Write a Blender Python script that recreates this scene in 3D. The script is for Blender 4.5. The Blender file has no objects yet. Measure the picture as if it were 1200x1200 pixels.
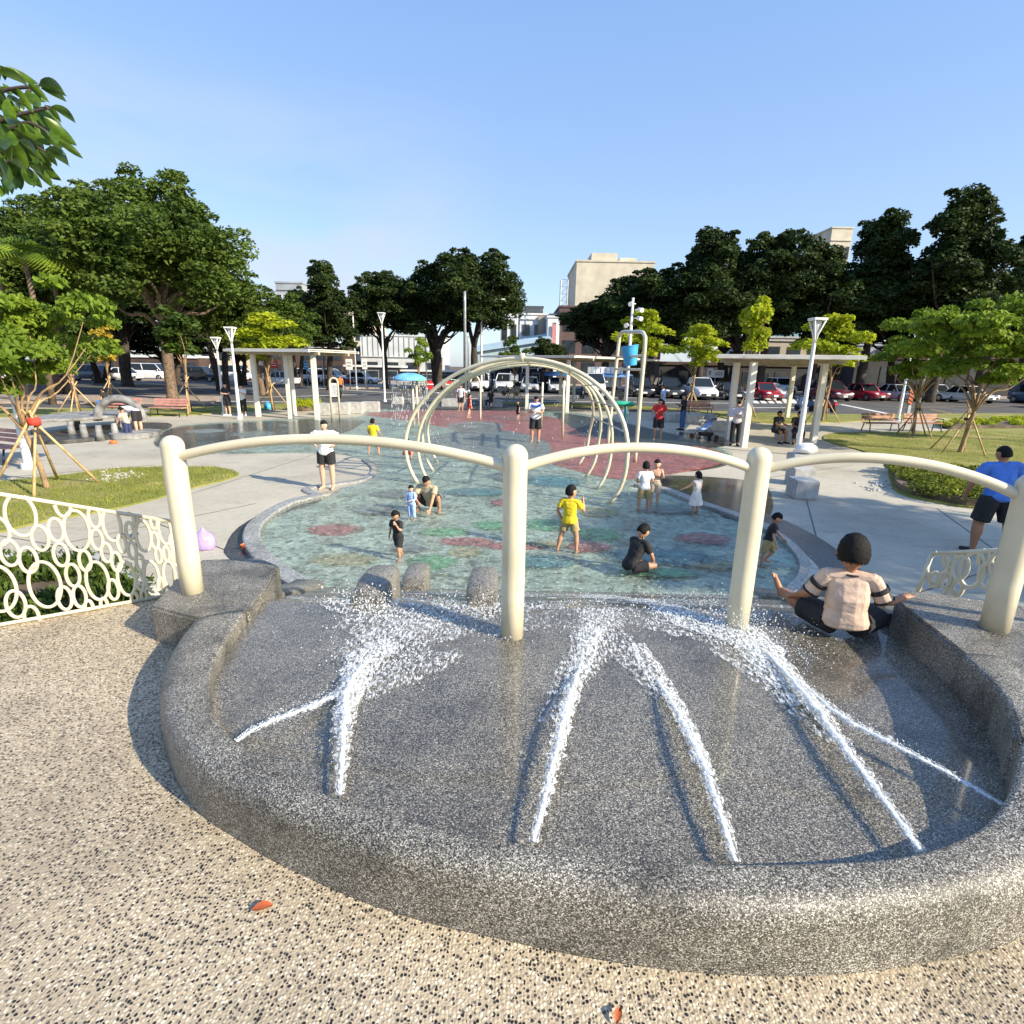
import bpy, bmesh, math, random
import numpy as np
from mathutils import Vector, Matrix, noise as mnoise

# ------------------------------------------------------------------ camera, sky, sun
scene = bpy.context.scene
F, PITCH, ROLL, CH = 640.0, math.radians(14.9), math.radians(1.1), 2.70
def ray(px, py):
    x, y = (px-600)/F, -(py-600)/F
    c, s = math.cos(ROLL), math.sin(ROLL)
    x, y = x*c-y*s, x*s+y*c
    cp, sp = math.cos(PITCH), math.sin(PITCH)
    return (x, cp+y*sp, -sp+y*cp)
def P(px, py, z=0.0):
    d = ray(px, py); t = (z-CH)/d[2]
    return Vector((d[0]*t, d[1]*t, z))
def R(px, py, Y):
    d = ray(px, py); t = Y/d[1]
    return Vector((d[0]*t, Y, CH+d[2]*t))
def X_at(px, Y, z=0.0):
    y = 450.0
    for _ in range(8):
        d = ray(px, y); zz = CH+d[2]*Y/d[1]; y += (zz-z)*F/max(Y, 1)*1.0
    return R(px, y, Y).x
cam_data = bpy.data.cameras.new('camera'); cam = bpy.data.objects.new('camera', cam_data)
scene.collection.objects.link(cam); scene.camera = cam
cam_data.sensor_width = 36; cam_data.sensor_fit = 'HORIZONTAL'; cam_data.lens = 36*F/1200.0
cam_data.clip_start = 0.05; cam_data.clip_end = 3000
_c, _s, _cp, _sp = math.cos(ROLL), math.sin(ROLL), math.cos(PITCH), math.sin(PITCH)
def _cw(x, y, z):
    x, y = x*_c-y*_s, x*_s+y*_c
    return Vector((x, -z*_cp+y*_sp, z*_sp+y*_cp))
ax, ay, az = _cw(1, 0, 0), _cw(0, 1, 0), _cw(0, 0, 1)
cam.matrix_world = Matrix(((ax.x, ay.x, az.x, 0), (ax.y, ay.y, az.y, 0), (ax.z, ay.z, az.z, CH), (0, 0, 0, 1)))

SUN_EL, SUN_AZ = math.radians(29), math.radians(90+30)      # azimuth clockwise from +Y
sund = Vector((math.sin(SUN_AZ)*math.cos(SUN_EL), math.cos(SUN_AZ)*math.cos(SUN_EL), math.sin(SUN_EL)))
world = bpy.data.worlds.new('World'); scene.world = world; world.use_nodes = True
wn, wl = world.node_tree.nodes, world.node_tree.links
wn.clear()
wout = wn.new('ShaderNodeOutputWorld'); wbg = wn.new('ShaderNodeBackground'); sky = wn.new('ShaderNodeTexSky')
sky.sky_type = 'NISHITA'; sky.sun_disc = False; sky.sun_elevation = SUN_EL; sky.sun_rotation = SUN_AZ
sky.altitude = 0; sky.air_density = 1.0; sky.dust_density = 0.8; sky.ozone_density = 2.2
wbg.inputs['Strength'].default_value = 0.15
tc = wn.new('ShaderNodeTexCoord'); sep = wn.new('ShaderNodeSeparateXYZ'); wl.new(tc.outputs['Generated'], sep.inputs[0])
nz = wn.new('ShaderNodeTexNoise'); nz.inputs['Scale'].default_value = 2.2; nz.inputs['Detail'].default_value = 5
mp = wn.new('ShaderNodeMapping'); mp.inputs['Scale'].default_value = (1, 1, 3.5); wl.new(tc.outputs['Generated'], mp.inputs[0]); wl.new(mp.outputs[0], nz.inputs['Vector'])
r1 = wn.new('ShaderNodeValToRGB'); r1.color_ramp.elements[0].position = .40; r1.color_ramp.elements[1].position = .60; wl.new(nz.outputs['Fac'], r1.inputs[0])
r2 = wn.new('ShaderNodeMapRange'); r2.inputs['From Min'].default_value = .40; r2.inputs['From Max'].default_value = .22; wl.new(sep.outputs['Z'], r2.inputs['Value'])
r3 = wn.new('ShaderNodeMapRange'); r3.inputs['From Min'].default_value = -.02; r3.inputs['From Max'].default_value = -.28; wl.new(sep.outputs['X'], r3.inputs['Value'])
m1 = wn.new('ShaderNodeMath'); m1.operation = 'MULTIPLY'; wl.new(r1.outputs[0], m1.inputs[0]); wl.new(r2.outputs[0], m1.inputs[1])
m2 = wn.new('ShaderNodeMath'); m2.operation = 'MULTIPLY'; wl.new(m1.outputs[0], m2.inputs[0]); wl.new(r3.outputs[0], m2.inputs[1])
m3 = wn.new('ShaderNodeMath'); m3.operation = 'MULTIPLY'; wl.new(m2.outputs[0], m3.inputs[0]); m3.inputs[1].default_value = .75
mx = wn.new('ShaderNodeMix'); mx.data_type = 'RGBA'; wl.new(m3.outputs[0], mx.inputs[0])
hsv = wn.new('ShaderNodeHueSaturation'); hsv.inputs['Saturation'].default_value = 1.12; wl.new(sky.outputs[0], hsv.inputs['Color'])
hz = wn.new('ShaderNodeMix'); hz.data_type = 'RGBA'; hz.inputs[0].default_value = .68; wl.new(hsv.outputs[0], hz.inputs[6])
el = wn.new('ShaderNodeMapRange'); el.inputs['From Min'].default_value = 0; el.inputs['From Max'].default_value = .6; wl.new(sep.outputs['Z'], el.inputs['Value'])
gr = wn.new('ShaderNodeValToRGB'); gr.color_ramp.elements[0].color = (1.55, 1.90, 2.45, 1); gr.color_ramp.elements[1].color = (.80, 1.42, 2.80, 1); wl.new(el.outputs[0], gr.inputs[0])
wl.new(gr.outputs[0], hz.inputs[7])
wl.new(hz.outputs[2], mx.inputs[6]); mx.inputs[7].default_value = (2.15, 2.35, 2.70, 1)
wl.new(mx.outputs[2], wbg.inputs['Color']); wl.new(wbg.outputs[0], wout.inputs[0])
sl = bpy.data.lights.new('sun', 'SUN'); sl.energy = 4.0; sl.angle = math.radians(.6); sl.color = (1, .88, .69)
so = bpy.data.objects.new('sun', sl); scene.collection.objects.link(so)
so.rotation_euler = sund.to_track_quat('Z', 'Y').to_euler()
scene.view_settings.view_transform = 'Standard'; scene.view_settings.look = 'None'
scene.view_settings.exposure = 1.15; scene.view_settings.gamma = 1.0
scene.render.resolution_x = 1024; scene.render.resolution_y = 1024
try:
    scene.cycles.max_bounces = 8; scene.cycles.transparent_max_bounces = 16
    scene.cycles.caustics_reflective = False; scene.cycles.caustics_refractive = False
except Exception: pass
COL = scene.collection
rnd = random.Random(7)

# ------------------------------------------------------------------ materials
def newmat(name):
    m = bpy.data.materials.new(name); m.use_nodes = True
    nt = m.node_tree; b = nt.nodes['Principled BSDF']
    return m, nt, b
def noise_node(nt, scale, detail=4, rough=.55, coord='Object', stretch=None):
    t = nt.nodes.new('ShaderNodeTexCoord'); n = nt.nodes.new('ShaderNodeTexNoise')
    n.inputs['Scale'].default_value = scale; n.inputs['Detail'].default_value = detail; n.inputs['Roughness'].default_value = rough
    if stretch:
        mpn = nt.nodes.new('ShaderNodeMapping'); mpn.inputs['Scale'].default_value = stretch
        nt.links.new(t.outputs[coord], mpn.inputs[0]); nt.links.new(mpn.outputs[0], n.inputs['Vector'])
    else: nt.links.new(t.outputs[coord], n.inputs['Vector'])
    return n
def ramp(nt, src, stops, interp='LINEAR'):
    r = nt.nodes.new('ShaderNodeValToRGB'); r.color_ramp.interpolation = interp
    e = r.color_ramp.elements
    while len(e) > 1: e.remove(e[-1])
    e[0].position = stops[0][0]; e[0].color = (*stops[0][1], 1)
    for p, c in stops[1:]:
        q = e.new(p); q.color = (*c, 1)
    nt.links.new(src, r.inputs[0]); return r
def mixc(nt, fac, a, b, mode='MIX'):
    m = nt.nodes.new('ShaderNodeMix'); m.data_type = 'RGBA'; m.blend_type = mode
    if isinstance(fac, float): m.inputs[0].default_value = fac
    else: nt.links.new(fac, m.inputs[0])
    for i, v in ((6, a), (7, b)):
        if isinstance(v, tuple): m.inputs[i].default_value = (*v, 1)
        else: nt.links.new(v, m.inputs[i])
    return m.outputs[2]
def bump(nt, b, h, strength=.3, dist=.01):
    bn = nt.nodes.new('ShaderNodeBump'); bn.inputs['Strength'].default_value = strength; bn.inputs['Distance'].default_value = dist
    nt.links.new(h, bn.inputs['Height']); nt.links.new(bn.outputs[0], b.inputs['Normal']); return bn
def mat(name, col, rough=.6, metal=0., var=.12, scale=4., bmp=0., bscale=40., spec=.5, coat=0.):
    m, nt, b = newmat(name)
    n = noise_node(nt, scale, 5)
    lo = tuple(max(0, c*(1-var*1.6)) for c in col); hi = tuple(min(1, c*(1+var)) for c in col)
    r = ramp(nt, n.outputs['Fac'], [(.3, lo), (.68, hi)])
    nt.links.new(r.outputs[0], b.inputs['Base Color'])
    b.inputs['Roughness'].default_value = rough; b.inputs['Metallic'].default_value = metal
    b.inputs['Specular IOR Level'].default_value = spec; b.inputs['Coat Weight'].default_value = coat
    if bmp: bump(nt, b, noise_node(nt, bscale, 3).outputs['Fac'], bmp)
    return m
def pebble(name, scale, stops, rough=.5, mortar=None, wet=0., stain=.25, bstr=.5, rough_hi=None, detail_scale=1.3):
    m, nt, b = newmat(name)
    t = nt.nodes.new('ShaderNodeTexCoord')
    v = nt.nodes.new('ShaderNodeTexVoronoi'); v.inputs['Scale'].default_value = scale
    dn = noise_node(nt, scale*.9, 2, .5); dm_ = nt.nodes.new('ShaderNodeVectorMath'); dm_.operation = 'MULTIPLY_ADD'; nt.links.new(dn.outputs['Color'], dm_.inputs[0]); dm_.inputs[1].default_value = (.75/scale,)*3; nt.links.new(t.outputs['Object'], dm_.inputs[2]); nt.links.new(dm_.outputs[0], v.inputs['Vector'])
    sp = nt.nodes.new('ShaderNodeSeparateColor'); nt.links.new(v.outputs['Color'], sp.inputs[0])
    r = ramp(nt, sp.outputs[0], stops, 'CONSTANT')
    c = r.outputs[0]
    if mortar:
        e = nt.nodes.new('ShaderNodeMapRange'); e.inputs['From Min'].default_value = .38; e.inputs['From Max'].default_value = .52
        nt.links.new(v.outputs['Distance'], e.inputs['Value'])
        c = mixc(nt, e.outputs[0], c, mortar)
    n = noise_node(nt, detail_scale, 6, .6)
    s = ramp(nt, n.outputs['Fac'], [(.3, (1-stain*1.6,)*3), (.46, (1-stain*.55,)*3), (.62, (1, 1, 1))])
    c = mixc(nt, 1.0, c, s.outputs[0], 'MULTIPLY')
    nt.links.new(c, b.inputs['Base Color'])
    if rough_hi is not None:
        n2 = noise_node(nt, .9, 4)
        rr = nt.nodes.new('ShaderNodeMapRange'); rr.inputs['From Min'].default_value = .35; rr.inputs['From Max'].default_value = .6
        rr.inputs['To Min'].default_value = rough; rr.inputs['To Max'].default_value = rough_hi
        nt.links.new(n2.outputs['Fac'], rr.inputs['Value']); nt.links.new(rr.outputs[0], b.inputs['Roughness'])
    else: b.inputs['Roughness'].default_value = rough
    inv = nt.nodes.new('ShaderNodeMath'); inv.operation = 'SUBTRACT'; inv.inputs[0].default_value = 1; nt.links.new(v.outputs['Distance'], inv.inputs[1])
    bump(nt, b, inv.outputs[0], bstr, .004)
    if wet: b.inputs['Coat Weight'].default_value = wet; b.inputs['Coat Roughness'].default_value = .07
    return m
def leafmat(name, dark, light, scale=.6, trans=.35, rough=.62):
    m, nt, b = newmat(name)
    n = noise_node(nt, scale, 3); n2 = noise_node(nt, scale*9, 2)
    a = ramp(nt, n.outputs['Fac'], [(.35, dark), (.65, light)])
    c = mixc(nt, .35, a.outputs[0], ramp(nt, n2.outputs['Fac'], [(.35, dark), (.65, light)]).outputs[0])
    nt.links.new(c, b.inputs['Base Color']); b.inputs['Roughness'].default_value = rough; b.inputs['Specular IOR Level'].default_value = .25
    tr = nt.nodes.new('ShaderNodeBsdfTranslucent'); nt.links.new(c, tr.inputs[0])
    ms = nt.nodes.new('ShaderNodeMixShader'); ms.inputs[0].default_value = trans
    nt.links.new(b.outputs[0], ms.inputs[1]); nt.links.new(tr.outputs[0], ms.inputs[2])
    nt.links.new(ms.outputs[0], nt.nodes['Material Output'].inputs[0]); return m

M = {}
M['terrace'] = pebble('pebble_wash', 80, [(0, (.010, .010, .012)), (.28, (.07, .06, .05)), (.36, (.50, .41, .275)), (.52, (.68, .58, .41)), (.72, (.38, .30, .20)), (.79, (.78, .69, .53)), (.93, (.13, .11, .09))], .6, (.46, .38, .26), stain=.30, bstr=.9, detail_scale=.9)
M['rim'] = pebble('terrazzo_wet', 240, [(0, (.033, .031, .026)), (.24, (.105, .098, .080)), (.50, (.21, .197, .162)), (.74, (.41, .388, .33)), (.90, (.63, .60, .52))], .30, stain=.42, bstr=.35, rough_hi=.5, detail_scale=3.0)
M['slide'] = pebble('terrazzo_flooded', 230, [(0, (.035, .032, .025)), (.28, (.105, .096, .074)), (.54, (.20, .184, .145)), (.80, (.38, .35, .28)), (.94, (.58, .54, .45))], .20, wet=.55, stain=.36, bstr=.30, rough_hi=.35, detail_scale=2.2)
M['cream'] = mat('cream_enamel', (.66, .60, .43), .32, var=.10, scale=2.4, bmp=.05, bscale=120, coat=.3)
M['curb'] = pebble('curb_terrazzo', 60, [(0, (.22, .22, .20)), (.4, (.36, .36, .33)), (.8, (.5, .5, .47))], .3, stain=.3, bstr=.1)
M['band'] = pebble('dark_terrazzo', 70, [(0, (.035, .035, .037)), (.5, (.07, .07, .07)), (.85, (.16, .16, .155))], .28, stain=.3, bstr=.1)
# concrete paving with saw joints
m, nt, b = newmat('concrete_paving')
n = noise_node(nt, .35, 8, .65); n2 = noise_node(nt, 9, 5)
c = ramp(nt, n.outputs['Fac'], [(.30, (.33, .30, .235)), (.5, (.45, .415, .325)), (.7, (.52, .48, .38))]).outputs[0]
c = mixc(nt, .5, c, ramp(nt, n2.outputs['Fac'], [(.35, (.78, .78, .78)), (.6, (1, 1, 1))]).outputs[0], 'MULTIPLY')
n3 = noise_node(nt, 1.2, 6, .6, stretch=(.5, 2.2, 1))
w = ramp(nt, n3.outputs['Fac'], [(.60, (1, 1, 1)), (.70, (.62, .61, .57))]).outputs[0]
c = mixc(nt, .8, c, w, 'MULTIPLY')
nt.links.new(c, b.inputs['Base Color']); b.inputs['Roughness'].default_value = .75
bump(nt, b, n2.outputs['Fac'], .15); M['paving'] = m
M['joint'] = mat('saw_joint', (.12, .11, .10), .9)
M['wetpave'] = pebble('wet_paving', 40, [(0, (.045, .043, .038)), (.4, (.085, .08, .07)), (.8, (.15, .14, .12))], .06, stain=.4, bstr=.08, rough_hi=.2)
# painted pool floor
def poolmat(name, col, var=.25):
    m, nt, b = newmat(name)
    n = noise_node(nt, 1.6, 5, .6); n2 = noise_node(nt, 22, 3)
    c = ramp(nt, n.outputs['Fac'], [(.3, tuple(x*(1-var) for x in col)), (.7, tuple(min(1, x*(1+var*.6)) for x in col))]).outputs[0]
    c = mixc(nt, .6, c, ramp(nt, n2.outputs['Fac'], [(.3, (.6, .6, .6)), (.65, (1, 1, 1))]).outputs[0], 'MULTIPLY')
    tv = nt.nodes.new('ShaderNodeTexCoord'); vo = nt.nodes.new('ShaderNodeTexVoronoi'); vo.inputs['Scale'].default_value = 11; nt.links.new(tv.outputs['Object'], vo.inputs['Vector']); sv = nt.nodes.new('ShaderNodeSeparateColor'); nt.links.new(vo.outputs['Color'], sv.inputs[0])
    c = mixc(nt, 1.0, c, ramp(nt, sv.outputs[0], [(0, (.42, .42, .42)), (.3, (.78, .76, .74)), (.75, (1, 1, 1))]).outputs[0], 'MULTIPLY')
    nt.links.new(c, b.inputs['Base Color']); b.inputs['Roughness'].default_value = .45; return m
def ragged(m):
    c = m.copy(); nt = c.node_tree; b = nt.nodes['Principled BSDF']; t = nt.nodes.new('ShaderNodeTexCoord'); mp_ = nt.nodes.new('ShaderNodeMapping'); mp_.inputs['Location'].default_value = (-.5, -.5, 0); nt.links.new(t.outputs['Generated'], mp_.inputs[0])
    sx_ = nt.nodes.new('ShaderNodeSeparateXYZ'); nt.links.new(mp_.outputs[0], sx_.inputs[0]); cb = nt.nodes.new('ShaderNodeCombineXYZ'); nt.links.new(sx_.outputs[0], cb.inputs[0]); nt.links.new(sx_.outputs[1], cb.inputs[1])
    ln_ = nt.nodes.new('ShaderNodeVectorMath'); ln_.operation = 'LENGTH'; nt.links.new(cb.outputs[0], ln_.inputs[0]); n = noise_node(nt, 7, 5, .7); ad = nt.nodes.new('ShaderNodeMath'); ad.operation = 'MULTIPLY_ADD'; nt.links.new(n.outputs['Fac'], ad.inputs[0]); ad.inputs[1].default_value = .55; nt.links.new(ln_.outputs['Value'], ad.inputs[2])
    mr = nt.nodes.new('ShaderNodeMapRange'); mr.inputs['From Min'].default_value = .74; mr.inputs['From Max'].default_value = .56; mr.inputs['To Max'].default_value = .9; nt.links.new(ad.outputs[0], mr.inputs['Value']); nt.links.new(mr.outputs[0], b.inputs['Alpha']); return c
M['p_aqua'] = poolmat('pool_floor_aqua', (.60, .70, .57), .40); M['p_pink'] = poolmat('pool_paint_coral', (.72, .30, .27))
M['p_green'] = poolmat('pool_paint_green', (.30, .66, .36)); M['p_yellow'] = poolmat('pool_paint_sand', (.62, .58, .34))
M['p_blue'] = poolmat('pool_paint_blue', (.20, .50, .56)); M['p_red'] = poolmat('pool_paint_red', (.74, .24, .20))
M['p_grey'] = poolmat('pool_paint_grey', (.40, .44, .40)); M['p_white'] = poolmat('pool_paint_white', (.66, .66, .60)); M['p_dark'] = poolmat('pool_paint_dark', (.07, .10, .11)); M['p_teal'] = poolmat('pool_paint_teal', (.20, .42, .44))
def watermat(name, tint, sc, strength, foam, refl=.6):
    m = bpy.data.materials.new(name); m.use_nodes = True; nt = m.node_tree; nt.nodes.remove(nt.nodes['Principled BSDF'])
    out = nt.nodes['Material Output']
    a = noise_node(nt, sc, 4, .55, stretch=(1, 1.5, 1)); b2 = noise_node(nt, sc*4.2, 3, .6)
    add = nt.nodes.new('ShaderNodeMath'); add.operation = 'MULTIPLY_ADD'; nt.links.new(b2.outputs['Fac'], add.inputs[0]); add.inputs[1].default_value = .45; nt.links.new(a.outputs['Fac'], add.inputs[2])
    bn = nt.nodes.new('ShaderNodeBump'); bn.inputs['Strength'].default_value = strength; bn.inputs['Distance'].default_value = .10; nt.links.new(add.outputs[0], bn.inputs['Height'])
    fr = nt.nodes.new('ShaderNodeFresnel'); fr.inputs[0].default_value = 1.33; nt.links.new(bn.outputs[0], fr.inputs['Normal'])
    tr = nt.nodes.new('ShaderNodeBsdfTransparent'); tr.inputs[0].default_value = (*tint, 1)
    gl = nt.nodes.new('ShaderNodeBsdfGlossy'); gl.inputs['Roughness'].default_value = .04; nt.links.new(bn.outputs[0], gl.inputs['Normal'])
    ms = nt.nodes.new('ShaderNodeMixShader'); fm = nt.nodes.new('ShaderNodeMath'); fm.operation = 'MULTIPLY'; fm.inputs[1].default_value = refl; nt.links.new(fr.outputs[0], fm.inputs[0]); nt.links.new(fm.outputs[0], ms.inputs[0]); nt.links.new(tr.outputs[0], ms.inputs[1]); nt.links.new(gl.outputs[0], ms.inputs[2])
    fo = noise_node(nt, sc*2.6, 8, .72, stretch=(1, 1.6, 1)); fr2 = nt.nodes.new('ShaderNodeMapRange'); fr2.inputs['From Min'].default_value = foam; fr2.inputs['From Max'].default_value = foam+.16; fr2.inputs['To Max'].default_value = .70
    nt.links.new(fo.outputs['Fac'], fr2.inputs['Value'])
    df = nt.nodes.new('ShaderNodeBsdfDiffuse'); df.inputs[0].default_value = (.78, .84, .82, 1)
    m2_ = nt.nodes.new('ShaderNodeMixShader'); nt.links.new(fr2.outputs[0], m2_.inputs[0]); nt.links.new(ms.outputs[0], m2_.inputs[1]); nt.links.new(df.outputs[0], m2_.inputs[2])
    nt.links.new(m2_.outputs[0], out.inputs[0]); return m
M['water'] = watermat('pool_water', (.93, .98, .97), 5.6, 1.0, .545, .60)
M['film'] = watermat('water_film', (.80, .83, .80), 4.0, .10, .74)
# churned white water: mesh blobs and lacy sheets
m, nt, b = newmat('white_water'); b.inputs['Base Color'].default_value = (.90, .93, .94, 1); b.inputs['Roughness'].default_value = .25
b.inputs['Subsurface Weight'].default_value = 0; tr = nt.nodes.new('ShaderNodeBsdfTranslucent'); tr.inputs[0].default_value = (.9, .95, 1, 1)
ms = nt.nodes.new('ShaderNodeMixShader'); ms.inputs[0].default_value = .35; nt.links.new(b.outputs[0], ms.inputs[1]); nt.links.new(tr.outputs[0], ms.inputs[2]); nt.links.new(ms.outputs[0], nt.nodes['Material Output'].inputs[0]); M['white'] = m
def lacemat(name, lo, sc=16, st=(1, 1, 1)):
    m, nt, b = newmat(name); b.inputs['Base Color'].default_value = (.88, .92, .93, 1); b.inputs['Roughness'].default_value = .3
    n = noise_node(nt, sc, 7, .75, stretch=st); mr = nt.nodes.new('ShaderNodeMapRange'); mr.inputs['From Min'].default_value = lo; mr.inputs['From Max'].default_value = lo+.13
    nt.links.new(n.outputs['Fac'], mr.inputs['Value'])
    g = nt.nodes.new('ShaderNodeTexCoord'); 
    nt.links.new(mr.outputs[0], b.inputs['Alpha']); bump(nt, b, n.outputs['Fac'], .6, .02); return m
M['lace'] = lacemat('foam_lace', .50, 56, (1, .42, 1)); M['lace_dense'] = lacemat('foam_lace_dense', .45, 62, (1, .5, 1)); M['lace_jet'] = lacemat('foam_lace_jet', .48, 85, (1, .45, 1)); M['lace_thin'] = lacemat('foam_lace_thin', .545, 46, (1, .5, 1))
# nature
def grassmat():
    m, nt, b = newmat('lawn_grass')
    n = noise_node(nt, .55, 8, .72); n2 = noise_node(nt, 30, 4, .7)
    c = ramp(nt, n.outputs['Fac'], [(.30, (.12, .16, .02)), (.5, (.25, .26, .045)), (.68, (.44, .36, .17))]).outputs[0]
    c = mixc(nt, .7, c, ramp(nt, n2.outputs['Fac'], [(.3, (.45, .45, .45)), (.65, (1.0, 1.0, 1.0))]).outputs[0], 'MULTIPLY')
    nt.links.new(c, b.inputs['Base Color']); b.inputs['Roughness'].default_value = .9; bump(nt, b, n2.outputs['Fac'], .7, .03); return m
M['lawn'] = grassmat(); M['blade'] = leafmat('grass_blade', (.14, .18, .02), (.40, .40, .08), .8, .3)
M['asphalt'] = mat('asphalt', (.085, .083, .08), .85, var=.3, scale=.4, bmp=.2, bscale=30)
M['line'] = mat('road_paint', (.72, .72, .68), .7, var=.2, scale=3); M['yline'] = mat('yellow_road_paint', (.62, .42, .08), .7, var=.2, scale=3)
M['walk'] = mat('pinkish_walk', (.36, .29, .23), .85, var=.25, scale=1.5, bmp=.2)
M['soil'] = mat('planting_soil', (.12, .09, .06), .95, var=.4, scale=2, bmp=.5)
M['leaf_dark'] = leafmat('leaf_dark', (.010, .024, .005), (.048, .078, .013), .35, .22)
M['leaf_mid'] = leafmat('leaf_mid', (.028, .060, .008), (.12, .18, .025), .4, .3)
M['leaf_fresh'] = leafmat('leaf_fresh', (.08, .15, .015), (.27, .37, .035), .9, .4)
M['leaf_lime'] = leafmat('leaf_lime', (.20, .28, .012), (.52, .56, .03), .9, .45)
M['leaf_yellow'] = leafmat('leaf_yellow', (.35, .28, .03), (.55, .42, .05), .9, .4)
M['leaf_near'] = leafmat('leaf_near', (.02, .055, .006), (.12, .21, .02), 3.5, .35, .3)
M['bark'] = mat('bark', (.17, .12, .08), .9, var=.35, scale=6, bmp=.7, bscale=25)
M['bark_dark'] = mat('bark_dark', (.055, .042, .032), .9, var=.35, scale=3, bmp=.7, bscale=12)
M['bark_tan'] = mat('bark_tan', (.33, .22, .12), .85, var=.3, scale=6, bmp=.5)
M['bamboo'] = mat('bamboo', (.52, .36, .17), .6, var=.25, scale=7)
M['redcloth'] = mat('red_cloth', (.6, .05, .03), .8)
# people
SK = {'a': mat('skin_tan', (.50, .27, .16), .5, var=.06, scale=20), 'b': mat('skin_light', (.62, .38, .26), .5, var=.06, scale=20), 'c': mat('skin_brown', (.36, .17, .09), .5, var=.06, scale=20)}
M['hair'] = mat('black_hair', (.009, .008, .007), .7, var=.3, scale=60, bmp=.5, bscale=150, spec=.2)
CL = {}
def cloth(name, col=None, rough=.85):
    if name not in CL: CL[name] = mat(name+'_cloth', col, rough, var=.14, scale=14, bmp=.35, bscale=45)
    return CL[name]
for nm, cc in dict(white=(.78, .78, .76), black=(.018, .018, .02), yellow=(.78, .58, .02), red=(.52, .03, .03), navy=(.03, .045, .12), blue=(.07, .20, .62), tan=(.60, .44, .33), khaki=(.38, .29, .13), beige=(.62, .50, .36), lightblue=(.36, .50, .80), jeans=(.06, .12, .26), grey=(.25, .26, .28), pattern=(.42, .36, .24), cream=(.80, .72, .64), pinkgrey=(.55, .47, .50), orange=(.75, .22, .04), palegrey=(.60, .58, .62)).items(): cloth(nm, cc)
M['dot'] = mat('dark_feature', (.02, .012, .01), .5); M['lip'] = mat('lip', (.38, .12, .10), .5)
# made things
M['lamp'] = mat('lamp_white_metal', (.70, .70, .68), .4, var=.06); M['steel'] = mat('galvanised_steel', (.42, .44, .46), .45, .6)
M['pergola'] = mat('pergola_white', (.72, .69, .60), .55, var=.08, scale=2); M['pergbeam'] = mat('pergola_beam', (.42, .36, .25), .6)
M['block'] = mat('cast_concrete', (.42, .42, .40), .8, var=.18, scale=5, bmp=.3, bscale=60)
M['woodseat'] = mat('bench_wood', (.36, .16, .10), .6, var=.3, scale=5); M['iron'] = mat('dark_iron', (.03, .03, .03), .5)
M['pinkwood'] = mat('faded_red_bench', (.50, .24, .19), .6, var=.2)
M['bluep'] = mat('blue_plastic', (.05, .34, .62), .35, var=.08); M['greenp'] = mat('green_plastic', (.02, .36, .22), .4); M['skyp'] = mat('sky_blue_fibreglass', (.16, .46, .80), .35); M['lgreen'] = mat('green_fibreglass', (.10, .50, .22), .35)
M['purple'] = mat('lilac_plastic_film', (.42, .32, .66), .3, var=.1, scale=12, bmp=.6, bscale=30); M['orangep'] = mat('orange_plastic', (.8, .16, .03), .4); M['redp'] = mat('red_plastic', (.6, .03, .03), .4)
M['white_pl'] = mat('white_board', (.78, .78, .76), .5, var=.06); M['rock'] = mat('grey_stone', (.26, .26, .25), .7, var=.4, scale=3, bmp=.6, bscale=12); M['rockdark'] = mat('dark_wet_stone', (.07, .07, .065), .35, var=.5, scale=4, bmp=.5, bscale=15)
M['foil'] = mat('silver_cover', (.62, .64, .66), .35, .5, var=.1, scale=3, bmp=.8, bscale=5)
M['tarp'] = mat('blue_tarpaulin', (.05, .16, .38), .5); M['deadleaf'] = mat('orange_leaf', (.42, .10, .03), .6)
m, nt, b = newmat('car_glass'); b.inputs['Base Color'].default_value = (.015, .02, .024, 1); b.inputs['Roughness'].default_value = .05; M['cglass'] = m
M['tyre'] = mat('tyre_rubber', (.02, .02, .02), .8); M['rimm'] = mat('wheel_alloy', (.45, .46, .47), .3, .8); M['hlamp'] = mat('lamp_lens', (.75, .78, .80), .1, var=.03); M['tlamp'] = mat('tail_lens', (.45, .02, .02), .2); M['plate'] = mat('number_plate', (.7, .7, .7), .5)
PAINT = {k: mat('paint_'+k, c, .28, .0, var=.02, coat=.8) for k, c in dict(white=(.74, .75, .76), silver=(.48, .50, .52), red=(.42, .02, .04), dark=(.025, .028, .032), black=(.012, .012, .014), maroon=(.12, .02, .03), blue=(.05, .10, .22), grey=(.18, .19, .20)).items()}
def wallmat(n_, c_, v=.12): return mat('facade_'+n_, c_, .85, var=v, scale=.5, bmp=.1)
WM = {k: wallmat(k, c) for k, c in dict(beige=(.52, .48, .38), cream=(.62, .55, .42), white=(.66, .67, .66), grey=(.30, .33, .36), maroon=(.10, .065, .065), brown=(.07, .045, .035), tan=(.36, .31, .24), dark=(.03, .03, .032), teal=(.16, .32, .34), bluegrey=(.38, .50, .54), panel=(.58, .60, .58)).items()}  # dark and brown also serve to put tree shade into far walls
M['wglass'] = mat('window_glass', (.03, .04, .05), .12, var=.3, scale=1)
M['roofm'] = mat('roof_metal', (.34, .36, .36), .6, var=.2)

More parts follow.
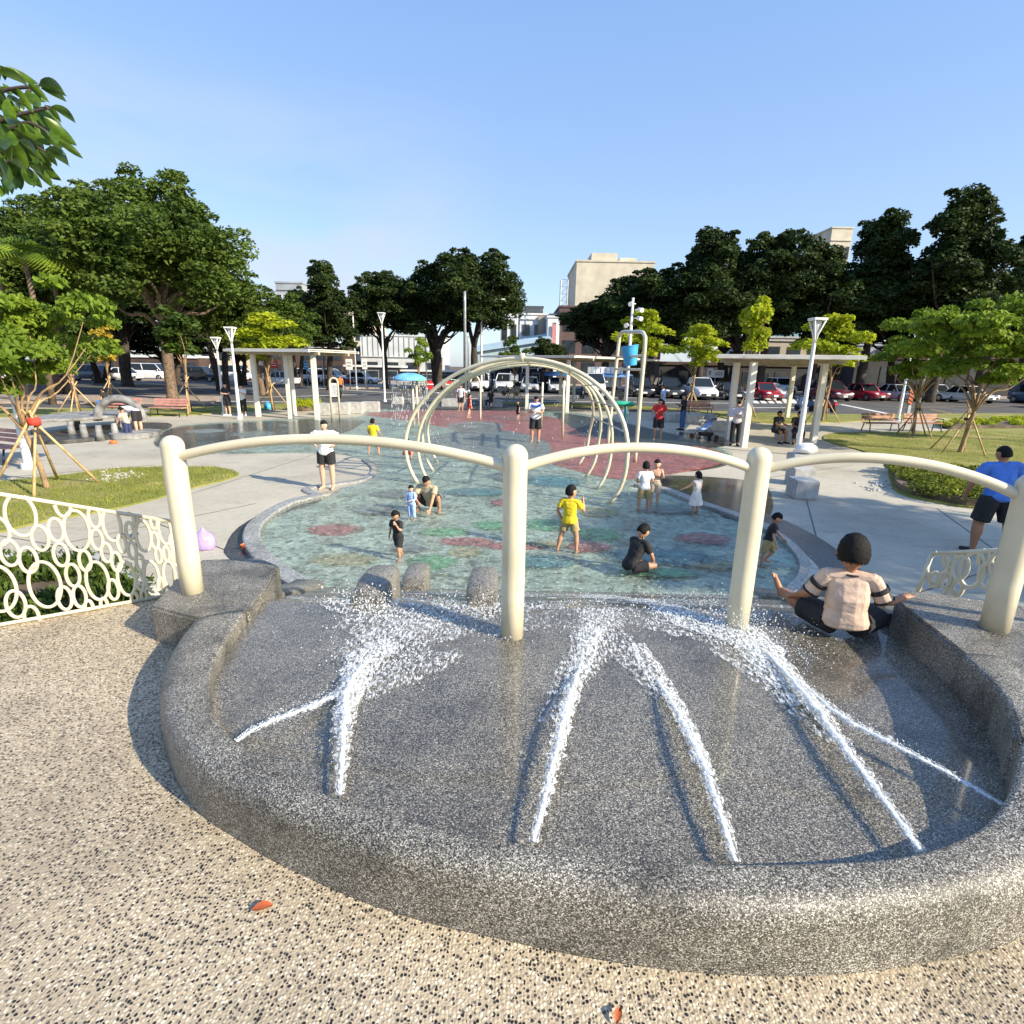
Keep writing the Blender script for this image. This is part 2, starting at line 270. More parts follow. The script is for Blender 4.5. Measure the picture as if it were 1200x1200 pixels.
# ------------------------------------------------------------------ mesh builder
class MB:
    def __init__(s): s.v = []; s.f = []
    def add(s, vs, fs):
        o = len(s.v); s.v.extend([Vector(x) for x in vs]); s.f.extend([tuple(i+o for i in f) for f in fs]); return s
    def box(s, c, d, rot=None, taper=1.0, ch=0.0):
        c = Vector(c); hx, hy, hz = d[0]/2, d[1]/2, d[2]/2
        vs = []
        for z, k in ((-hz, 1.0), (hz, taper)):
            if ch: 
                a, b_ = hx*k, hy*k
                vs += [(-a+ch, -b_, z), (a-ch, -b_, z), (a, -b_+ch, z), (a, b_-ch, z), (a-ch, b_, z), (-a+ch, b_, z), (-a, b_-ch, z), (-a, -b_+ch, z)]
            else: vs += [(-hx*k, -hy*k, z), (hx*k, -hy*k, z), (hx*k, hy*k, z), (-hx*k, hy*k, z)]
        n = len(vs)//2
        Rm = rot if rot is not None else Matrix.Identity(3)
        if isinstance(rot, (int, float)): Rm = Matrix.Rotation(rot, 3, 'Z')
        vs = [Rm @ Vector(v)+c for v in vs]
        fs = [tuple(range(n-1, -1, -1)), tuple(range(n, 2*n))]+[(i, (i+1) % n, n+(i+1) % n, n+i) for i in range(n)]
        return s.add(vs, fs)
    def ring_loft(s, rings, closed=False, caps=True):
        n = len(rings[0]); vs = [p for r in rings for p in r]; fs = []
        for k in range(len(rings)-1):
            for i in range(n): fs.append((k*n+i, k*n+(i+1) % n, (k+1)*n+(i+1) % n, (k+1)*n+i))
        if closed:
            k = len(rings)-1
            for i in range(n): fs.append((k*n+i, k*n+(i+1) % n, (i+1) % n, i))
        elif caps: fs += [tuple(range(n-1, -1, -1)), tuple(range((len(rings)-1)*n, len(rings)*n))]
        return s.add(vs, fs)
    def tube(s, pts, rad, n=10, caps=True, closed=False, round_ends=False):
        pts = [Vector(p) for p in pts]
        if not hasattr(rad, '__len__'): rad = [rad]*len(pts)
        rad = list(rad)
        if round_ends:
            d0 = (pts[0]-pts[1]).normalized(); d1 = (pts[-1]-pts[-2]).normalized(); r0, r1_ = rad[0], rad[-1]
            pts = [pts[0]+d0*r0*.97, pts[0]+d0*r0*.7]+pts+[pts[-1]+d1*r1_*.7, pts[-1]+d1*r1_*.97]
            rad = [r0*.24, r0*.71]+rad+[r1_*.71, r1_*.24]
        rings = []; up = None; m_ = len(pts)
        for i, p in enumerate(pts):
            a = pts[i-1] if (i > 0 or closed) else p; b_ = pts[(i+1) % m_] if (i < m_-1 or closed) else p
            t = (b_-a)
            t = t.normalized() if t.length > 1e-9 else Vector((0, 0, 1))
            if up is None:
                up = Vector((0, 0, 1)) if abs(t.z) < .9 else Vector((1, 0, 0))
            x = up.cross(t)
            if x.length < 1e-4: x = Vector((1, 0, 0)).cross(t)
            x.normalize(); y = t.cross(x); up = y
            rings.append([p+(x*math.cos(q)+y*math.sin(q))*rad[i] for q in [2*math.pi*k/n for k in range(n)]])
        return s.ring_loft(rings, closed, caps and not closed)
    def ell(s, c, r, nu=12, nv=8, rot=None, fn=None):
        c = Vector(c)
        if not hasattr(r, '__len__'): r = (r, r, r)
        vs = [Vector((0, 0, -1))]; fs = []
        for j in range(1, nv):
            ph = -math.pi/2+math.pi*j/nv
            for i in range(nu):
                th = 2*math.pi*i/nu; vs.append(Vector((math.cos(ph)*math.cos(th), math.cos(ph)*math.sin(th), math.sin(ph))))
        vs.append(Vector((0, 0, 1)))
        for i in range(nu): fs.append((0, 1+(i+1) % nu, 1+i))
        for j in range(nv-2):
            for i in range(nu): fs.append((1+j*nu+i, 1+j*nu+(i+1) % nu, 1+(j+1)*nu+(i+1) % nu, 1+(j+1)*nu+i))
        k = 1+(nv-2)*nu
        for i in range(nu): fs.append((k+i, k+(i+1) % nu, len(vs)-1))
        if fn: vs = [fn(v) for v in vs]
        vs = [Vector((v.x*r[0], v.y*r[1], v.z*r[2])) for v in vs]
        if rot is not None: vs = [rot @ v for v in vs]
        return s.add([v+c for v in vs], fs)
    def prism(s, poly, z0, z1, side=True):
        n = len(poly); vs = [(p[0], p[1], z0) for p in poly]+[(p[0], p[1], z1) for p in poly]
        fs = [tuple(range(n, 2*n))]
        if side: fs += [tuple(range(n-1, -1, -1))]+[(i, (i+1) % n, n+(i+1) % n, n+i) for i in range(n)]
        return s.add(vs, fs)
    def build(s, name, m, parent=None, smooth=False, bevel=0, world=False):
        me = bpy.data.meshes.new(name); vs = s.v
        if world and parent is not None:
            L = parent_loc(parent); vs = [v-L for v in vs]
        me.from_pydata([tuple(v) for v in vs], [], s.f)
        bm = bmesh.new(); bm.from_mesh(me); bmesh.ops.recalc_face_normals(bm, faces=bm.faces)
        if bevel: bmesh.ops.bevel(bm, geom=list(bm.edges), offset=bevel, segments=2, affect='EDGES', clamp_overlap=True)
        bm.to_mesh(me); bm.free()
        if smooth:
            me.polygons.foreach_set('use_smooth', [True]*len(me.polygons))
            if smooth == 'auto':
                try: me.set_sharp_from_angle(angle=math.radians(38))
                except Exception: pass
        me.materials.append(m); o = bpy.data.objects.new(name, me); COL.objects.link(o)
        if parent is not None: o.parent = parent
        return o
def parent_loc(p):
    L = Vector((0, 0, 0))
    while p is not None: L += Vector(p.location); p = p.parent
    return L
def tag(o, label, cat, group=None, kind=None):
    o['label'] = label; o['category'] = cat
    if group: o['group'] = group
    if kind: o['kind'] = kind
    return o
def thing(name, label, cat, loc=(0, 0, 0), rz=0, group=None):
    o = bpy.data.objects.new(name, None); COL.objects.link(o); o.empty_display_size = .2
    o.location = loc; o.rotation_euler = (0, 0, rz); return tag(o, label, cat, group)
def struct(name, mb, m, smooth=False):
    o = mb.build(name, m, None, smooth); o['kind'] = 'structure'; return o
def dup(root, loc, rz, label, scale=None, group=None):
    r = root.copy(); COL.objects.link(r); r.location = loc; r.rotation_euler = (0, 0, rz); r['label'] = label
    if scale: r.scale = scale
    if group: r['group'] = group
    for ch in root.children:
        c = ch.copy(); COL.objects.link(c); c.parent = r
        for g in ch.children:
            d = g.copy(); COL.objects.link(d); d.parent = c
    return r
def fast_mesh(name, V, Fc, m, parent=None, smooth=False):
    me = bpy.data.meshes.new(name); V = np.asarray(V, dtype=np.float32); Fc = np.asarray(Fc, dtype=np.int32)
    k = Fc.shape[1]; me.vertices.add(len(V)); me.vertices.foreach_set('co', V.ravel())
    me.loops.add(Fc.size); me.loops.foreach_set('vertex_index', Fc.ravel())
    me.polygons.add(len(Fc)); me.polygons.foreach_set('loop_start', np.arange(0, Fc.size, k, dtype=np.int32))
    try: me.polygons.foreach_set('loop_total', np.full(len(Fc), k, dtype=np.int32))
    except Exception: pass
    me.update(calc_edges=True); me.validate()
    me.materials.append(m)
    if smooth: me.polygons.foreach_set('use_smooth', [True]*len(me.polygons))
    o = bpy.data.objects.new(name, me); COL.objects.link(o)
    if parent is not None: o.parent = parent
    return o
def cat_spline(pts, k=6, closed=False):
    pts = [Vector(p) for p in pts]; out = []; n = len(pts)
    for i in range(n if closed else n-1):
        p0 = pts[(i-1) % n] if closed or i > 0 else pts[0]*2-pts[1]
        p1 = pts[i]; p2 = pts[(i+1) % n]
        p3 = pts[(i+2) % n] if closed or i+2 < n else p2*2-p1
        for j in range(k):
            t = j/k; out.append(.5*((2*p1)+(p2-p0)*t+(2*p0-5*p1+4*p2-p3)*t*t+(3*p1-p0-3*p2+p3)*t**3))
    if not closed: out.append(pts[-1])
    return out
def ngon(px, z=0., k=4, closed=True):
    return [tuple(p)[:2] for p in cat_spline([P(a, b, z) for a, b in px], k, True)] if k > 1 else [tuple(P(a, b, z))[:2] for a, b in px]

# ------------------------------------------------------------------ ground, road, plaza
g = MB().prism([(-900, -60), (900, -60), (900, 1500), (-900, 1500)], -.12, -.12, side=False); struct('ground', g, M['soil'])
s_ = MB(); gx0, gx1, gy0, gy1 = -60, 70, -25, 62
s_.prism([(gx0, gy0), (gx1, gy0), (gx1, gy1), (gx0, gy1)], 0, 0, side=False); struct('plaza_pavement', s_, M['paving'])
# saw joints as thin sheets
jt = MB()
def strip(mb, pts, w, z):
    pts = [Vector((p[0], p[1], z)) for p in pts]
    for a, b_ in zip(pts, pts[1:]):
        d = (b_-a).normalized(); nrm = Vector((-d.y, d.x, 0))*w/2
        mb.add([a-nrm, b_-nrm, b_+nrm, a+nrm], [(0, 1, 2, 3)])
for a, b_ in [((945, 586), (968, 672)), ((1098, 596), (1180, 655)), ((0, 628), (262, 672)), ((205, 585), (470, 500)), ((150, 600), (290, 655)), ((60, 640), (300, 590)),
              ((0, 560), (180, 545)), ((1000, 545), (900, 560)), ((1060, 700), (1250, 640)), ((20, 520), (190, 498))]:
    strip(jt, [P(*a), P(*b_)], .022, .004)
struct('pavement_joints', jt, M['joint'])
road = MB().prism([tuple(P(*q))[:2] for q in [(-500, 469), (0, 477), (250, 480), (450, 480), (640, 482), (860, 483), (1000, 487), (1200, 492), (1500, 502)]]+[(140, 60), (140, 110), (-130, 110), (-130, 45)], .012, .012, side=False)
struct('road', road, M['asphalt'])
ln = MB()
for a, b_ in [((985, 474), (1045, 486)), ((700, 466), (860, 467)), ((720, 471), (870, 473)), ((300, 466), (440, 462)), ((370, 455), (470, 461)), ((860, 478), (960, 478)), ((560, 463), (700, 464)), ((560, 470), (700, 471)), ((450, 468), (560, 467)), ((240, 470), (380, 472))]:
    strip(ln, [P(*a), P(*b_)], .45, .018)
for k in range(9): strip(ln, [P(870+k*9, 464), P(878+k*9, 473)], .45, .022)
struct('road_markings', ln, M['line'])
yl = MB()
for a, b_ in [((1090, 480), (1150, 492)), ((1050, 478), (1200, 476)), ((1040, 470), (1110, 473))]: strip(yl, [P(*a), P(*b_)], .14, .026)
struct('yellow_road_markings', yl, M['yline'])
wk = MB().prism([tuple(P(*q))[:2] for q in [(-60, 473), (250, 474), (262, 466), (-60, 463)]], 0, .13); struct('sidewalk', wk, M['walk'])
wk = MB().prism([tuple(P(*q))[:2] for q in [(402, 456), (480, 455), (482, 451), (430, 449), (400, 452)]], 0, .12); struct('traffic_island', wk, M['walk'])
wk = MB().prism([(-100, 78), (140, 62), (160, 130), (-120, 130)], 0, .14); struct('far_sidewalk', wk, M['walk'])
# lawns
LAWNS = [
 [(-160, 600), (-60, 572), (60, 560), (140, 550), (232, 548), (262, 550), (280, 556), (268, 562), (230, 572), (180, 586), (120, 600), (60, 610), (-60, 632)],
 [(965, 515), (972, 509), (1010, 507), (1100, 506), (1180, 500), (1320, 500), (1500, 560), (1400, 620), (1180, 600), (1110, 592), (1052, 578), (1042, 560), (1036, 541), (1010, 529), (980, 521)],
 [(-200, 487), (0, 489), (90, 491), (180, 488), (258, 485), (350, 477), (345, 473), (250, 477), (0, 480), (-200, 479)],
 [(360, 474), (435, 474), (440, 480), (372, 482)],
 [(560, 472), (700, 474), (800, 480), (870, 494), (960, 496), (1100, 491), (1260, 491), (1200, 485), (1000, 486), (860, 483), (700, 478)],
 [(1100, 499), (1300, 499), (1300, 490), (1150, 489)]]
lw = []
for i, q in enumerate(LAWNS):
    mb = MB().prism(ngon(q, 0, 4), -.01, .035+.003*i); struct('lawn', mb, M['lawn'])
    lw.append(ngon(q, 0, 3))
def inside(x, y, poly):
    c = False; n = len(poly)
    for i in range(n):
        x1, y1 = poly[i]; x2, y2 = poly[(i+1) % n]
        if (y1 > y) != (y2 > y) and x < (x2-x1)*(y-y1)/(y2-y1)+x1: c = not c
    return c
def grass(polys, counts, hts, z0, m, name, label):
    V = []; Fc = []; rr = random.Random(3)
    for poly, cnt, ht in zip(polys, counts, hts):
        xs = [p[0] for p in poly]; ys = [p[1] for p in poly]; k = 0; tries = 0
        while k < cnt and tries < cnt*12:
            tries += 1; x = rr.uniform(max(min(xs), -16), min(max(xs), 24)); y = rr.uniform(min(ys), min(max(ys), 30))
            if not inside(x, y, poly): continue
            if mnoise.noise(Vector((x*.8, y*.8, 0))) < -.25 and rr.random() < .6: continue
            k += 1; h = ht*rr.uniform(.5, 1.3); a = rr.uniform(0, 6.28); w = h*.14; l = rr.uniform(-.5, .5)*h
            dx, dy = math.cos(a)*w, math.sin(a)*w; o = len(V)
            V += [(x-dx, y-dy, z0), (x+dx, y+dy, z0), (x+l+dx*.2, y+l*.6, z0+h), (x+l-dx*.2, y+l*.6, z0+h)]; Fc.append((o, o+1, o+2, o+3))
    o = fast_mesh(name, V, Fc, m); return tag(o, label, 'grass', None, 'stuff')
grass([lw[0], lw[1]], [11000, 14000], [.05, .055], .03, M['blade'], 'grass', 'short yellowing green grass growing on the two lawns')

# ------------------------------------------------------------------ splash pool
pool = [(372, 694), (340, 674), (318, 656), (305, 633), (313, 613), (346, 593), (386, 584), (402, 573), (432, 565), (443, 552), (430, 540), (395, 532), (340, 531), (250, 532), (192, 527), (184, 514), (215, 499), (340, 491), (420, 489), (440, 481), (520, 477), (640, 480), (700, 488), (770, 505), (835, 520), (858, 540), (770, 560), (742, 572), (772, 577), (812, 592), (870, 613), (905, 628), (934, 652), (938, 672), (920, 700)]
poolp = [tuple(P(*q))[:2] for q in pool]
fl = MB().prism(cat_ := [tuple(p)[:2] for p in cat_spline([Vector((*p, 0)) for p in poolp], 3, True)], .006, .006, side=False); struct('pool_floor', fl, M['p_aqua'])
RG_ = {}
def patch(name, px, m, z, k=5): struct(name, MB().prism(ngon(px, 0, k), z, z, side=False), m)
def epatch(cx, cy, rx, ry, m, z, seed=0):
    rr = random.Random(seed); q = []
    for i in range(12):
        a = 2*math.pi*i/12; k = rr.uniform(.82, 1.15); q.append((cx+rx*k*math.cos(a), cy+ry*k*math.sin(a)))
    patch('pool_floor_paint', [(cx+(a-cx)*1.12, cy+(b_-cy)*1.12) for a, b_ in q], RG_.setdefault(m.name, ragged(m)), z, 4)
patch('pool_floor_paint', [(188, 524), (186, 513), (216, 500), (340, 493), (420, 492), (410, 505), (360, 515), (300, 522), (250, 529)], M['wetpave'], .012)
patch('pool_floor_paint', [(430, 485), (520, 479), (600, 481), (660, 492), (700, 498), (760, 512), (840, 528), (846, 543), (760, 560), (712, 560), (660, 548), (600, 528), (540, 505), (470, 492)], M['p_red'], .012)
patch('pool_floor_paint', [(655, 530), (720, 522), (820, 532), (852, 541), (765, 559), (715, 561), (672, 548)], M['p_red'], .016)
patch('pool_floor_paint', [(505, 512), (560, 505), (600, 506), (640, 518), (640, 535), (580, 545), (520, 532)], M['p_grey'], .020)
epatch(560, 501, 38, 7, M['p_white'], .024, 3); epatch(556, 501, 27, 4.6, M['p_grey'], .028, 3); epatch(552, 501, 12, 2.2, M['p_white'], .032, 4)
epatch(600, 490, 40, 4, M['p_pink'], .020, 5)
patch('pool_floor_paint', [(650, 484), (720, 494), (800, 512), (820, 522), (740, 520), (680, 506)], M['p_dark'], .020)
epatch(240, 506, 20, 3.5, M['block'], .018, 6); epatch(296, 509, 26, 4.5, M['p_grey'], .018, 8)
for i, (cx, cy, rx, ry, k) in enumerate([(392, 621, 30, 8, 'p_pink'), (405, 657, 42, 9, 'p_yellow'), (505, 660, 28, 10, 'p_green'), (545, 636, 34, 6, 'p_pink'), (600, 641, 40, 5, 'p_pink'), (545, 648, 22, 7, 'p_yellow'), (520, 624, 30, 6, 'p_green'), (575, 617, 22, 6, 'p_green'), (650, 566, 42, 8, 'p_blue'), (588, 590, 14, 5, 'p_pink'), (700, 602, 26, 6, 'p_yellow'), (703, 628, 34, 9, 'p_green'), (640, 616, 26, 7, 'p_green'), (690, 643, 26, 7, 'p_pink'), (827, 632, 34, 7.5, 'p_pink'), (775, 655, 70, 10, 'p_teal'), (840, 664, 40, 6, 'p_yellow'), (640, 660, 40, 9, 'p_teal'), (480, 645, 26, 5, 'p_grey'), (560, 675, 60, 8, 'p_aqua'), (466, 520, 26, 8, 'p_aqua'), (600, 560, 30, 6, 'p_grey'), (560, 578, 40, 6, 'p_teal'), (440, 600, 30, 6, 'p_grey'), (640, 640, 30, 4, 'p_yellow'), (780, 600, 40, 5, 'p_grey'), (470, 580, 35, 6, 'p_grey'), (760, 674, 60, 7, 'p_green')]):
    epatch(cx, cy, rx, ry, M[k], .010+.0012*i+.004*(i % 2), 20+i)
wt = MB().prism(cat_, .062, .062, side=False); w_ = wt.build('pool_water', M['water']); w_['kind'] = 'structure'
# shallow puddles on the paving
for q in ([(745, 568), (770, 558), (830, 559), (890, 566), (905, 585), (900, 606), (870, 608), (812, 590), (775, 576)], [(735, 548), (790, 541), (860, 536), (850, 546), (800, 553)], [(720, 512), (770, 505), (840, 511), (860, 520), (800, 528), (740, 520)]):
    struct('puddle', MB().prism(ngon(q, 0, 4), .008, .008, side=False), M['wetpave'])
def curb(px, w, z0, z1, m, name, side=1, closed=False):
    pts = cat_spline([P(a, b_) for a, b_ in px], 6, closed); mb = MB(); rings = []
    for i, p in enumerate(pts):
        a = pts[max(i-1, 0)]; b_ = pts[min(i+1, len(pts)-1)]; d = (b_-a).normalized(); nn = Vector((-d.y, d.x, 0))*w*side
        rings.append([Vector((p.x, p.y, z0)), Vector((p.x, p.y, z1-.012))+nn*.02, Vector((p.x, p.y, z1))+nn*.10, Vector((p.x, p.y, z1))+nn*.9, Vector((p.x, p.y, z1-.012))+nn*.98, Vector((p.x, p.y, z0))+nn])
    mb.ring_loft(rings); return struct(name, mb, m)
curb([(380, 694), (345, 675), (320, 656), (306, 634), (314, 614), (346, 594), (387, 584)], .26, -.02, .10, M['curb'], 'pool_curb', 1)
curb([(387, 583), (365, 574), (395, 569), (430, 563), (444, 551), (432, 539)], .20, -.02, .04, M['curb'], 'pool_curb', 1)
curb([(742, 571), (775, 577), (815, 593), (868, 612), (900, 626)], .24, -.02, .09, M['curb'], 'pool_curb', 1)
curb([(868, 612), (906, 630), (931, 654), (934, 675), (914, 700)], .15, -.02, .08, M['curb'], 'pool_curb', 1)
struct('dark_border', MB().prism(ngon([(330, 700), (268, 654), (265, 640), (280, 618), (318, 597), (360, 583), (380, 580), (372, 590), (330, 603), (300, 622), (296, 640), (312, 662), (360, 696)], 0, 3), .010, .010, side=False), M['band'])
struct('dark_border', MB().prism(ngon([(845, 606), (868, 598), (905, 605), (950, 625), (985, 648), (1012, 672), (1020, 690), (930, 700), (938, 660), (908, 630), (880, 614)], 0, 3), .010, .010, side=False), M['band'])
wt = MB().prism(ngon([(905, 632), (935, 645), (960, 668), (955, 690), (930, 698), (938, 665), (925, 645)], 0, 3), .016, .016, side=False).build('shallow_water', M['film']); wt['kind'] = 'structure'

# ------------------------------------------------------------------ raised terrace and fountain basin
TZ, FZ = .64, .84
tp = [(-26, -14), (-26, -10), (-12.5, -1.4), (-4.05, 3.94), (-3.0, 4.62), (-2.25, 4.3), (-2.02, 3.0), (2.6, 3.0), (3.3, 4.25), (3.9, 4.35), (7.5, 2.8), (26, -6), (26, -14)]
struct('terrace', MB().prism(tp, -.1, TZ), M['terrace'])
inner = [(-1.99, 4.02), (-1.93, 3.62), (-1.86, 3.23), (-1.78, 2.93), (-1.67, 2.69), (-1.52, 2.45), (-1.33, 2.26), (-.98, 2.03), (-.65, 1.88), (-.34, 1.78), (-.05, 1.71), (.34, 1.65), (.74, 1.625), (1.13, 1.635), (1.50, 1.67), (1.82, 1.77), (2.07, 1.90), (2.25, 2.05), (2.42, 2.25), (2.55, 2.47), (2.64, 2.70), (2.70, 2.95)]
outer = [(-2.30, 3.55), (-2.24, 3.30), (-2.13, 2.99), (-1.95, 2.65), (-1.77, 2.42), (-1.61, 2.25), (-1.41, 2.09), (-1.20, 1.975), (-1.01, 1.875), (-.79, 1.78), (-.56, 1.69), (-.32, 1.62), (-.04, 1.56), (.34, 1.49), (.64, 1.455), (.94, 1.445), (1.24, 1.46), (1.58, 1.51), (1.97, 1.60), (2.30, 1.76), (2.62, 2.0), (2.88, 2.35), (3.05, 2.75), (3.1, 3.0)]
IN = cat_spline([Vector((*p, 0)) for p in inner], 6); OU = cat_spline([Vector((*p, 0)) for p in outer], 14)
def ztop(p): return TZ+.30+max(0, min(1, (p.x-1.95)/.5))*.16 if p.x > 0 else TZ+.30
basin = thing('fountain_basin', 'low wet terrazzo basin with rounded curved rim around a sloping speckled slide floor', 'fountain basin', (0, 2.6, TZ))
rings = []; mid = []
for p in IN:
    if p.y > 3.75 and p.x < 0: continue
    q = min(OU, key=lambda o: (o-p).length_squared); d = q-p; zt = ztop(p); hh = zt-TZ
    prof = [(1.03, TZ-.04), (1.0, TZ+.01), (.985, TZ+hh*.5), (.965, TZ+hh*.68), (.92, TZ+hh*.80), (.84, TZ+hh*.89), (.72, TZ+hh*.95), (.55, zt-.006), (.3, zt), (.10, zt), (.045, zt-.002), (.01, zt-.008), (-.005, zt-.02), (-.02, FZ-.08)]
    rings.append([Vector((p.x+d.x*a, p.y+d.y*a, z)) for a, z in prof]); mid.append(p+d*.4)
MB().ring_loft(rings).build('rim', M['rim'], basin, True, world=True)
# left corner block and right platform
bl = [P(*q, .92) for q in [(175, 711), (205, 680), (236, 656), (306, 654), (328, 663), (313, 690), (298, 706), (292, 716), (244, 727), (215, 722)]]
MB().prism([(p.x, p.y) for p in bl], TZ-.3, .925).build('corner_block', M['rim'], basin, False, .02, True)
plat = [(2.36, 2.14), (2.50, 2.39), (2.64, 2.69), (2.73, 3.05), (2.79, 3.45), (2.83, 3.70), (2.92, 3.84), (3.08, 3.93), (3.44, 3.80), (4.2, 3.45), (5.2, 2.9), (6, 2), (5.6, 1.5), (4, 1.4), (3.1, 1.9), (2.9, 2.2)]
plat = [tuple(p)[:2] for p in cat_spline([Vector((*p, 0)) for p in plat], 3, True)]
MB().prism(plat, TZ-.4, 1.092).build('platform', M['rim'], basin, 'auto', .025, True)
# slide floor + ramp
fp = [(p.x, p.y) for p in mid]
fp = [(-2.12, 4.05)]+fp+[(2.95, 3.2), (3.0, 4.05)]
MB().prism(fp, FZ, FZ, side=False).build('slide_floor', M['slide'], basin, world=True)
RY0, RY1 = 4.05, 6.35
def rz_(y): 
    if y <= RY0: return FZ
    t = min(1, (y-RY0)/(RY1-RY0)); return FZ*(1-t)+.012*math.sin(t*math.pi*8)*(1 if t < .97 else 0)
V = []; Fc = []; NX, NY = 40, 48
for j in range(NY+1):
    y = RY0+(RY1+.25-RY0)*j/NY
    for i in range(NX+1):
        x = -2.12+(3.05+2.12)*i/NX-(.25*(y-RY0)/2.3 if i == 0 else 0); V.append((x, y-2.6, rz_(y)-TZ-(.002 if y < RY1 else .03)))
for j in range(NY):
    for i in range(NX): a = j*(NX+1)+i; Fc.append((a, a+1, a+NX+2, a+NX+1))
fast_mesh('ramp', V, Fc, M['slide'], basin, True)
for sx, x0, x1, nm in ((-1, -2.42, -2.05, 'w'), (1, 2.86, 3.22, 'e')):
    rg = []
    for k in range(9):
        y = 3.85+k*.31; zz = max(.10, .93-(y-3.95)*.36) if k else .93
        off = -.28*(k/8)**2 if sx < 0 else .0
        rg.append([Vector((x0+off, y, -.1)), Vector((x0+off, y, zz-.03)), Vector((x0+off+.04, y, zz)), Vector((x1+off-.04, y, zz)), Vector((x1+off, y, zz-.03)), Vector((x1+off, y, -.1))])
    MB().ring_loft(rg).build('side_wall', M['rim'], basin, 'auto', world=True)
# water running down slide and ramp
fw = MB(); ww = [(-2.0, 4.0)]+[(p.x, p.y) for p in IN if not (p.y > 3.75 and p.x < 0)]+[(2.82, 3.5), (2.85, 4.0)]
# humps on the ramp
def hump(px, pyf, pyb, wpx, label):
    y0 = 4.0
    while rz_(y0) < R(px, pyf, y0).z and y0 < 6.3: y0 += .02
    y1 = y0+.62; top = R(px, pyb, y1).z; xc = R(px, pyf, y0).x; hw = wpx*1.18/2/F*(y0*1.05); zb = rz_(y1)-.25
    t = thing('stone_hump', label, 'stone hump', (xc, y0, rz_(y0)), 0, 'stone humps at the slide outlet')
    rg = []
    for k in range(12):
        s = k/11; y = y0+(y1-y0)*s; zt = rz_(y0)+(top-rz_(y0))*min(1, math.sin(min(1, s*2.4+.22)*math.pi/2)**.7)
        if s > .82: zt -= (s-.82)*.9*(top-rz_(y0))
        w2 = hw*(1-.12*abs(2*s-1)**3); rr_ = min(.06, w2*.5)
        rg.append([Vector((xc-w2, y, zb)), Vector((xc-w2, y, zt-rr_)), Vector((xc-w2+rr_*.3, y, zt-rr_*.3)), Vector((xc-w2+rr_, y, zt)), Vector((xc+w2-rr_, y, zt)), Vector((xc+w2-rr_*.3, y, zt-rr_*.3)), Vector((xc+w2, y, zt-rr_)), Vector((xc+w2, y, zb))])
    MB().ring_loft(rg).build('stone', M['rim'], t, 'auto', world=True)
hump(431, 712, 659, 38, 'leftmost and widest grey terrazzo hump at the foot of the slide with spray around it')
hump(482, 694, 657, 25, 'smallest pale terrazzo hump between its two larger neighbours at the slide foot')
hump(563, 730, 661, 33, 'dark sided terrazzo hump just left of the centre cream post')

# ------------------------------------------------------------------ cream posts and arched rails
rail = thing('arched_railing', 'cream painted steel railing of round posts linked by arched pipes over the basin', 'railing', (0, 3.6, FZ))
bases = [P(226, 693, .925), P(600, 745, FZ), P(863, 735, FZ), P(1165, 735, 1.10)]
tops = [2.165, 2.215, 2.20, 2.13]; pr = .079
for b_, tz in zip(bases, tops):
    pts = [b_+Vector((0, 0, -.05)), b_+Vector((0, 0, .3)), Vector((b_.x, b_.y, tz-pr-.09))]
    rad = [pr*1.02]*3
    for k in range(0, 8): a = k/7*math.pi/2; pts.append(Vector((b_.x, b_.y, tz-pr+pr*math.sin(a)*.99))); rad.append(max(.004, pr*1.03*math.cos(a)))
    MB().tube(pts, rad, 32).build('post', M['cream'], rail, True, world=True)
for (i, j, apx, apz) in ((0, 1, .56, .17), (1, 2, .5, .155), (2, 3, .5, .17)):
    a = Vector((bases[i].x, bases[i].y, tops[i]-.17)); b_ = Vector((bases[j].x, bases[j].y, tops[j]-.17)); pts = []
    for k in range(33):
        t = k/32; p = a.lerp(b_, t); p.z += apz*(1-abs(2*t-1)**2.1); pts.append(p)
    MB().tube(pts, .034 if i else .036, 18).build('arch_pipe', M['cream'], rail, True, world=True)
a = Vector((bases[3].x, bases[3].y, tops[3]-.17)); pts = [a+Vector((k*.15, -k*.06, .17*(1-abs(2*k/14-1)**2.1))) for k in range(15)]
MB().tube(pts, .034, 14).build('arch_pipe', M['cream'], rail, True, world=True)

# ------------------------------------------------------------------ ring fences
def plane_hit(px, py, A, B):
    n = Vector((B.y-A.y, A.x-B.x, 0)); d = Vector(ray(px, py)); o = Vector((0, 0, CH)); t = (A-o).dot(n)/d.dot(n); return o+d*t
A = P(0, 735, TZ); B = P(205, 698, TZ)
fence = thing('ring_fence', 'cream metal fence of welded rings left of the basin beside the planting bed', 'fence', tuple(A))
def fence_line(pxa, pxb, ext, r, name, parent, A, B):
    a = plane_hit(*pxa, A, B); b_ = plane_hit(*pxb, A, B); a = a+(a-b_)*ext; MB().tube([a, b_], r, 10).build(name, M['cream'], parent, True, world=True); return a, b_
ta, tb = fence_line((0, 579), (202, 611), 1.2, .016, 'top_rail', fence, A, B)
ba, bb = fence_line((0, 732), (205, 696), 1.2, .015, 'bottom_rail', fence, A, B)
MB().tube([tb, bb], .013, 10).build('end_upright', M['cream'], fence, True, world=True)
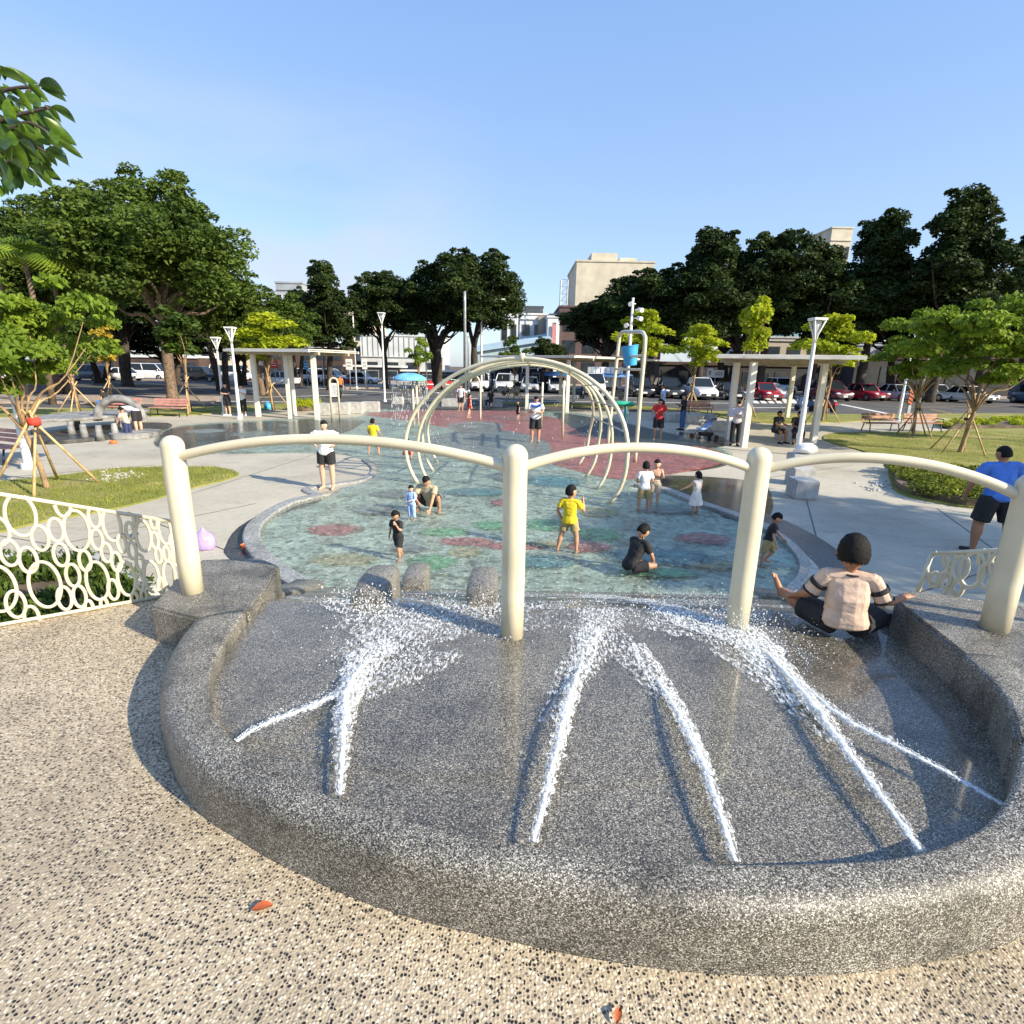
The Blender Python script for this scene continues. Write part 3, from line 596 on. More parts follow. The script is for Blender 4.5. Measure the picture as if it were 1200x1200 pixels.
RG = [(120, 170, 130), (365, 105, 80), (552, 180, 68), (655, 225, 103), (795, 190, 35), (900, 205, 52), (965, 255, 90), (-8, 265, 90), (57, 390, 82), (235, 303, 80), (327, 255, 75), (165, 432, 82), (450, 260, 127), (356, 400, 74), (568, 312, 66), (497, 436, 66), (426, 521, 72), (623, 388, 62), (714, 335, 58), (761, 260, 56), (681, 442, 62), (775, 376, 56), (840, 291, 97), (906, 316, 55), (820, 446, 55), (929, 405, 50), (975, 396, 50), (1010, 325, 48), (263, 576, 143), (92, 690, 86), (378, 655, 74), (466, 645, 70), (571, 554, 120), (663, 605, 65), (741, 540, 107), (820, 560, 54), (888, 529, 98), (943, 580, 50), (993, 520, 88), (1028, 410, 60), (185, 765, 70), (522, 712, 50), (610, 695, 46), (790, 665, 50), (845, 645, 45), (-10, 600, 145)]
def rings_on(RG, A, B, parent, zt, zb, r=.0135, off=(0, 570), sc=5.0, rxf=lambda x: .79-.00033*x):
    u = (B-A).normalized(); L = (B-A).length
    for cx, cy, ry in RG:
        c = plane_hit(off[0]+cx/sc, off[1]+cy/sc, A, B); t_ = plane_hit(off[0]+cx/sc, off[1]+(cy-ry)/sc, A, B); rad = (t_.z-c.z)-r*.6; rad0 = rad; q_ = plane_hit(off[0]+(cx+ry*rxf(cx))/sc, off[1]+cy/sc, A, B); rad = (Vector((q_.x-c.x, q_.y-c.y))).length-r*.6
        ts, tb_ = zt(c), zb(c); pts = [c+u*rad*math.cos(q)+Vector((0, 0, rad0*math.sin(q))) for q in [2*math.pi*k/40 for k in range(40)]]
        ok = [tb_-.004 <= p.z <= ts+.004 for p in pts]
        if all(ok): MB().tube(pts, r, 8, closed=True).build('ring', M['cream'], parent, True, world=True)
        else:
            st = next(k for k in range(40) if ok[k] and not ok[k-1]) if any(ok) else None
            if st is None: continue
            run = []
            for k in range(40):
                if ok[(st+k) % 40]: run.append(pts[(st+k) % 40])
                else: break
            if len(run) > 2: MB().tube(run, r, 8).build('ring', M['cream'], parent, True, world=True)
def lerpz(a, b_):
    return lambda c: a.z+(b_.z-a.z)*((Vector((c.x-a.x, c.y-a.y)).dot(Vector((b_.x-a.x, b_.y-a.y))))/Vector((b_.x-a.x, b_.y-a.y)).length_squared)
rings_on(RG, A, B, fence, lerpz(ta, tb), lerpz(ba, bb))
rr = random.Random(5)
for k in range(12):    # the stretch just outside the frame
    c = A+(A-B)*rr.uniform(.12, .9); rad = rr.uniform(.10, .22); c.z = rr.uniform(TZ+.3, TZ+.85)
    MB().tube([c+(B-A).normalized()*rad*math.cos(q)+Vector((0, 0, rad*math.sin(q))) for q in [2*math.pi*j/28 for j in range(28)]], .0135, 8, closed=True).build('ring', M['cream'], fence, True, world=True)
for cx, cy in ((232, 775), (765, 690)):
    c = plane_hit(cx/5, 570+cy/5, A, B); MB().tube([c, Vector((c.x, c.y, TZ-.02))], .013, 8).build('foot', M['cream'], fence, True, world=True)
A2 = Vector((X_at(1078, 4.35, 1.0), 4.38, TZ)); B2 = Vector((X_at(1230, 3.72, 1.0), 3.80, TZ))
fence2 = thing('ring_fence', 'short stretch of cream ring fence behind the right corner of the basin', 'fence', tuple(A2))
t2a, t2b = fence_line((1092, 649), (1235, 641), 0, .018, 'top_rail', fence2, A2, B2)
b2a = Vector((A2.x+.0, A2.y, TZ+.06)); b2b = Vector((B2.x, B2.y, TZ+.06)); MB().tube([b2a, b2b], .016, 10).build('bottom_rail', M['cream'], fence2, True, world=True)
MB().tube([t2a, b2a], .018, 10).build('end_upright', M['cream'], fence2, True, world=True)
rings_on([(935, 230, 0)][:0]+[(842, 300, 70), (893, 265, 42), (935, 300, 56), (985, 310, 80), (1035, 262, 40), (875, 350, 38), (830, 350, 35), (1050, 330, 60), (925, 385, 40), (1100, 290, 70), (1080, 380, 50), (890, 420, 40)], A2, B2, fence2, lerpz(t2a, t2b), lerpz(b2a, b2b), .016, off=(860, 580), sc=3.53, rxf=lambda x: .72)

# ------------------------------------------------------------------ jets, foam and spray
def npnoise(p, s): return mnoise.noise(Vector(p)*s)
def jet(pts, rads, label, seed):
    rr = random.Random(seed); W = [P(a, b_, z) for a, b_, z in pts]; path = cat_spline(W, 22); n = len(path)
    t = thing('water_jet', label, 'water jet', tuple(W[0]), 0, 'water jets shooting into the basin')
    rd = np.interp(np.linspace(0, 1, n), np.linspace(0, 1, len(rads)), rads)
    def hull(k_r, amp, m, nm):
        mb = MB(); rings = []; m_ = 20
        for i, p in enumerate(path):
            d = (path[min(i+1, n-1)]-path[max(i-1, 0)]).normalized(); x = Vector((d.y, -d.x, 0)).normalized(); y = x.cross(d); rg = []; g_ = min(1, i/n*4+.12)
            rv = rd[i]*k_r*(1+.35*g_*mnoise.noise(Vector((i*.35, seed*7, 0))))
            p2 = p+x*(rd[i]*.5*g_*mnoise.noise(Vector((i*.22, seed*3, 5))))
            for k in range(m_):
                a = 2*math.pi*k/m_; o_ = (x*math.cos(a)*1.3+y*math.sin(a)*.5)*rv; q = p2+o_
                f_ = mnoise.noise(q*45)*.6+abs(mnoise.noise(q*90))*.7+abs(mnoise.noise(q*170))*.4-.25; q = p2+o_*(1+f_*amp*g_); q.z = max(q.z, FZ+.001); rg.append(q)
            rings.append(rg)
        mb.ring_loft(rings); mb.build(nm, m, t, True, world=True)
    hull(.46, 1.1, M['white'], 'stream'); hull(1.2, 1.3, M['lace_jet'], 'outer_foam')
    dm = MB()
    for k in range(300):
        i = int(min(n-1, (rr.random()**.7)*n)); p = path[i]; sp = rd[i]*(.8+i/n*1.2); q = p+Vector((rr.gauss(0, sp), rr.gauss(0, sp), abs(rr.gauss(0, sp*.6))))
        q.z = max(q.z, FZ+.003); r = rr.uniform(.0008, .0026)
        dm.ell(q, (r, r*rr.uniform(.8, 1.8), r*rr.uniform(.8, 1.6)), 5, 4)
    dm.build('droplets', M['white'], t, True, world=True)['kind'] = 'stuff'
JZ = .895
jet([(276, 868, JZ), (310, 848, JZ+.012), (350, 833, JZ+.006), (398, 812, FZ+.02)], [.010, .014, .018, .018], 'leftmost water jet running right from the left rim to meet its neighbour', 1)
jet([(398, 931, JZ), (401, 890, JZ+.012), (403, 850, JZ+.012), (408, 805, JZ-.01), (430, 772, FZ+.02)], [.012, .018, .027, .034, .012], 'thick white jet from the lower left rim ending in a broad fan of foam', 2)
jet([(625, 986, JZ), (640, 930, JZ+.018), (652, 880, JZ+.025), (665, 825, JZ+.018), (682, 775, FZ+.02)], [.012, .016, .021, .020, .005], 'near middle water jet left of the centre line, rising from the front rim', 3)
jet([(862, 1009, JZ), (842, 945, JZ+.018), (820, 885, JZ+.025), (795, 835, JZ+.008), (770, 795, FZ+.02)], [.013, .017, .022, .020, .005], 'near water jet right of the centre post with a ragged tip, from the front rim', 4)
jet([(1080, 998, JZ+.01), (1035, 935, JZ+.018), (985, 868, JZ+.022), (945, 815, JZ+.006), (900, 765, FZ+.03)], [.014, .019, .025, .030, .012], 'long white jet crossing to the foot of the third post from the right front rim', 5)
jet([(1178, 944, JZ+.006), (1110, 905, JZ+.025), (1040, 868, JZ+.03), (985, 838, JZ+.018), (935, 795, FZ+.03)], [.010, .013, .018, .022, .010], 'rightmost water jet slanting from the right rim beneath the seated boy', 6)
nz_i = 0
def on_ramp(px, py, dz=.012):
    y = 2.2
    d = ray(px, py)
    for _ in range(700):
        y += .012; z = CH+d[2]*y/d[1]
        if z <= rz_(y)+dz: return Vector((d[0]*y/d[1], y, z))
    return P(px, py, dz)
def ribbon(pxs, widths, m, dz, label, seed=0, group='foam sheets on the slide'):
    pts = [on_ramp(a, b_, dz) for a, b_ in pxs]; path = cat_spline(pts, 8); n = len(path); w = np.interp(np.linspace(0, 1, n), np.linspace(0, 1, len(widths)), widths)
    V = []; Fc = []; K = 8
    for i, p in enumerate(path):
        d = (path[min(i+1, n-1)]-path[max(i-1, 0)]); d.z = 0; d.normalize(); x = Vector((-d.y, d.x, 0))
        for k in range(K+1):
            s = (k/K-.5); jag = 1+.5*mnoise.noise(Vector((p.x*9+seed, p.y*9, k*3 if k in (0, K) else 0)))
            q = p+x*(s*w[i]*(jag if k in (0, K) else 1)); q.z = max(rz_(q.y), .062)+dz+.010*mnoise.noise(q*14)+.008*(1-(2*s)**2); V.append(tuple(q))
    for i in range(n-1):
        for k in range(K): a = i*(K+1)+k; Fc.append((a, a+1, a+K+2, a+K+1))
    o = fast_mesh('foam', V, Fc, m, None, True); return tag(o, label, 'foam', None, 'stuff')
ribbon([(408, 830), (420, 790), (440, 765), (470, 745), (530, 730)], [.10, .22, .55, .62, .35], M['lace'], .012, 'fan of white foam where the two left jets meet')
ribbon([(405, 850), (412, 800), (432, 768), (460, 752)], [.10, .18, .26, .2], M['lace_dense'], .02, 'dense white foam core of the left fan')
ribbon([(400, 818), (470, 790), (540, 765)], [.16, .30, .1], M['lace'], .014, 'thin foam tongue pointing right from the left fan')
ribbon([(640, 850), (668, 800), (690, 750), (700, 715)], [.10, .20, .24, .30], M['lace'], .012, 'broken foam streak at the end of the near middle jet')
ribbon([(700, 715), (730, 760), (780, 820)], [.3, .22, .12], M['lace'], .012, 'foam streak joining the pool edge to the ragged tipped jet')
ribbon([(940, 830), (900, 775), (870, 745), (800, 722), (720, 700), (640, 700)], [.14, .26, .34, .30, .30, .2], M['lace_dense'], .018, 'bright foam band curling round the third post toward the pool')
ribbon([(900, 790), (860, 750), (820, 735), (760, 722)], [.3, .5, .5, .4], M['lace'], .012, 'wide foam sheet at the foot of the third post')
ribbon([(905, 730), (960, 735), (1010, 752)], [.2, .2, .1], M['lace_thin'], .014, 'thin foam in front of the seated boy')
ribbon([(340, 700), (420, 712), (500, 716), (580, 720)], [.10, .30, .34, .2], M['lace'], .012, 'foam along the humps at the slide foot')
ribbon([(385, 694), (500, 694), (640, 696), (800, 698), (905, 700)], [.12, .3, .34, .4, .3], M['lace'], .016, 'line of foam where the slide meets the pool')
ribbon([(500, 745), (440, 735), (400, 728)], [.3, .4, .2], M['lace'], .022, 'foam sheet below the leftmost hump')
ribbon([(420, 728), (520, 736), (640, 724), (760, 718), (880, 716)], [.25, .3, .4, .45, .3], M['lace_thin'], .010, 'thin web of foam across the lower end of the slide')
ribbon([(380, 704), (480, 702), (600, 706), (720, 706), (840, 706), (930, 712)], [.2, .35, .4, .45, .45, .2], M['lace'], .020, 'broken white splash band running along the lip of the slide')
ribbon([(700, 725), (706, 760), (690, 790)], [.18, .16, .1], M['lace'], .012, 'foam tail between the two middle jets')
ribbon([(860, 775), (930, 830), (1010, 900)], [.10, .12, .03], M['lace'], .010, 'thin foam trailing beside the long right jet')
ribbon([(655, 880), (668, 820), (684, 770), (695, 735)], [.05, .10, .13, .16], M['lace_dense'], .016, 'white foam trail along the near middle jet')
ribbon([(828, 900), (800, 840), (772, 795), (745, 755)], [.05, .10, .13, .14], M['lace_dense'], .016, 'white foam trail along the ragged tipped jet')
ribbon([(985, 868), (940, 812), (905, 770), (875, 745)], [.05, .12, .20, .26], M['lace_dense'], .022, 'white foam trail where the two right jets run together')
def spray(cx, cy, sx, sy, h, n, label, seed, rmax=.007):
    rr = random.Random(seed); mb = MB()
    for k in range(int(n*1.3)):
        c = on_ramp(cx+rr.gauss(0, sx), cy+rr.gauss(0, sy), .01); c.z += abs(rr.gauss(0, h)); r = (.001+(rmax*.46)*rr.random()**2.2)
        mb.ell(c, (r*rr.uniform(.7, 1.4), r*rr.uniform(.7, 1.4), r*rr.uniform(.7, 1.8)), 5, 4)
    o = mb.build('spray', M['white'], None, True); return tag(o, label, 'spray', None, 'stuff')
spray(430, 712, 24, 12, .09, 700, 'white spray bursting round the leftmost hump', 1, .010)
spray(500, 705, 30, 9, .05, 450, 'spray between the middle and the right hump', 2, .008)
spray(567, 722, 18, 8, .06, 380, 'spray at the foot of the dark sided hump', 3, .009)
spray(865, 738, 22, 12, .09, 900, 'spray thrown up round the foot of the third post', 4, .010)
spray(790, 715, 60, 11, .05, 900, 'spray over the foam band right of the centre post', 5, .009)
spray(690, 712, 30, 12, .03, 300, 'droplets at the end of the near middle jet', 6)
spray(920, 765, 26, 18, .05, 550, 'droplets where the two right jets merge', 7)
spray(440, 770, 35, 20, .025, 600, 'droplets over the left foam fan', 8)
spray(905, 655, 18, 10, .03, 200, 'droplets round the boy in the small round pool', 9)
spray(590, 745, 14, 6, .03, 160, 'droplets at the foot of the centre post', 10)
spray(790, 690, 60, 5, .02, 300, 'sparkling droplets along the pool edge', 11)

# ------------------------------------------------------------------ people
RM = []      # objects to remesh
def perp(T):
    X = Vector((1, 0, 0)); Y = T.cross(X)*-1
    Y = (Vector((0, 1, 0))-T*T.y).normalized(); X = Y.cross(T).normalized(); return X, Y
def U(*v): return Vector(v).normalized()
def person(label, loc, yaw, h, T=(0, 0, 1), arms=(((-.25, .02, -1), (-.1, .15, -1)), ((.25, .02, -1), (.1, .15, -1))), legs=(((-.06, 0, -1), (0, -.03, -1)), ((.06, 0, -1), (0, -.03, -1))),
           look=(0, 0), skin='a', top=('shirt', 'white'), bottom=('shorts', 'black', .7), hair='short', bulk=1.0, vox=None, feet_out=.2, sit=None, sleeve=.65, hem=-.12, neck=None, name='person', shoes=None, group=None, anchor='feet', lean=0, hs=1.0):
    child = h < 1.38; s = h
    T = U(*T); X, Y = perp(T)
    if lean: X = (X*math.cos(lean)+T*math.sin(lean)).normalized()
    hh = h*(.132 if not child else .165 if h > 1.15 else .182)
    hh *= hs
    thl, shl = (.245*h, .235*h) if not child else (.222*h, .205*h)
    tl = .285*h; sw = (.108 if not child else .102)*h*(.5+.5*bulk); hw = .052*h*bulk
    ual, fal, hal = .162*h, .142*h, .075*h
    O = Vector((0, 0, 0)); C_ = O+T*tl; S = [C_-X*sw, C_+X*sw]; H = [O-X*hw, O+X*hw]
    def loc2(v): return X*v[0]+Y*v[1]+T*v[2]
    arm = []
    for k in (0, 1):
        a, b_ = Vector(arms[k][0]).normalized(), Vector(arms[k][1]).normalized()
        e = S[k]+a*ual; w = e+b_*fal; arm.append((S[k], e, w, b_))
    leg = []
    for k in (0, 1):
        a, b_ = Vector(legs[k][0]).normalized(), Vector(legs[k][1]).normalized()
        kn = H[k]+a*thl; an = kn+b_*shl
        ff = Vector(legs[k][2]).normalized() if len(legs[k]) > 2 else Vector(((-1 if k == 0 else 1)*feet_out, 1, -.02)).normalized()
        leg.append((H[k], kn, an, ff))
    zmin = min([l[2].z for l in leg])-.042*h
    if sit is not None: zmin = min(zmin, -.075*h*bulk) if sit == 'floor' else zmin
    fx = sum(l[2].x for l in leg)/2; fy = sum(l[2].y for l in leg)/2
    if anchor == 'hip': fx = fy = 0
    off = Vector((-fx, -fy, -zmin))
    t = thing(name, label, 'person', tuple(loc), math.radians(yaw), group)
    def ringp(c, rx, ry, n=14, pw=2.4):
        r = []
        for i in range(n):
            a = 2*math.pi*i/n; ca, sa = math.cos(a), math.sin(a)
            r.append(c+off+X*(abs(ca)**(2/pw)*math.copysign(1, ca)*rx)+Y*(abs(sa)**(2/pw)*math.copysign(1, sa)*ry))
        return r
    bk = bulk; fat = max(0, bulk-1)
    prof = [(-.10, .050*bk, .040*bk), (-.04, .080*bk, .058*bk), (.08, .086*bk, .064*bk), (.32, .075*bk+.01*fat, .058*bk+.02*fat), (.55, .083*bk, .064*bk+.015*fat), (.78, .094*(.5+.5*bk), .062), (.92, .100*(.5+.5*bk), .050), (1.0, .088*(.5+.5*bk), .036), (1.045, .056, .032), (1.09, .031, .030)]
    def torso(mb, f0, f1, add, flare=0):
        q = [p for p in prof if f0 <= p[0] <= f1]; rg = []
        for f_, rx, ry in q: 
            fl_ = flare*max(0, (.35-f_))*h
            rg.append(ringp(O+T*tl*f_, rx*h+add+fl_, ry*h+add+fl_*.7))
        mb.ring_loft(rg)
    b = MB(); torso(b, -1, 2, 0)
    for k in (0, 1): b.tube([C_+T*.006*h+off, S[k]+off], [.034*h, .031*h], 10, round_ends=True)
    nk = Vector(neck).normalized() if neck else (T*.8+Vector((0, 0, 1))*.4+Y*.08).normalized()
    nb = C_+T*.005*h; hc = nb+nk*(.035*h)+nk*(hh*.5)
    b.tube([nb-T*.03*h+off, nb+nk*.05*h+off, hc+off], [.034*h, .029*h, .027*h], 12)
    # head
    yawh, pit = math.radians(look[0]), math.radians(look[1])
    Rb = Matrix((X, Y, T)).transposed() if neck else Matrix((X, (Vector((0, 1, 0))-Vector((0, 1, 0)).dot(nk)*nk).normalized(), nk)).transposed()
    Xh = X; Yh = (Y-nk*Y.dot(nk)).normalized(); Xh = Yh.cross(nk); RB = Matrix((Xh, Yh, nk)).transposed()
    Hm = RB @ Matrix.Rotation(yawh, 3, 'Z') @ Matrix.Rotation(pit, 3, 'X')
    rx, ry, rz0 = hh*.375, hh*.43, hh*.50
    def hfn(v):
        w = Vector(v)
        if w.z < 0: k = 1-.30*(-w.z)**1.5; w.x *= k; w.y = w.y*(1-.12*(-w.z))+.10*(-w.z)
        return w
    b.ell(hc+off, (rx, ry, rz0), 20, 14, Hm, hfn)
    def hp(x, y, z): return hc+off+Hm @ Vector((x*rx, y*ry, z*rz0))
    b.tube([hp(0, .93, .12), hp(0, 1.14, -.20), hp(0, .96, -.30)], [hh*.03, hh*.055, hh*.04], 8)
    for sx in (-1, 1): b.ell(hp(sx*1.02, -.02, -.05), (hh*.035, hh*.07, hh*.105), 8, 6, Hm)
    # limbs
    for k in (0, 1):
        s0, e, w, d = arm[k]; q = (.5+.5*bk)
        b.tube([s0+off, s0.lerp(e, .35)+off, e+off, e.lerp(w, .3)+off, w+off], [.033*h*q, .030*h*q, .022*h*q, .024*h*q, .0155*h*q], 12, round_ends=True)
        # hand: palm, four unequal curled fingers, thumb
        sd = X if k == 0 else -X   # thumb side direction (towards body/front)
        th = (Y*.8+sd*.4); th = (th-d*th.dot(d)).normalized(); nn = d.cross(th).normalized()
        pc = w+d*hal*.32
        b.tube([w+off, pc+off+d*hal*.2], [.017*h, .019*h], 10, round_ends=True)
        b.ell(pc+off, (.012*h, .024*h, hal*.40), 10, 8, Matrix((nn, th, d)).transposed())
        for fi, fl_ in enumerate((.46, .52, .48, .38)):
            o_ = pc+d*hal*.34+th*(.018-.012*fi)*h; k1 = o_+d*hal*fl_*.55; k2 = k1+(d+nn*(.55 if k == 0 else -.55)).normalized()*hal*fl_*.5
            b.tube([o_-d*hal*.2+off, k1+off, k2+off], [.0062*h, .0056*h, .0048*h], 7, round_ends=True)
        o_ = pc-d*hal*.15+th*.018*h; k1 = o_+(d*.75+th*.75)*hal*.34; b.tube([o_-th*.012*h+off, k1+off, k1+d*hal*.24+off], [.009*h, .0068*h, .0055*h], 7, round_ends=True)
        h0, kn, an, ff = leg[k]
        ca = h0.lerp(kn, .0)
        b.tube([h0+T*.02*h+off, h0+off, h0.lerp(kn, .35)+off, h0.lerp(kn, .8)+off, kn+off, kn.lerp(an, .28)-Vector((0, .004*h, 0))+off, kn.lerp(an, .65)+off, an+off], [.045*h*bk, .054*h*bk, .052*h*bk, .038*h*bk, .0345*h*bk, .036*h*bk, .026*h*bk, .0195*h*bk], 12, round_ends=True)
        up = Vector((0, 0, 1)); up = (up-ff*up.dot(ff)).normalized()
        if up.length < .1: up = Vector((0, 0, 1))
        sl_ = -up*.022*h
        b.tube([an-ff*.018*h+sl_*.9+off, an+ff*.02*h+sl_*.7+off, an+ff*.07*h+sl_*1.1+off, an+ff*.105*h+sl_*1.25+off], [.021*h, .023*h, .020*h, .013*h], 10, round_ends=True)
        if vox and vox < .006:
            sid = ff.cross(up).normalized()*(1 if k == 1 else -1)
            for ti in range(5):
                tb_ = an+ff*.10*h+sl_*1.25-sid*(.018-.0095*ti)*h*-1; b.tube([tb_+off, tb_+ff*(.030-.004*ti)*h+off], [.0075*h if ti == 0 else .0055*h, .006*h if ti == 0 else .0045*h], 7, round_ends=True)
    vx = vox or max(.0055, .0062*h)
    o = b.build('body', SK[skin], t, True); RM.append((o, vx, 3))
    # eyes, mouth
    for sx in (-1, 1): 
        MB().ell(hp(sx*.40, .90, .05), (hh*.045, hh*.02, hh*.028), 8, 6, Hm).build('eye', M['dot'], t, True)
    MB().ell(hp(0, .97, -.50), (hh*.085, hh*.02, hh*.018), 8, 6, Hm).build('mouth', M['lip'], t, True)
    # hair
    hb = MB()
    def cap(v):
        w = Vector(v); ss = lambda e0, e1, x: (lambda q: q*q*(3-2*q))(max(0., min(1., (x-e0)/(e1-e0))))
        front = ss(-.35, .25, w.y); hl = .34+.10*mnoise.noise(w*6)
        vis = ss(hl-.10, hl+.10, w.z)*front+ss(-.62, -.42, w.z)*(1-front)
        k = .84+vis*(.20+.07*(1-front)+.05*max(0, w.z)); k += (.035*mnoise.noise(w*5)+.03*mnoise.noise(w*13))*vis
        return w*k
    hb.ell(hc+off, (rx, ry, rz0), 36, 28, Hm, cap)
    if hair in ('long', 'pony', 'bob'):
        L = dict(long=1.9, pony=1.5, bob=.95)[hair]; ww_ = dict(long=.75, pony=.28, bob=.9)[hair]
        rg = []
        for k in range(7):
            f_ = k/6; c = hp(0, -.72-.10*f_, .25)+Vector((0, 0, -1))*hh*L*.5*f_*1.1-Y*hh*.08*f_
            r = []
            for i in range(10):
                a = 2*math.pi*i/10; r.append(c+Xh*math.cos(a)*rx*ww_*(1-.35*f_)+Yh*math.sin(a)*ry*.34*(1-.3*f_))
            rg.append(r)
        hb.ring_loft(rg)
    o = hb.build('hair', M['hair'], t, True); RM.append((o, vx*1.1, 1))
    ext = .006*h+.002
    if top:
        c = MB(); kind, colr = top[:2]
        torso(c, hem, 1.05, ext, (top[2] if len(top) > 2 else .12)*.22)
        if kind == 'dress':
            q = []
            for f_ in (.3, 0, -.25, -.55, -.85): q.append(ringp(O+T*tl*.3*(f_ > .2)+(O+Vector((0, 0, 1))*tl*f_ if f_ <= .2 else O*0), (.085+.075*max(0, .3-f_))*h, (.066+.06*max(0, .3-f_))*h))
            c.ring_loft(q)
        for k in (0, 1):
            s0, e, w, d = arm[k]
            c.tube([C_+T*.006*h+off, s0+off], [.034*h+ext*.7, .032*h*(.5+.5*bk)+ext*.7], 12, round_ends=True)
            if sleeve > 0:
                if sleeve <= 1: c.tube([s0.lerp(C_, .3)+off, s0+off, s0.lerp(e, sleeve)+off], [.034*h+ext*.5, .0345*h*(.5+.5*bk)+ext*.8, .031*h*(.5+.5*bk)+ext*1.7], 12)
                else: c.tube([s0+off, e+off, e.lerp(w, sleeve-1)+off], [.040*h+ext, .029*h+ext, .022*h+ext], 12)
        o = c.build({'dress': 'dress', 'shirt': 'shirt'}[kind], cloth(colr), t, True); RM.append((o, vx*.9, 1.5))
    if bottom:
        c = MB(); kind, colr, ln_ = bottom
        torso(c, -.12, .34, ext*.9 if top else ext)
        if kind == 'skirt':
            c.ring_loft([ringp(O+T*tl*.32, .084*h*bk, .064*h*bk), ringp(O, .100*h*bk, .074*h*bk), ringp(O-Vector((0, 0, ln_*thl)), .112*h*bk, .080*h*bk)])
        else:
            for k in (0, 1):
                h0, kn, an, ff = leg[k]
                if ln_ <= 1: c.tube([h0+T*.03*h+off, h0+off, h0.lerp(kn, ln_*.6)+off, h0.lerp(kn, ln_)+off], [.055*h*bk, .060*h*bk+ext, .056*h*bk+ext, .053*h*bk+ext*1.3], 14)
                else: c.tube([h0+T*.03*h+off, h0+off, kn+off, kn.lerp(an, .5)+off, kn.lerp(an, ln_-1)+off], [.052*h*bk, .058*h*bk+ext, .042*h*bk+ext, .038*h*bk+ext, .030*h*bk+ext], 14)
        o = c.build({'skirt': 'skirt', 'shorts': 'shorts', 'pants': 'trousers'}[kind], cloth(colr), t, True); RM.append((o, vx*.9, 1.5))
    if shoes:
        for k in (0, 1):
            h0, kn, an, ff = leg[k]; up = Vector((0, 0, 1)); sl_ = -up*.022*h
            MB().tube([an-ff*.02*h+sl_*.9+off, an+ff*.02*h+sl_*.7+off, an+ff*.07*h+sl_*1.1+off, an+ff*.115*h+sl_*1.1+off], [.026*h, .028*h, .025*h, .018*h], 10, round_ends=True).build('shoe', cloth(shoes), t, True)
    t['hip_z'] = off.z
    t.pop('hip_z') if hasattr(t, 'pop') else None
    return t, dict(hc=hc+off, off=off, arm=arm, leg=leg, h=h, hh=hh)
def hgt(px, pyf, pyh, z=0):
    p = P(px, pyf, z); return R(px, pyh, p.y).z-z
GW = .0
DN = ((-.18, .05, -1), (-.05, .25, -1)); 
# 1 woman facing the camera, hands on hips
person('woman in white top and black shorts facing the basin with hands on her hips', P(385, 573), 175, hgt(385, 573, 491), arms=(((-1, -.1, -.55), (.75, .35, -.55)), ((1, -.1, -.55), (-.75, .35, -.55))), top=('shirt', 'white'), bottom=('shorts', 'black', .62), bulk=1.12, skin='b', sleeve=.5, hair='pony')
# 2 boy in yellow far left of the tunnel
person('boy in yellow shirt and navy shorts wading away, left of the arch tunnel', P(438, 533), -10, hgt(438, 533, 488), legs=(((-.35, .0, -1), (-.1, -.1, -1)), ((.3, .1, -1), (.15, -.2, -1))), top=('shirt', 'yellow'), bottom=('shorts', 'navy', .55), arms=(((-.3, .2, -1), (0, .8, -.6)), ((.3, .2, -1), (0, .8, -.6))))
# 3 red toddler crouching
person('toddler in red crouching in the water beside the tunnel legs', P(478, 538), -30, .86, T=(0, .45, 1), legs=(((-.3, .9, .1), (0, -.45, -1)), ((.3, .9, .1), (0, -.45, -1))), top=('shirt', 'red'), bottom=('shorts', 'red', .7), arms=(((-.2, .6, -1), (0, .5, -1)), ((.2, .6, -1), (0, .5, -1))))
# 4 walking kid in black
person('small boy in black wading with one hand at his face', P(470, 655), 152, hgt(472, 655, 594), T=(.02, .10, 1), legs=(((-.05, .38, -1), (0, -.12, -1)), ((.05, -.35, -1), (0, -.55, -1))), arms=(((-.2, .35, -1), (.45, .35, .95)), ((.3, -.05, -1), (.1, .2, -1))), look=(-10, -22), top=('shirt', 'black'), bottom=('shorts', 'black', .85), skin='a')
# 5 toddler in blue
person('toddler in light blue suit with red hem standing beside the squatting man', P(483, 610), 160, hgt(483, 611, 568), look=(-8, -12), arms=(((-.2, .3, -1), (.5, .8, -.1)), ((.2, .1, -1), (0, .2, -1))), top=('shirt', 'lightblue'), bottom=('pants', 'lightblue', 1.75), sleeve=1.7, skin='b')
# 6 squatting man
person('man in tan camp shirt and black shorts squatting beside a toddler', P(503, 600), 168, 1.40, T=(-.05, .62, 1), legs=(((-.55, .85, .62), (.1, -.55, -1)), ((.55, .85, .62), (-.1, -.55, -1))), arms=(((-.05, .75, -.8), (.15, .5, -1)), ((.35, .5, -.9), (-.6, .6, -.3))), look=(0, -12), top=('shirt', 'pattern'), bottom=('shorts', 'black', .85), skin='a')
# 7 yellow shirt boy
person('boy in yellow shirt seen from behind, right of the centre post', P(664, 648), -22, hgt(665, 648, 566), legs=(((-.30, .0, -1), (-.18, -.12, -1)), ((.22, .12, -1), (.05, -.05, -1))), arms=(((-.55, -.1, -1), (.35, .5, -.9)), ((.55, .35, -.9), (-.25, .35, 1))), look=(-38, 0), top=('shirt', 'yellow', .3), bottom=('shorts', 'khaki', .6), skin='a', hem=-.12)
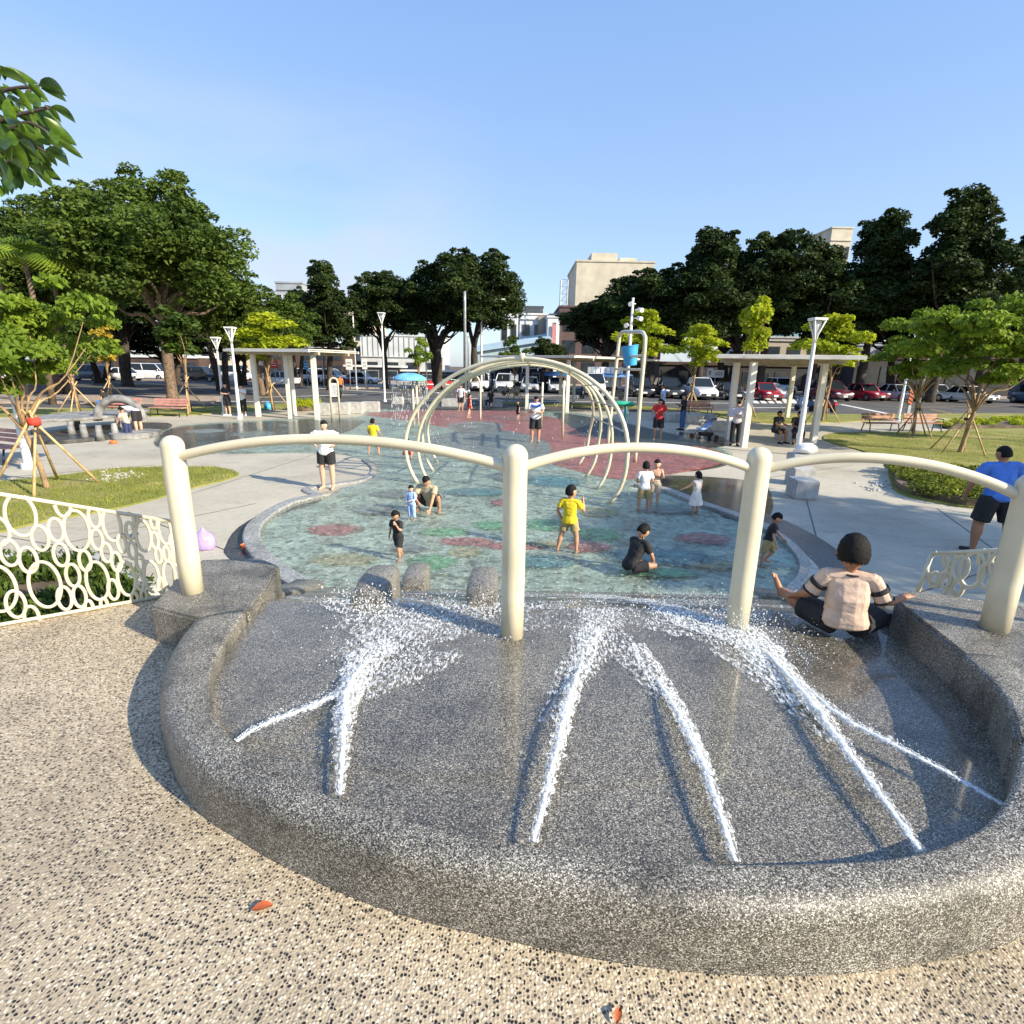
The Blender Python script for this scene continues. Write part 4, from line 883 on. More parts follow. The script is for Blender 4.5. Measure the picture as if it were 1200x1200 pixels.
# 8 white shirt boy + friend
person('boy in white shirt and tan shorts standing with his back to the basin', P(753, 600), 0, hgt(754, 600, 539), arms=(((-.3, .1, -1), (.3, .8, -.3)), ((.3, .1, -1), (-.2, .8, -.4))), legs=(((-.14, .02, -1), (0, -.04, -1)), ((.14, .02, -1), (0, -.04, -1))), top=('shirt', 'white', .25), bottom=('shorts', 'khaki', .9), skin='a')
person('bare chested child half hidden behind the boy in white', P(766, 593), 165, hgt(766, 593, 537), top=None, bottom=('shorts', 'beige', .8), arms=(((-.3, .3, -1), (.2, .5, .9)), ((.2, .3, -1), (-.3, .6, .8))), skin='b')
# 9 girl in white dress
person('little girl in a sleeveless white dress reaching to the left near the curb', P(814, 603), 28, hgt(814, 603, 551), arms=(((-.75, .3, -.7), (-.85, .25, -.35)), ((.2, .1, -1), (.05, .2, -1))), top=('dress', 'cream', .1), bottom=None, hair='bob', skin='a', sleeve=0)
# 10 seated girl in black
person('girl in black sitting on the flooded pool floor with head bowed', P(738, 676), -58, 1.22, T=(.0, .42, 1), sit='floor', legs=(((-.5, .9, .25), (.5, .35, -.55), (0, 1, .1)), ((.6, .9, .15), (-.75, .2, -.35), (0, 1, .1))), arms=(((-.3, .5, -1), (.1, .5, -1)), ((.15, .55, -1), (-.1, .5, -1))), look=(0, -28), top=('shirt', 'black', .2), bottom=('shorts', 'black', .7), hair='long', skin='a', anchor='hip')
# 11 boy at round pool
person('boy in black shirt and tan shorts stepping beside the small round pool', P(893, 664), -115, hgt(905, 664, 597), T=(0, .22, 1), legs=(((-.1, .55, -.9), (0, -.7, -1)), ((.1, -.15, -1), (0, -.1, -1))), arms=(((-.1, .45, -1), (0, .75, -.7)), ((.2, .1, -1), (.1, .4, -1))), look=(0, -22), top=('shirt', 'black'), bottom=('shorts', 'khaki', .85), skin='a')
# 13 heavy man in blue
person('heavy man in blue polo shirt and black shorts walking behind the right ring fence', P(1158, 651), -8, hgt(1125, 658, 523), T=(-.05, .10, 1), legs=(((-.10, .15, -1), (-.02, -.05, -1)), ((.22, -.1, -1), (.05, -.2, -1))), arms=(((-.5, .1, -1), (.10, .55, -.9)), ((.5, .1, -1), (0, .4, -1))), top=('shirt', 'blue', .1), bottom=('shorts', 'black', .85), bulk=1.24, skin='c', sleeve=.75, look=(25, -10), shoes='black')
# 14 man with towel
pt, pd = person('man in white with a blue towel round his neck inside the tunnel', P(627, 519), 175, hgt(627, 519, 463), arms=(((-.3, .2, -1), (.7, .75, .05)), ((.3, .2, -1), (-.7, .75, .05))), top=('shirt', 'white', .2), bottom=('shorts', 'black', .9), bulk=1.08, skin='a', look=(0, -20))
tw = MB().tube([Vector((math.sin(a)*.16, .02+math.cos(a)*.12, pd['hc'].z-.19-.05*math.cos(a))) for a in [k*.35-3.0 for k in range(18)]], .045, 8); o = tw.build('towel', cloth('blue'), pt, True)
# 15 small kid
person('tiny child in black standing left of the man with the blue towel', P(607, 492), 120, hgt(607, 492, 469), top=('shirt', 'black'), bottom=('shorts', 'black', .8), skin='b')
# 16 red girl
person('girl in a red swimsuit walking at the far edge of the red paving', P(549, 490), -60, hgt(549, 490, 460), top=('shirt', 'red'), bottom=('shorts', 'red', .4), legs=(((-.2, .25, -1), (0, 0, -1)), ((.1, -.3, -1), (0, -.3, -1))), sleeve=0, skin='b', hair='pony')
# 17 woman with stroller
person('woman in pale top and black trousers standing with folded arms by the shelter post', P(860, 522), 160, hgt(862, 522, 469), arms=(((-.2, .25, -1), (.8, .6, .25)), ((.2, .25, -1), (-.8, .6, .15))), top=('shirt', 'palegrey', .15), bottom=('pants', 'black', 1.9), hair='long', skin='b', sleeve=1.8, shoes='black', look=(0, -8))
# 18 man red shirt w/ water gun
pt, pd = person('man in dark red shirt and black shorts holding a toy water gun', P(770, 516), 170, hgt(770, 516, 466), arms=(((-.35, .3, -1), (.55, .85, -.05)), ((.35, .3, -1), (-.4, .9, .05))), top=('shirt', 'red', .15), bottom=('shorts', 'black', .9), skin='a', look=(15, -18), bulk=1.05)
# 19 black shirt
person('man in black shirt and jeans standing side on beside the stroller', P(799, 504), 95, hgt(800, 504, 461), top=('shirt', 'black'), bottom=('pants', 'jeans', 1.9), arms=(((-.15, .2, -1), (.1, .9, .4)), ((.15, .2, -1), (-.1, .9, .4))), sleeve=1.6, shoes='black', skin='b')
person('person in pale blue shirt and white cap behind the man in red', P(775, 490), 60, hgt(775, 490, 450), top=('shirt', 'lightblue'), bottom=('pants', 'black', 1.9), shoes='black', skin='a')
# 21,22 seated pair
for (px, py, yw, lb, lk) in ((916, 520, 205, 'seated person in black with a pale bag, left of the pair on the block seat', 12), (934, 521, 165, 'seated man in black leaning forward, right of the pair under the shelter', -14)):
    person(lb, P(px, py), yw, 1.66, T=(.02, .18, 1), legs=(((-.16, 1, -.08), (0, -.05, -1)), ((.16, 1, -.08), (0, -.05, -1))), arms=(((-.15, .55, -1), (.3, .95, -.15)), ((.15, .55, -1), (-.3, .95, -.15))), top=('shirt', 'black'), bottom=('pants', 'black', 1.6) if lk < 0 else ('shorts', 'black', .8), skin='c', look=(lk, -5), shoes='black')
# 23,24 couple left
person('man in black standing with folded arms near the left lamp post', P(268, 487), 165, hgt(268, 487, 448), arms=(((-.2, .3, -1), (.8, .6, .1)), ((.2, .3, -1), (-.8, .6, .1))), top=('shirt', 'black', .1), bottom=('shorts', 'black', .9), skin='b', shoes='white')
person('woman in white shirt and black trousers right of the left lamp post', P(286, 487), 180, hgt(287, 487, 450), arms=(((-.2, .3, -1), (.6, .7, .5)), ((.2, .3, -1), (-.6, .7, .5))), top=('shirt', 'white', .1), bottom=('pants', 'black', 1.6), skin='b', shoes='white')
# 25,26 bending pair
person('woman in white bending over the round stone water table', P(164, 510), 75, 1.62, T=(0, 1, .32), legs=(((-.1, -.12, -1), (0, -.02, -1)), ((.1, .05, -1), (0, -.05, -1))), arms=(((-.1, .5, -1), (0, .6, -1)), ((.1, .5, -1), (0, .6, -1))), neck=(0, .9, -.1), top=('shirt', 'palegrey', .1), bottom=('shorts', 'black', .8), skin='b', hair='pony')
person('child in tan shirt leaning over the round stone water table', P(152, 514), 80, 1.15, T=(0, .35, 1), top=('shirt', 'tan'), bottom=('pants', 'navy', 1.8), arms=(((-.1, .5, -1), (0, .6, -1)), ((.1, .5, -1), (0, .6, -1))), look=(0, -30), skin='a')
person('person in blue sitting on the ground by the far left path', P(119, 480), 90, 1.6, T=(0, .2, 1), legs=(((-.16, 1, .0), (0, -.1, -1)), ((.16, 1, .0), (0, -.1, -1))), top=('shirt', 'black'), bottom=('pants', 'blue', 1.7), skin='a')
person('person in red shirt standing far behind the tunnel left of the low blocks', P(540, 482), 170, hgt(540, 482, 450), top=('shirt', 'palegrey'), bottom=('shorts', 'black', .8), skin='a')
person('person in black sitting on a low block seen through the tunnel', P(572, 478), 150, 1.6, T=(0, .15, 1), legs=(((-.16, 1, -.05), (0, -.05, -1)), ((.16, 1, -.05), (0, -.05, -1))), top=('shirt', 'black'), bottom=('pants', 'black', 1.8), skin='a')
person('pedestrian in pink top walking along the far street', P(457, 455), 90, 1.6, top=('shirt', 'pinkgrey'), bottom=('pants', 'grey', 1.8), skin='b')
# 12 the boy in the foreground, seen from behind
BL = Vector((R(986, 730, 3.66).x, 3.64, FZ))
pb, pbd = person('little boy in a wet tan ringer shirt sitting on the slide floor', BL, -22, 1.20, T=(-.03, .02, 1), sit='floor', anchor='hip', skin='c', vox=.0042,
    legs=(((-.66, .74, .02), (-.50, .86, .03), (-.30, .25, .9)), ((.62, .78, .02), (.25, .95, .0), (.1, .4, .9))),
    arms=(((-.46, .12, -.85), (-.35, .75, -.45)), ((.50, .05, -.80), (.70, .62, .10))), top=('shirt', 'tan', .22), bottom=('shorts', 'black', .9), sleeve=.92, bulk=1.32, hs=1.30, look=(-6, -6))
def local_ring(name, c, r, axis, parent, m, rr=.006):
    axis = axis.normalized(); x = axis.cross(Vector((0, 0, 1))); x = x.normalized() if x.length > .05 else Vector((1, 0, 0)); y = axis.cross(x)
    MB().tube([c+(x*math.cos(q)+y*math.sin(q))*r for q in [2*math.pi*k/28 for k in range(28)]], rr, 8, closed=True).build(name, m, parent, True)
for k in (0, 1):
    s0, e, w, d = pbd['arm'][k]; ax_ = (e-s0)
    local_ring('sleeve_band', s0.lerp(e, .90)+pbd['off'], .057, ax_, pb, cloth('black'), .010)
    c = s0.lerp(e, .38)+pbd['off']; axn = ax_.normalized(); MB().tube([c, c+axn*.032], .0655, 24).build('sleeve_band', cloth('black'), pb, True)
local_ring('collar', Vector((-.006, .006, pbd['hc'].z-pbd['hh']*.5-.030)), .052, Vector((0, .12, 1)), pb, cloth('black'), .0075)

rh = random.Random(77); hm_ = MB(); hcb = pbd['hc']; hhb = pbd['hh']
for k in range(1500):
    a = rh.uniform(0, 6.28); zz = rh.uniform(-.40, 1.0); c = math.sqrt(max(0, 1-zz*zz)); v = Vector((c*math.cos(a), c*math.sin(a), zz))
    if v.y > .2 and v.z < .42: continue
    q = hcb+Vector((v.x*hhb*.375*1.02, v.y*hhb*.43*1.04, v.z*hhb*.50*1.04)); d = (v*.55+Vector((rh.gauss(0, .3), rh.gauss(0, .3), -.55+rh.gauss(0, .25)))).normalized(); L = rh.uniform(.007, .014)
    hm_.tube([q-d*.004, q+d*L*.6, q+d*L-Vector((0, 0, L*.15))], [.0016, .0013, .0004], 4)
hm_.build('hair_strands', M['hair'], next(c for c in pb.children if c.name.startswith('hair')), True)['kind'] = 'stuff'
# apply remeshing to all bodies and clothes
for o, vx, sm in RM:
    m_ = o.modifiers.new('r', 'REMESH'); m_.mode = 'VOXEL'; m_.voxel_size = vx; m_.use_smooth_shade = True
    if sm: s2 = o.modifiers.new('s', 'SMOOTH'); s2.factor = .5; s2.iterations = int(4*sm)
dg = bpy.context.evaluated_depsgraph_get(); dg.update()
for o, vx, sm in RM:
    me = bpy.data.meshes.new_from_object(o.evaluated_get(dg)); old = o.data; o.modifiers.clear(); nm = old.name; mats = old.materials[0]
    o.data = me; me.name = o.name
    if not me.materials: me.materials.append(mats)
    if sm == 1.5 and len(me.vertices):
        co = np.empty(len(me.vertices)*3, np.float32); no = np.empty(len(me.vertices)*3, np.float32); me.vertices.foreach_get('co', co)
        me.vertices.foreach_get('normal', no); co = co.reshape(-1, 3); no = no.reshape(-1, 3)
        big = o.parent == pb; f1, a1 = (15., .0036) if big else (20., .004)
        ns = np.array([mnoise.noise(Vector((c[0]*f1, c[1]*f1, c[2]*f1*1.7)))+.5*abs(mnoise.noise(Vector((c[0]*f1*1.3+c[2]*14, c[1]*f1, c[2]*f1*2.6)))) for c in co]); co += no*(ns*a1)[:, None]
        me.vertices.foreach_set('co', co.ravel()); me.update()
    bpy.data.meshes.remove(old)

# ------------------------------------------------------------------ arch tunnel
tun = thing('arch_tunnel', 'cream pipe arch tunnel of four hoops sprinkling water over the pool', 'spray tunnel', tuple(P(600, 575)))
LB = [(492, 567), (506, 566.5), (510, 552.5), (515, 542)]; RB = [(710, 591), (697, 573.5), (684, 559.5), (675, 546)]
n0 = R(612, 420, 11.75); APX = [n0, n0+Vector((.10, .42, -.03)), n0+Vector((.16, .80, -.07)), n0+Vector((.2, 1.15, -.12))]
hp_pts = []
for i in range(4):
    a, b_ = P(*LB[i]), P(*RB[i]); c = (a+b_)/2; zc = .92; u = (b_-a)/2; ap = APX[i]; hpv = []
    for k in range(49):
        t = -.62+(math.pi+1.24)*k/48; cx, sx = math.cos(t), math.sin(t); z = zc+(ap.z-zc)*sx if sx > 0 else zc+sx*zc/math.sin(.62)
        w = max(0, sx); q = c+u*(cx*(1/math.cos(.62)) if True else cx)*1.0
        bow = u.length*1.02; q = c+u.normalized()*cx*bow/math.cos(.62)*(.93 if sx > 0 else .93+.07*(-sx/math.sin(.62))**2); q = q+(Vector((ap.x-c.x, ap.y-c.y, 0)))*(w**1.3); q.z = max(-.02, z); hpv.append(q)
    hp_pts.append(hpv); MB().tube(hpv, .043 if i == 0 else .036, 12).build('hoop', M['cream'], tun, True, world=True)
for kk in (24, 19, 16, 13, 10, 34):
    MB().tube([hp[kk] for hp in hp_pts], .016, 6).build('tie_bar', M['cream'] if kk == 24 else M['steel'], tun, True, world=True)
MB().tube([n0+Vector((0, 0, -.06)), n0+Vector((0, 0, .1))], .06, 12).build('hub', M['cream'], tun, True, world=True)
rr = random.Random(9); sp = MB()
for k in range(150):
    hp = hp_pts[rr.randrange(4)]; st = hp[rr.randrange(10, 40)]; f_ = rr.random(); z = st.z*(1-f_*f_); q = st+Vector((rr.uniform(-.3, .3)*f_, rr.uniform(-.3, .3)*f_, 0)); q.z = max(.08, z); L = rr.uniform(.02, .07); sp.tube([q, q+Vector((0, 0, L))], .0035, 4)
tag(sp.build('sprinkle', M['white'], None), 'thin falling drops of water under the pipe arch tunnel', 'spray', None, 'stuff')

# ------------------------------------------------------------------ umbrella fountain
b0 = P(485, 501); uf = thing('umbrella_fountain', 'sky blue and green mushroom canopy on two thin cream posts dripping water', 'fountain', tuple(b0)); Y = b0.y
ct = R(480, 442, Y); rad = (R(499, 442, Y).x-R(460, 442, Y).x)/2
for dx in (0.0, .22): MB().tube([Vector((b0.x+dx, Y, -.02)), Vector((ct.x+.12+dx*.6, Y+dx*.5, ct.z))], .045, 10).build('post', M['cream'], uf, True, world=True)
lath = [(.02, .16), (rad*.35, .14), (rad*.7, .07), (rad*.95, -.04), (rad, -.10), (rad*.96, -.12), (rad*.6, -.04), (.02, 0)]
cn = MB(); cn.ring_loft([[ct+Vector((r*math.cos(a), r*math.sin(a), z+.03*math.cos(2*a))) for a in [2*math.pi*k/32 for k in range(32)]] for r, z in lath]); cn.build('canopy', M['skyp'], uf, True, world=True)
cn = MB(); c2 = ct+Vector((rad*.55, -rad*.45, -.07)); cn.ring_loft([[c2+Vector((r*math.cos(a), r*math.sin(a)*.8, z)) for a in [2*math.pi*k/24 for k in range(24)]] for r, z in [(.02, .05), (rad*.3, .03), (rad*.42, -.05), (rad*.40, -.08), (.02, -.05)]]); cn.build('green_lobe', M['lgreen'], uf, True, world=True)
sp = MB()
for k in range(300):
    a = rr.uniform(0, 6.28); f_ = rr.random(); r = rad*(.96+.25*f_); q = ct+Vector((r*math.cos(a), r*math.sin(a), 0)); q.z = (ct.z-.12)*(1-f_**1.5); L = rr.uniform(.04, .16); sp.tube([q, q+Vector((0, 0, L))], .0055, 4)
tag(sp.build('water_curtain', M['white'], None), 'curtain of water dripping from the blue mushroom canopy', 'falling water', None, 'stuff')

# ------------------------------------------------------------------ bucket frame
bl_, br_ = P(712, 523), P(744, 542); Yb = (bl_.y+br_.y)/2; tl_, tr_ = R(726, 389, bl_.y), R(757, 389, br_.y)
bf = thing('bucket_frame', 'tall cream pipe frame holding a blue tipping bucket', 'water play frame', tuple((bl_+br_)/2))
MB().tube(cat_spline([bl_, bl_.lerp(tl_, .5), tl_-Vector((0, 0, .35)), tl_+(tr_-tl_)*.04-Vector((0, 0, .1)), tl_+(tr_-tl_)*.16, tl_.lerp(tr_, .5), tl_+(tr_-tl_)*.84, tr_+(tl_-tr_)*.04-Vector((0, 0, .1)), tr_-Vector((0, 0, .35)), br_.lerp(tr_, .5), br_], 6), .058, 12).build('frame', M['cream'], bf, True, world=True)
for pyl in (418, 433):
    a = bl_.lerp(tl_, 0); zt = R(740, pyl, Yb).z; fa = zt/tl_.z; MB().tube([bl_.lerp(tl_, fa), br_.lerp(tr_, zt/tr_.z)], .04, 10).build('crossbar', M['cream'], bf, True, world=True)
bc = R(738.5, 417, Yb-.12); rb = .32; bs_ = .74; rt_ = Matrix.Rotation(math.radians(-8), 3, 'Y')
bk = MB(); bk.ring_loft([[bc+rt_ @ Vector((r*bs_*math.cos(a), r*bs_*math.sin(a), z*bs_*1.05)) for a in [2*math.pi*k/28 for k in range(28)]] for r, z in [(.25, -.38), (.30, -.05), (.36, .36), (.38, .37), (.38, .40), (.34, .40), (.30, .1), (.22, -.33)]]); bk.build('bucket', M['bluep'], bf, 'auto', world=True)
# water cannon
wcn = P(731, 506); wc = thing('water_cannon', 'green toy water cannon with a tee shaped barrel in front of the bucket frame', 'water cannon', tuple(wcn)); Yw = wcn.y
MB().tube([wcn, R(733, 474, Yw)], .05, 10).build('post', M['greenp'], wc, True, world=True)
MB().tube([R(719, 473, Yw), R(724, 473, Yw), R(741, 473.5, Yw), R(744, 474, Yw)], [.10, .12, .11, .05], 12).build('barrel', M['greenp'], wc, True, world=True)

# ------------------------------------------------------------------ shelters
def shelter(name_label, legs, zr, roof, th=.12):
    base = P(*legs[0]); t = thing('shelter', name_label, 'shelter', tuple(base))
    for px, py, tx in legs:
        b_ = P(px, py); MB().box((b_.x, b_.y, zr/2), (.22, .22, zr), 0, 1, .02).build('post', M['pergola'], t, world=True)
    x0, y0, x1, y1, ang = roof; c = Vector(((x0+x1)/2, (y0+y1)/2, zr)); Rz = Matrix.Rotation(ang, 3, 'Z'); Lx, Ly = x1-x0, y1-y0
    for s in (-1, 1): MB().box(c+Rz @ Vector((0, s*Ly*.30, .07)), (Lx*.98, .12, .14), Rz).build('beam', M['pergbeam'], t, world=True)
    n = max(8, int(Lx/.62)); sl = MB()
    for k in range(n): sl.box(c+Rz @ Vector((-Lx/2+Lx*(k+.5)/n, 0, .175)), (Lx/n*.55, Ly, .07), Rz)
    sl.build('roof_slats', M['pergola'], t, world=True)
    for s in (-1, 1): MB().box(c+Rz @ Vector((0, s*Ly*.5, .17)), (Lx*1.0, .08, .12), Rz).build('fascia', M['pergola'], t, world=True)
    ts = MB(); ts.box(c+Rz @ Vector((0, 0, .235)), (Lx*.97, Ly*.96, .04), Rz); ts.build('roof_panel', M['pergola'], t, world=True)
    return t
def shel(label, feet, toppx, ext=(1.2, .9)):
    Ps = [P(a, b_) for a, b_ in feet]; zr = np.mean([R(tx, ty, p.y).z for (tx, ty), p in zip(toppx, Ps)])
    c = sum(Ps, Vector((0, 0, 0)))/len(Ps); d = Ps[-1]-Ps[0]; d.z = 0; ang = math.atan2(d.y, d.x)
    u = Vector((math.cos(ang), math.sin(ang), 0)); v = Vector((-u.y, u.x, 0)); us = [(p-c).dot(u) for p in Ps]; vs_ = [(p-c).dot(v) for p in Ps]
    Lx = max(us)-min(us)+2*ext[0]; Ly = max(vs_)-min(vs_)+2*ext[1]; cc = c+u*(max(us)+min(us))/2+v*(max(vs_)+min(vs_))/2
    return shelter(label, [(a, b_, 0) for a, b_ in feet], zr, (cc.x-Lx/2, cc.y-Ly/2, cc.x+Lx/2, cc.y+Ly/2, ang))
shel('cream slatted shelter on square posts at the right of the plaza', [(853, 515), (871, 524), (922, 490), (952, 521)], [(868, 424), (888, 424), (932, 428), (966, 430)], (.7, .5))
shel('cream slatted shelter on square posts left of the notice board', [(303, 488), (345, 487), (341, 490.5), (372, 493)], [(299, 418), (343, 416), (345, 416), (372, 414)], (.75, 1.0))
shel('cream slatted shelter half hidden behind the arch tunnel', [(617, 480), (656, 474), (672, 472), (664, 484)], [(617, 424), (656, 424), (672, 420), (664, 424)], (1.0, .8))
# inner frame near it
b0 = P(661, 513); ft = thing('shower_frame', 'cream pipe shower frame standing behind the tunnel hoops', 'water play frame', tuple(b0)); Y = b0.y
for a, c in (((659, 513), (661, 446)), ((634, 500), (636, 448))): p = P(*a); MB().tube([p, R(c[0], c[1], p.y)], .05, 10).build('post', M['cream'], ft, True, world=True)
MB().tube([R(661, 464, P(659, 513).y), R(635, 465, P(634, 500).y)], .035, 8).build('crossbar', M['cream'], ft, True, world=True)
b0 = P(563, 493); ft = thing('spray_hook', 'slim cream cane shaped spray pipe inside the arch tunnel', 'spray pipe', tuple(b0)); Y = b0.y
MB().tube(cat_spline([b0, R(563, 460, Y), R(562, 447, Y), R(558, 441, Y), R(553, 443, Y), R(551, 448, Y)], 5), .045, 10).build('pipe', M['cream'], ft, True, world=True)

# ------------------------------------------------------------------ lamps, poles, boards
def lamp(px, py, topx, topy, label, r=.075, fork=True):
    b_ = P(px, py); t = thing('street_lamp', label, 'street lamp', tuple(b_), 0, 'white forked street lamps'); H_ = R(topx, topy, b_.y).z
    fh = min(.85, H_*.17)
    MB().tube([b_, b_+Vector((0, 0, .15))], [r*2.0, r*1.9], 14).build('base', M['lamp'], t, 'auto', world=True)
    MB().tube([b_+Vector((0, 0, .1)), b_+Vector((0, 0, H_*.35)), b_+Vector((0, 0, H_*.36)), b_+Vector((0, 0, H_-fh))], [r*1.15, r*1.1, r*.95, r*.8], 12).build('pole', M['lamp'], t, 'auto', world=True)
    c = b_+Vector((0, 0, H_-fh)); w = fh*.30; arms_ = MB()
    for k in range(4):
        a = math.pi/4+k*math.pi/2; arms_.tube([c, c+Vector((math.cos(a)*w*.35, math.sin(a)*w*.35, fh*.4)), c+Vector((math.cos(a)*w*1.2, math.sin(a)*w*1.2, fh))], [r*.6, r*.42, r*.35], 8)
    arms_.build('fork_arm', M['lamp'], t, True, world=True)
    MB().box(c+Vector((0, 0, fh)), (w*2.0, w*2.0, .07), 0, 1, .02).build('lamp_head', M['lamp'], t, world=True)
    MB().tube([c+Vector((0, 0, fh*.35)), c+Vector((0, 0, fh*.95))], [.05, w*.62], 14).build('diffuser', mat('frosted_lens', (.6, .6, .58), .3), t, True, world=True)
    return t
lamp(934, 533, 961, 374, 'tall white forked lamp in front of the right shelter')
lamp(1052, 493, 1069, 402, 'white forked lamp behind the right hand park benches')
lamp(281, 491, 270, 384, 'white forked lamp post between the couple on the left', .07)
lamp(263, 486, 261, 396, 'thinner white forked lamp behind the couple on the left', .06)
lamp(451, 471, 451, 367, 'white forked lamp between the shelter and the mushroom fountain', .07)
lamp(34, 549, 4, 392, 'leaning looking white lamp at the left edge beside the staked tree', .08)
def pole(px, Y, h, r, label, arm=0, m='lamp'):
    b_ = Vector((X_at(px, Y), Y, 0)); t = thing('street_pole', label, 'street pole', tuple(b_)); pts = [b_, b_+Vector((0, 0, h*.9))]
    if arm: pts = cat_spline([b_, b_+Vector((0, 0, h*.6)), b_+Vector((0, 0, h*.9)), b_+Vector((arm*.3, 0, h)), b_+Vector((arm, 0, h*1.02))], 5)
    else: pts.append(b_+Vector((0, 0, h)))
    MB().tube(pts, [r*(1-.35*i/len(pts)) for i in range(len(pts))], 10).build('pole', M[m], t, True, world=True)
    MB().tube([b_, b_+Vector((0, 0, .3))], r*1.8, 10).build('base', M[m], t, True, world=True)
    if arm: MB().box(b_+Vector((arm*1.25, 0, h*1.02)), (.8, .25, .12)).build('lamp_head', M[m], t, world=True)
    return t, b_
pole(545, 56, 9.6, .16, 'tall grey steel pole left of the tunnel top', 0, 'steel'); pole(549, 58, 5.6, .10, 'shorter steel pole standing against the tall grey one', 0, 'steel')
pole(564, 60, 9.2, .12, 'curved arm street light beside the tall grey pole', 1.6); pole(418, 60, 7.6, .09, 'slim white pole by the traffic island', 0)
pole(500, 62, 6.5, .08, 'thin pole behind the mushroom fountain', 0, 'steel'); pole(1073, 34, 4.6, .07, 'bluish grey pole beside the lamp at the benches', 0, 'steel')
pole(380, 62, 5.0, .07, 'thin pole behind the left shelter roof end', 0, 'steel')
# CCTV pole
b0 = P(732, 486); cp = thing('camera_pole', 'tall white pole with floodlights and cameras rising behind the bucket', 'camera pole', tuple(b0)); Y = b0.y; ptop = R(742, 349, Y)
MB().tube([b0, R(736, 433, Y), ptop], [.11, .10, .07], 10).build('pole', M['lamp'], cp, True, world=True); MB().tube([b0, b0+Vector((0, 0, .3))], [.3, .2], 10).build('base', M['lamp'], cp, True, world=True)
for px, py, sd in ((740, 356, -1), (749, 363, 1), (748, 373, 1), (735, 381, -1)):
    c = R(px, py, Y); MB().tube([c+Vector((-sd*.25, 0, 0)), c], .03, 6).build('bracket', M['lamp'], cp, True, world=True); MB().tube([c+Vector((0, .12, .02)), c+Vector((sd*.12, -.28, -.05))], [.11, .13], 12).build('camera', M['lamp'], cp, 'auto', world=True)
# notice board
b0 = P(393, 492); nb_ = thing('notice_board', 'white notice board in an arched cream pipe frame', 'notice board', tuple(b0)); Y = b0.y
pl, prr = R(389, 492, Y), R(398.5, 493, Y); zt = R(393, 443, Y).z; pl.z = 0; prr.z = 0; hw_ = (prr.x-pl.x)/2; cx = (pl.x+prr.x)/2
MB().tube([pl]+[Vector((cx-hw_*math.cos(a), Y, zt-hw_+hw_*math.sin(a))) for a in [math.pi*k/12 for k in range(13)]]+[prr], .045, 10).build('frame', M['cream'], nb_, True, world=True)
z0, z1 = R(393, 465, Y).z, R(393, 449, Y).z; MB().box((cx, Y, (z0+z1)/2), (hw_*1.9, .04, z1-z0)).build('board', M['white_pl'], nb_, world=True)
tx = MB()
for k in range(9): tx.box((cx-hw_*.1+.04*(k % 3), Y-.024, z1-.12-k*(z1-z0-.2)/9), (hw_*(1.2-.2*(k % 2)), .004, .018))
tx.build('printed_lines', M['steel'], nb_, world=True)

# ------------------------------------------------------------------ benches, blocks
def bench_proto(label, m, arms_=True, loc=(0, 0, 0), rz=0, L=1.7):
    t = thing('park_bench', label, 'bench', loc, rz, 'park benches'); s = MB(); b_ = MB()
    for k in range(4): s.box((0, -.19+.12*k, .43), (L, .10, .035), ch=.01)
    for k in range(3): b_.box((0, .24+.035*k, .56+.12*k), (L, .03, .10), Matrix.Rotation(-.25, 3, 'X'))
    s.build('seat', m, t); b_.build('backrest', m, t)
    for sx in (-1, 1):
        for y0 in (-.2, .2): MB().tube([(sx*L*.42, y0, .42), (sx*L*.44, y0*1.5, 0)], .025, 8).build('leg', M['iron'], t, True)
        if arms_: MB().tube([(sx*L*.47, -.22, .42), (sx*L*.47, -.24, .62), (sx*L*.47, .25, .63)], .022, 8).build('armrest', M['iron'], t, True)
    MB().box((0, 0, .40), (L*.9, .05, .04)).build('rail', M['iron'], t)
    return t
bp = bench_proto('brown slatted park bench on the path, left of the pair by the right lamp', M['woodseat'], True, P(1031, 506), math.radians(5))
dup(bp, P(1080, 506), math.radians(3), 'brown slatted park bench partly behind the staked tree trunk')
dup(bp, P(818, 487), math.radians(8), 'dark park bench on the lawn behind the man in black')
bp2 = bench_proto('faded red slatted bench on the strip of grass behind the water table', M['pinkwood'], False, P(198, 488), math.radians(-3))
dup(bp2, P(144, 487), math.radians(-6), 'faded red bench half hidden behind the bending woman'); dup(bp2, P(-1, 541), math.radians(-20), 'red seated bench cut off by the left edge')
def block(px, py, w, d, h, ang, label, grp='cast concrete block seats'):
    b_ = P(px, py); o = MB().box((0, 0, h/2), (w, d, h), 0, 1).build('block_seat', M['block'], None, 'auto', .025); o.location = b_+Vector((0, d/2, 0)); o.rotation_euler = (0, 0, ang); return tag(o, label, 'block seat', grp)
block(946, 586, .50, .56, .42, -.12, 'nearest grey concrete cube of the row in front of the right shelter')
block(943, 570, .50, .6, .42, -.12, 'second grey concrete cube behind the nearest one'); block(942, 552, .56, .6, .45, -.12, 'grey concrete cube with white bags lying on it'); 
for px, py, w, l in ((397, 486, 1.0, 'white block seat right behind the notice board legs'), (413, 485, 1.0, 'white block seat in the middle of the row right of the notice board'), (433, 484, .95, 'white block seat at the right end of the row by the notice board'), (380, 487, .6, 'white block seat nearest to the left shelter post')): block(px, py, w, .7, .62, .05, l)
for px, py, w, l in ((788, 495, .9, 'white block seat behind the man in red'), (813, 497, .9, 'white block seat right of the man in black'), (842, 506, .9, 'white block seat behind the stroller'), (922, 516, .5, 'dark shadowed block under the seated pair'), (775, 494, .7, 'white block seat left end of the row by the man in red')): block(px, py, w, .6, .46, .1, l)
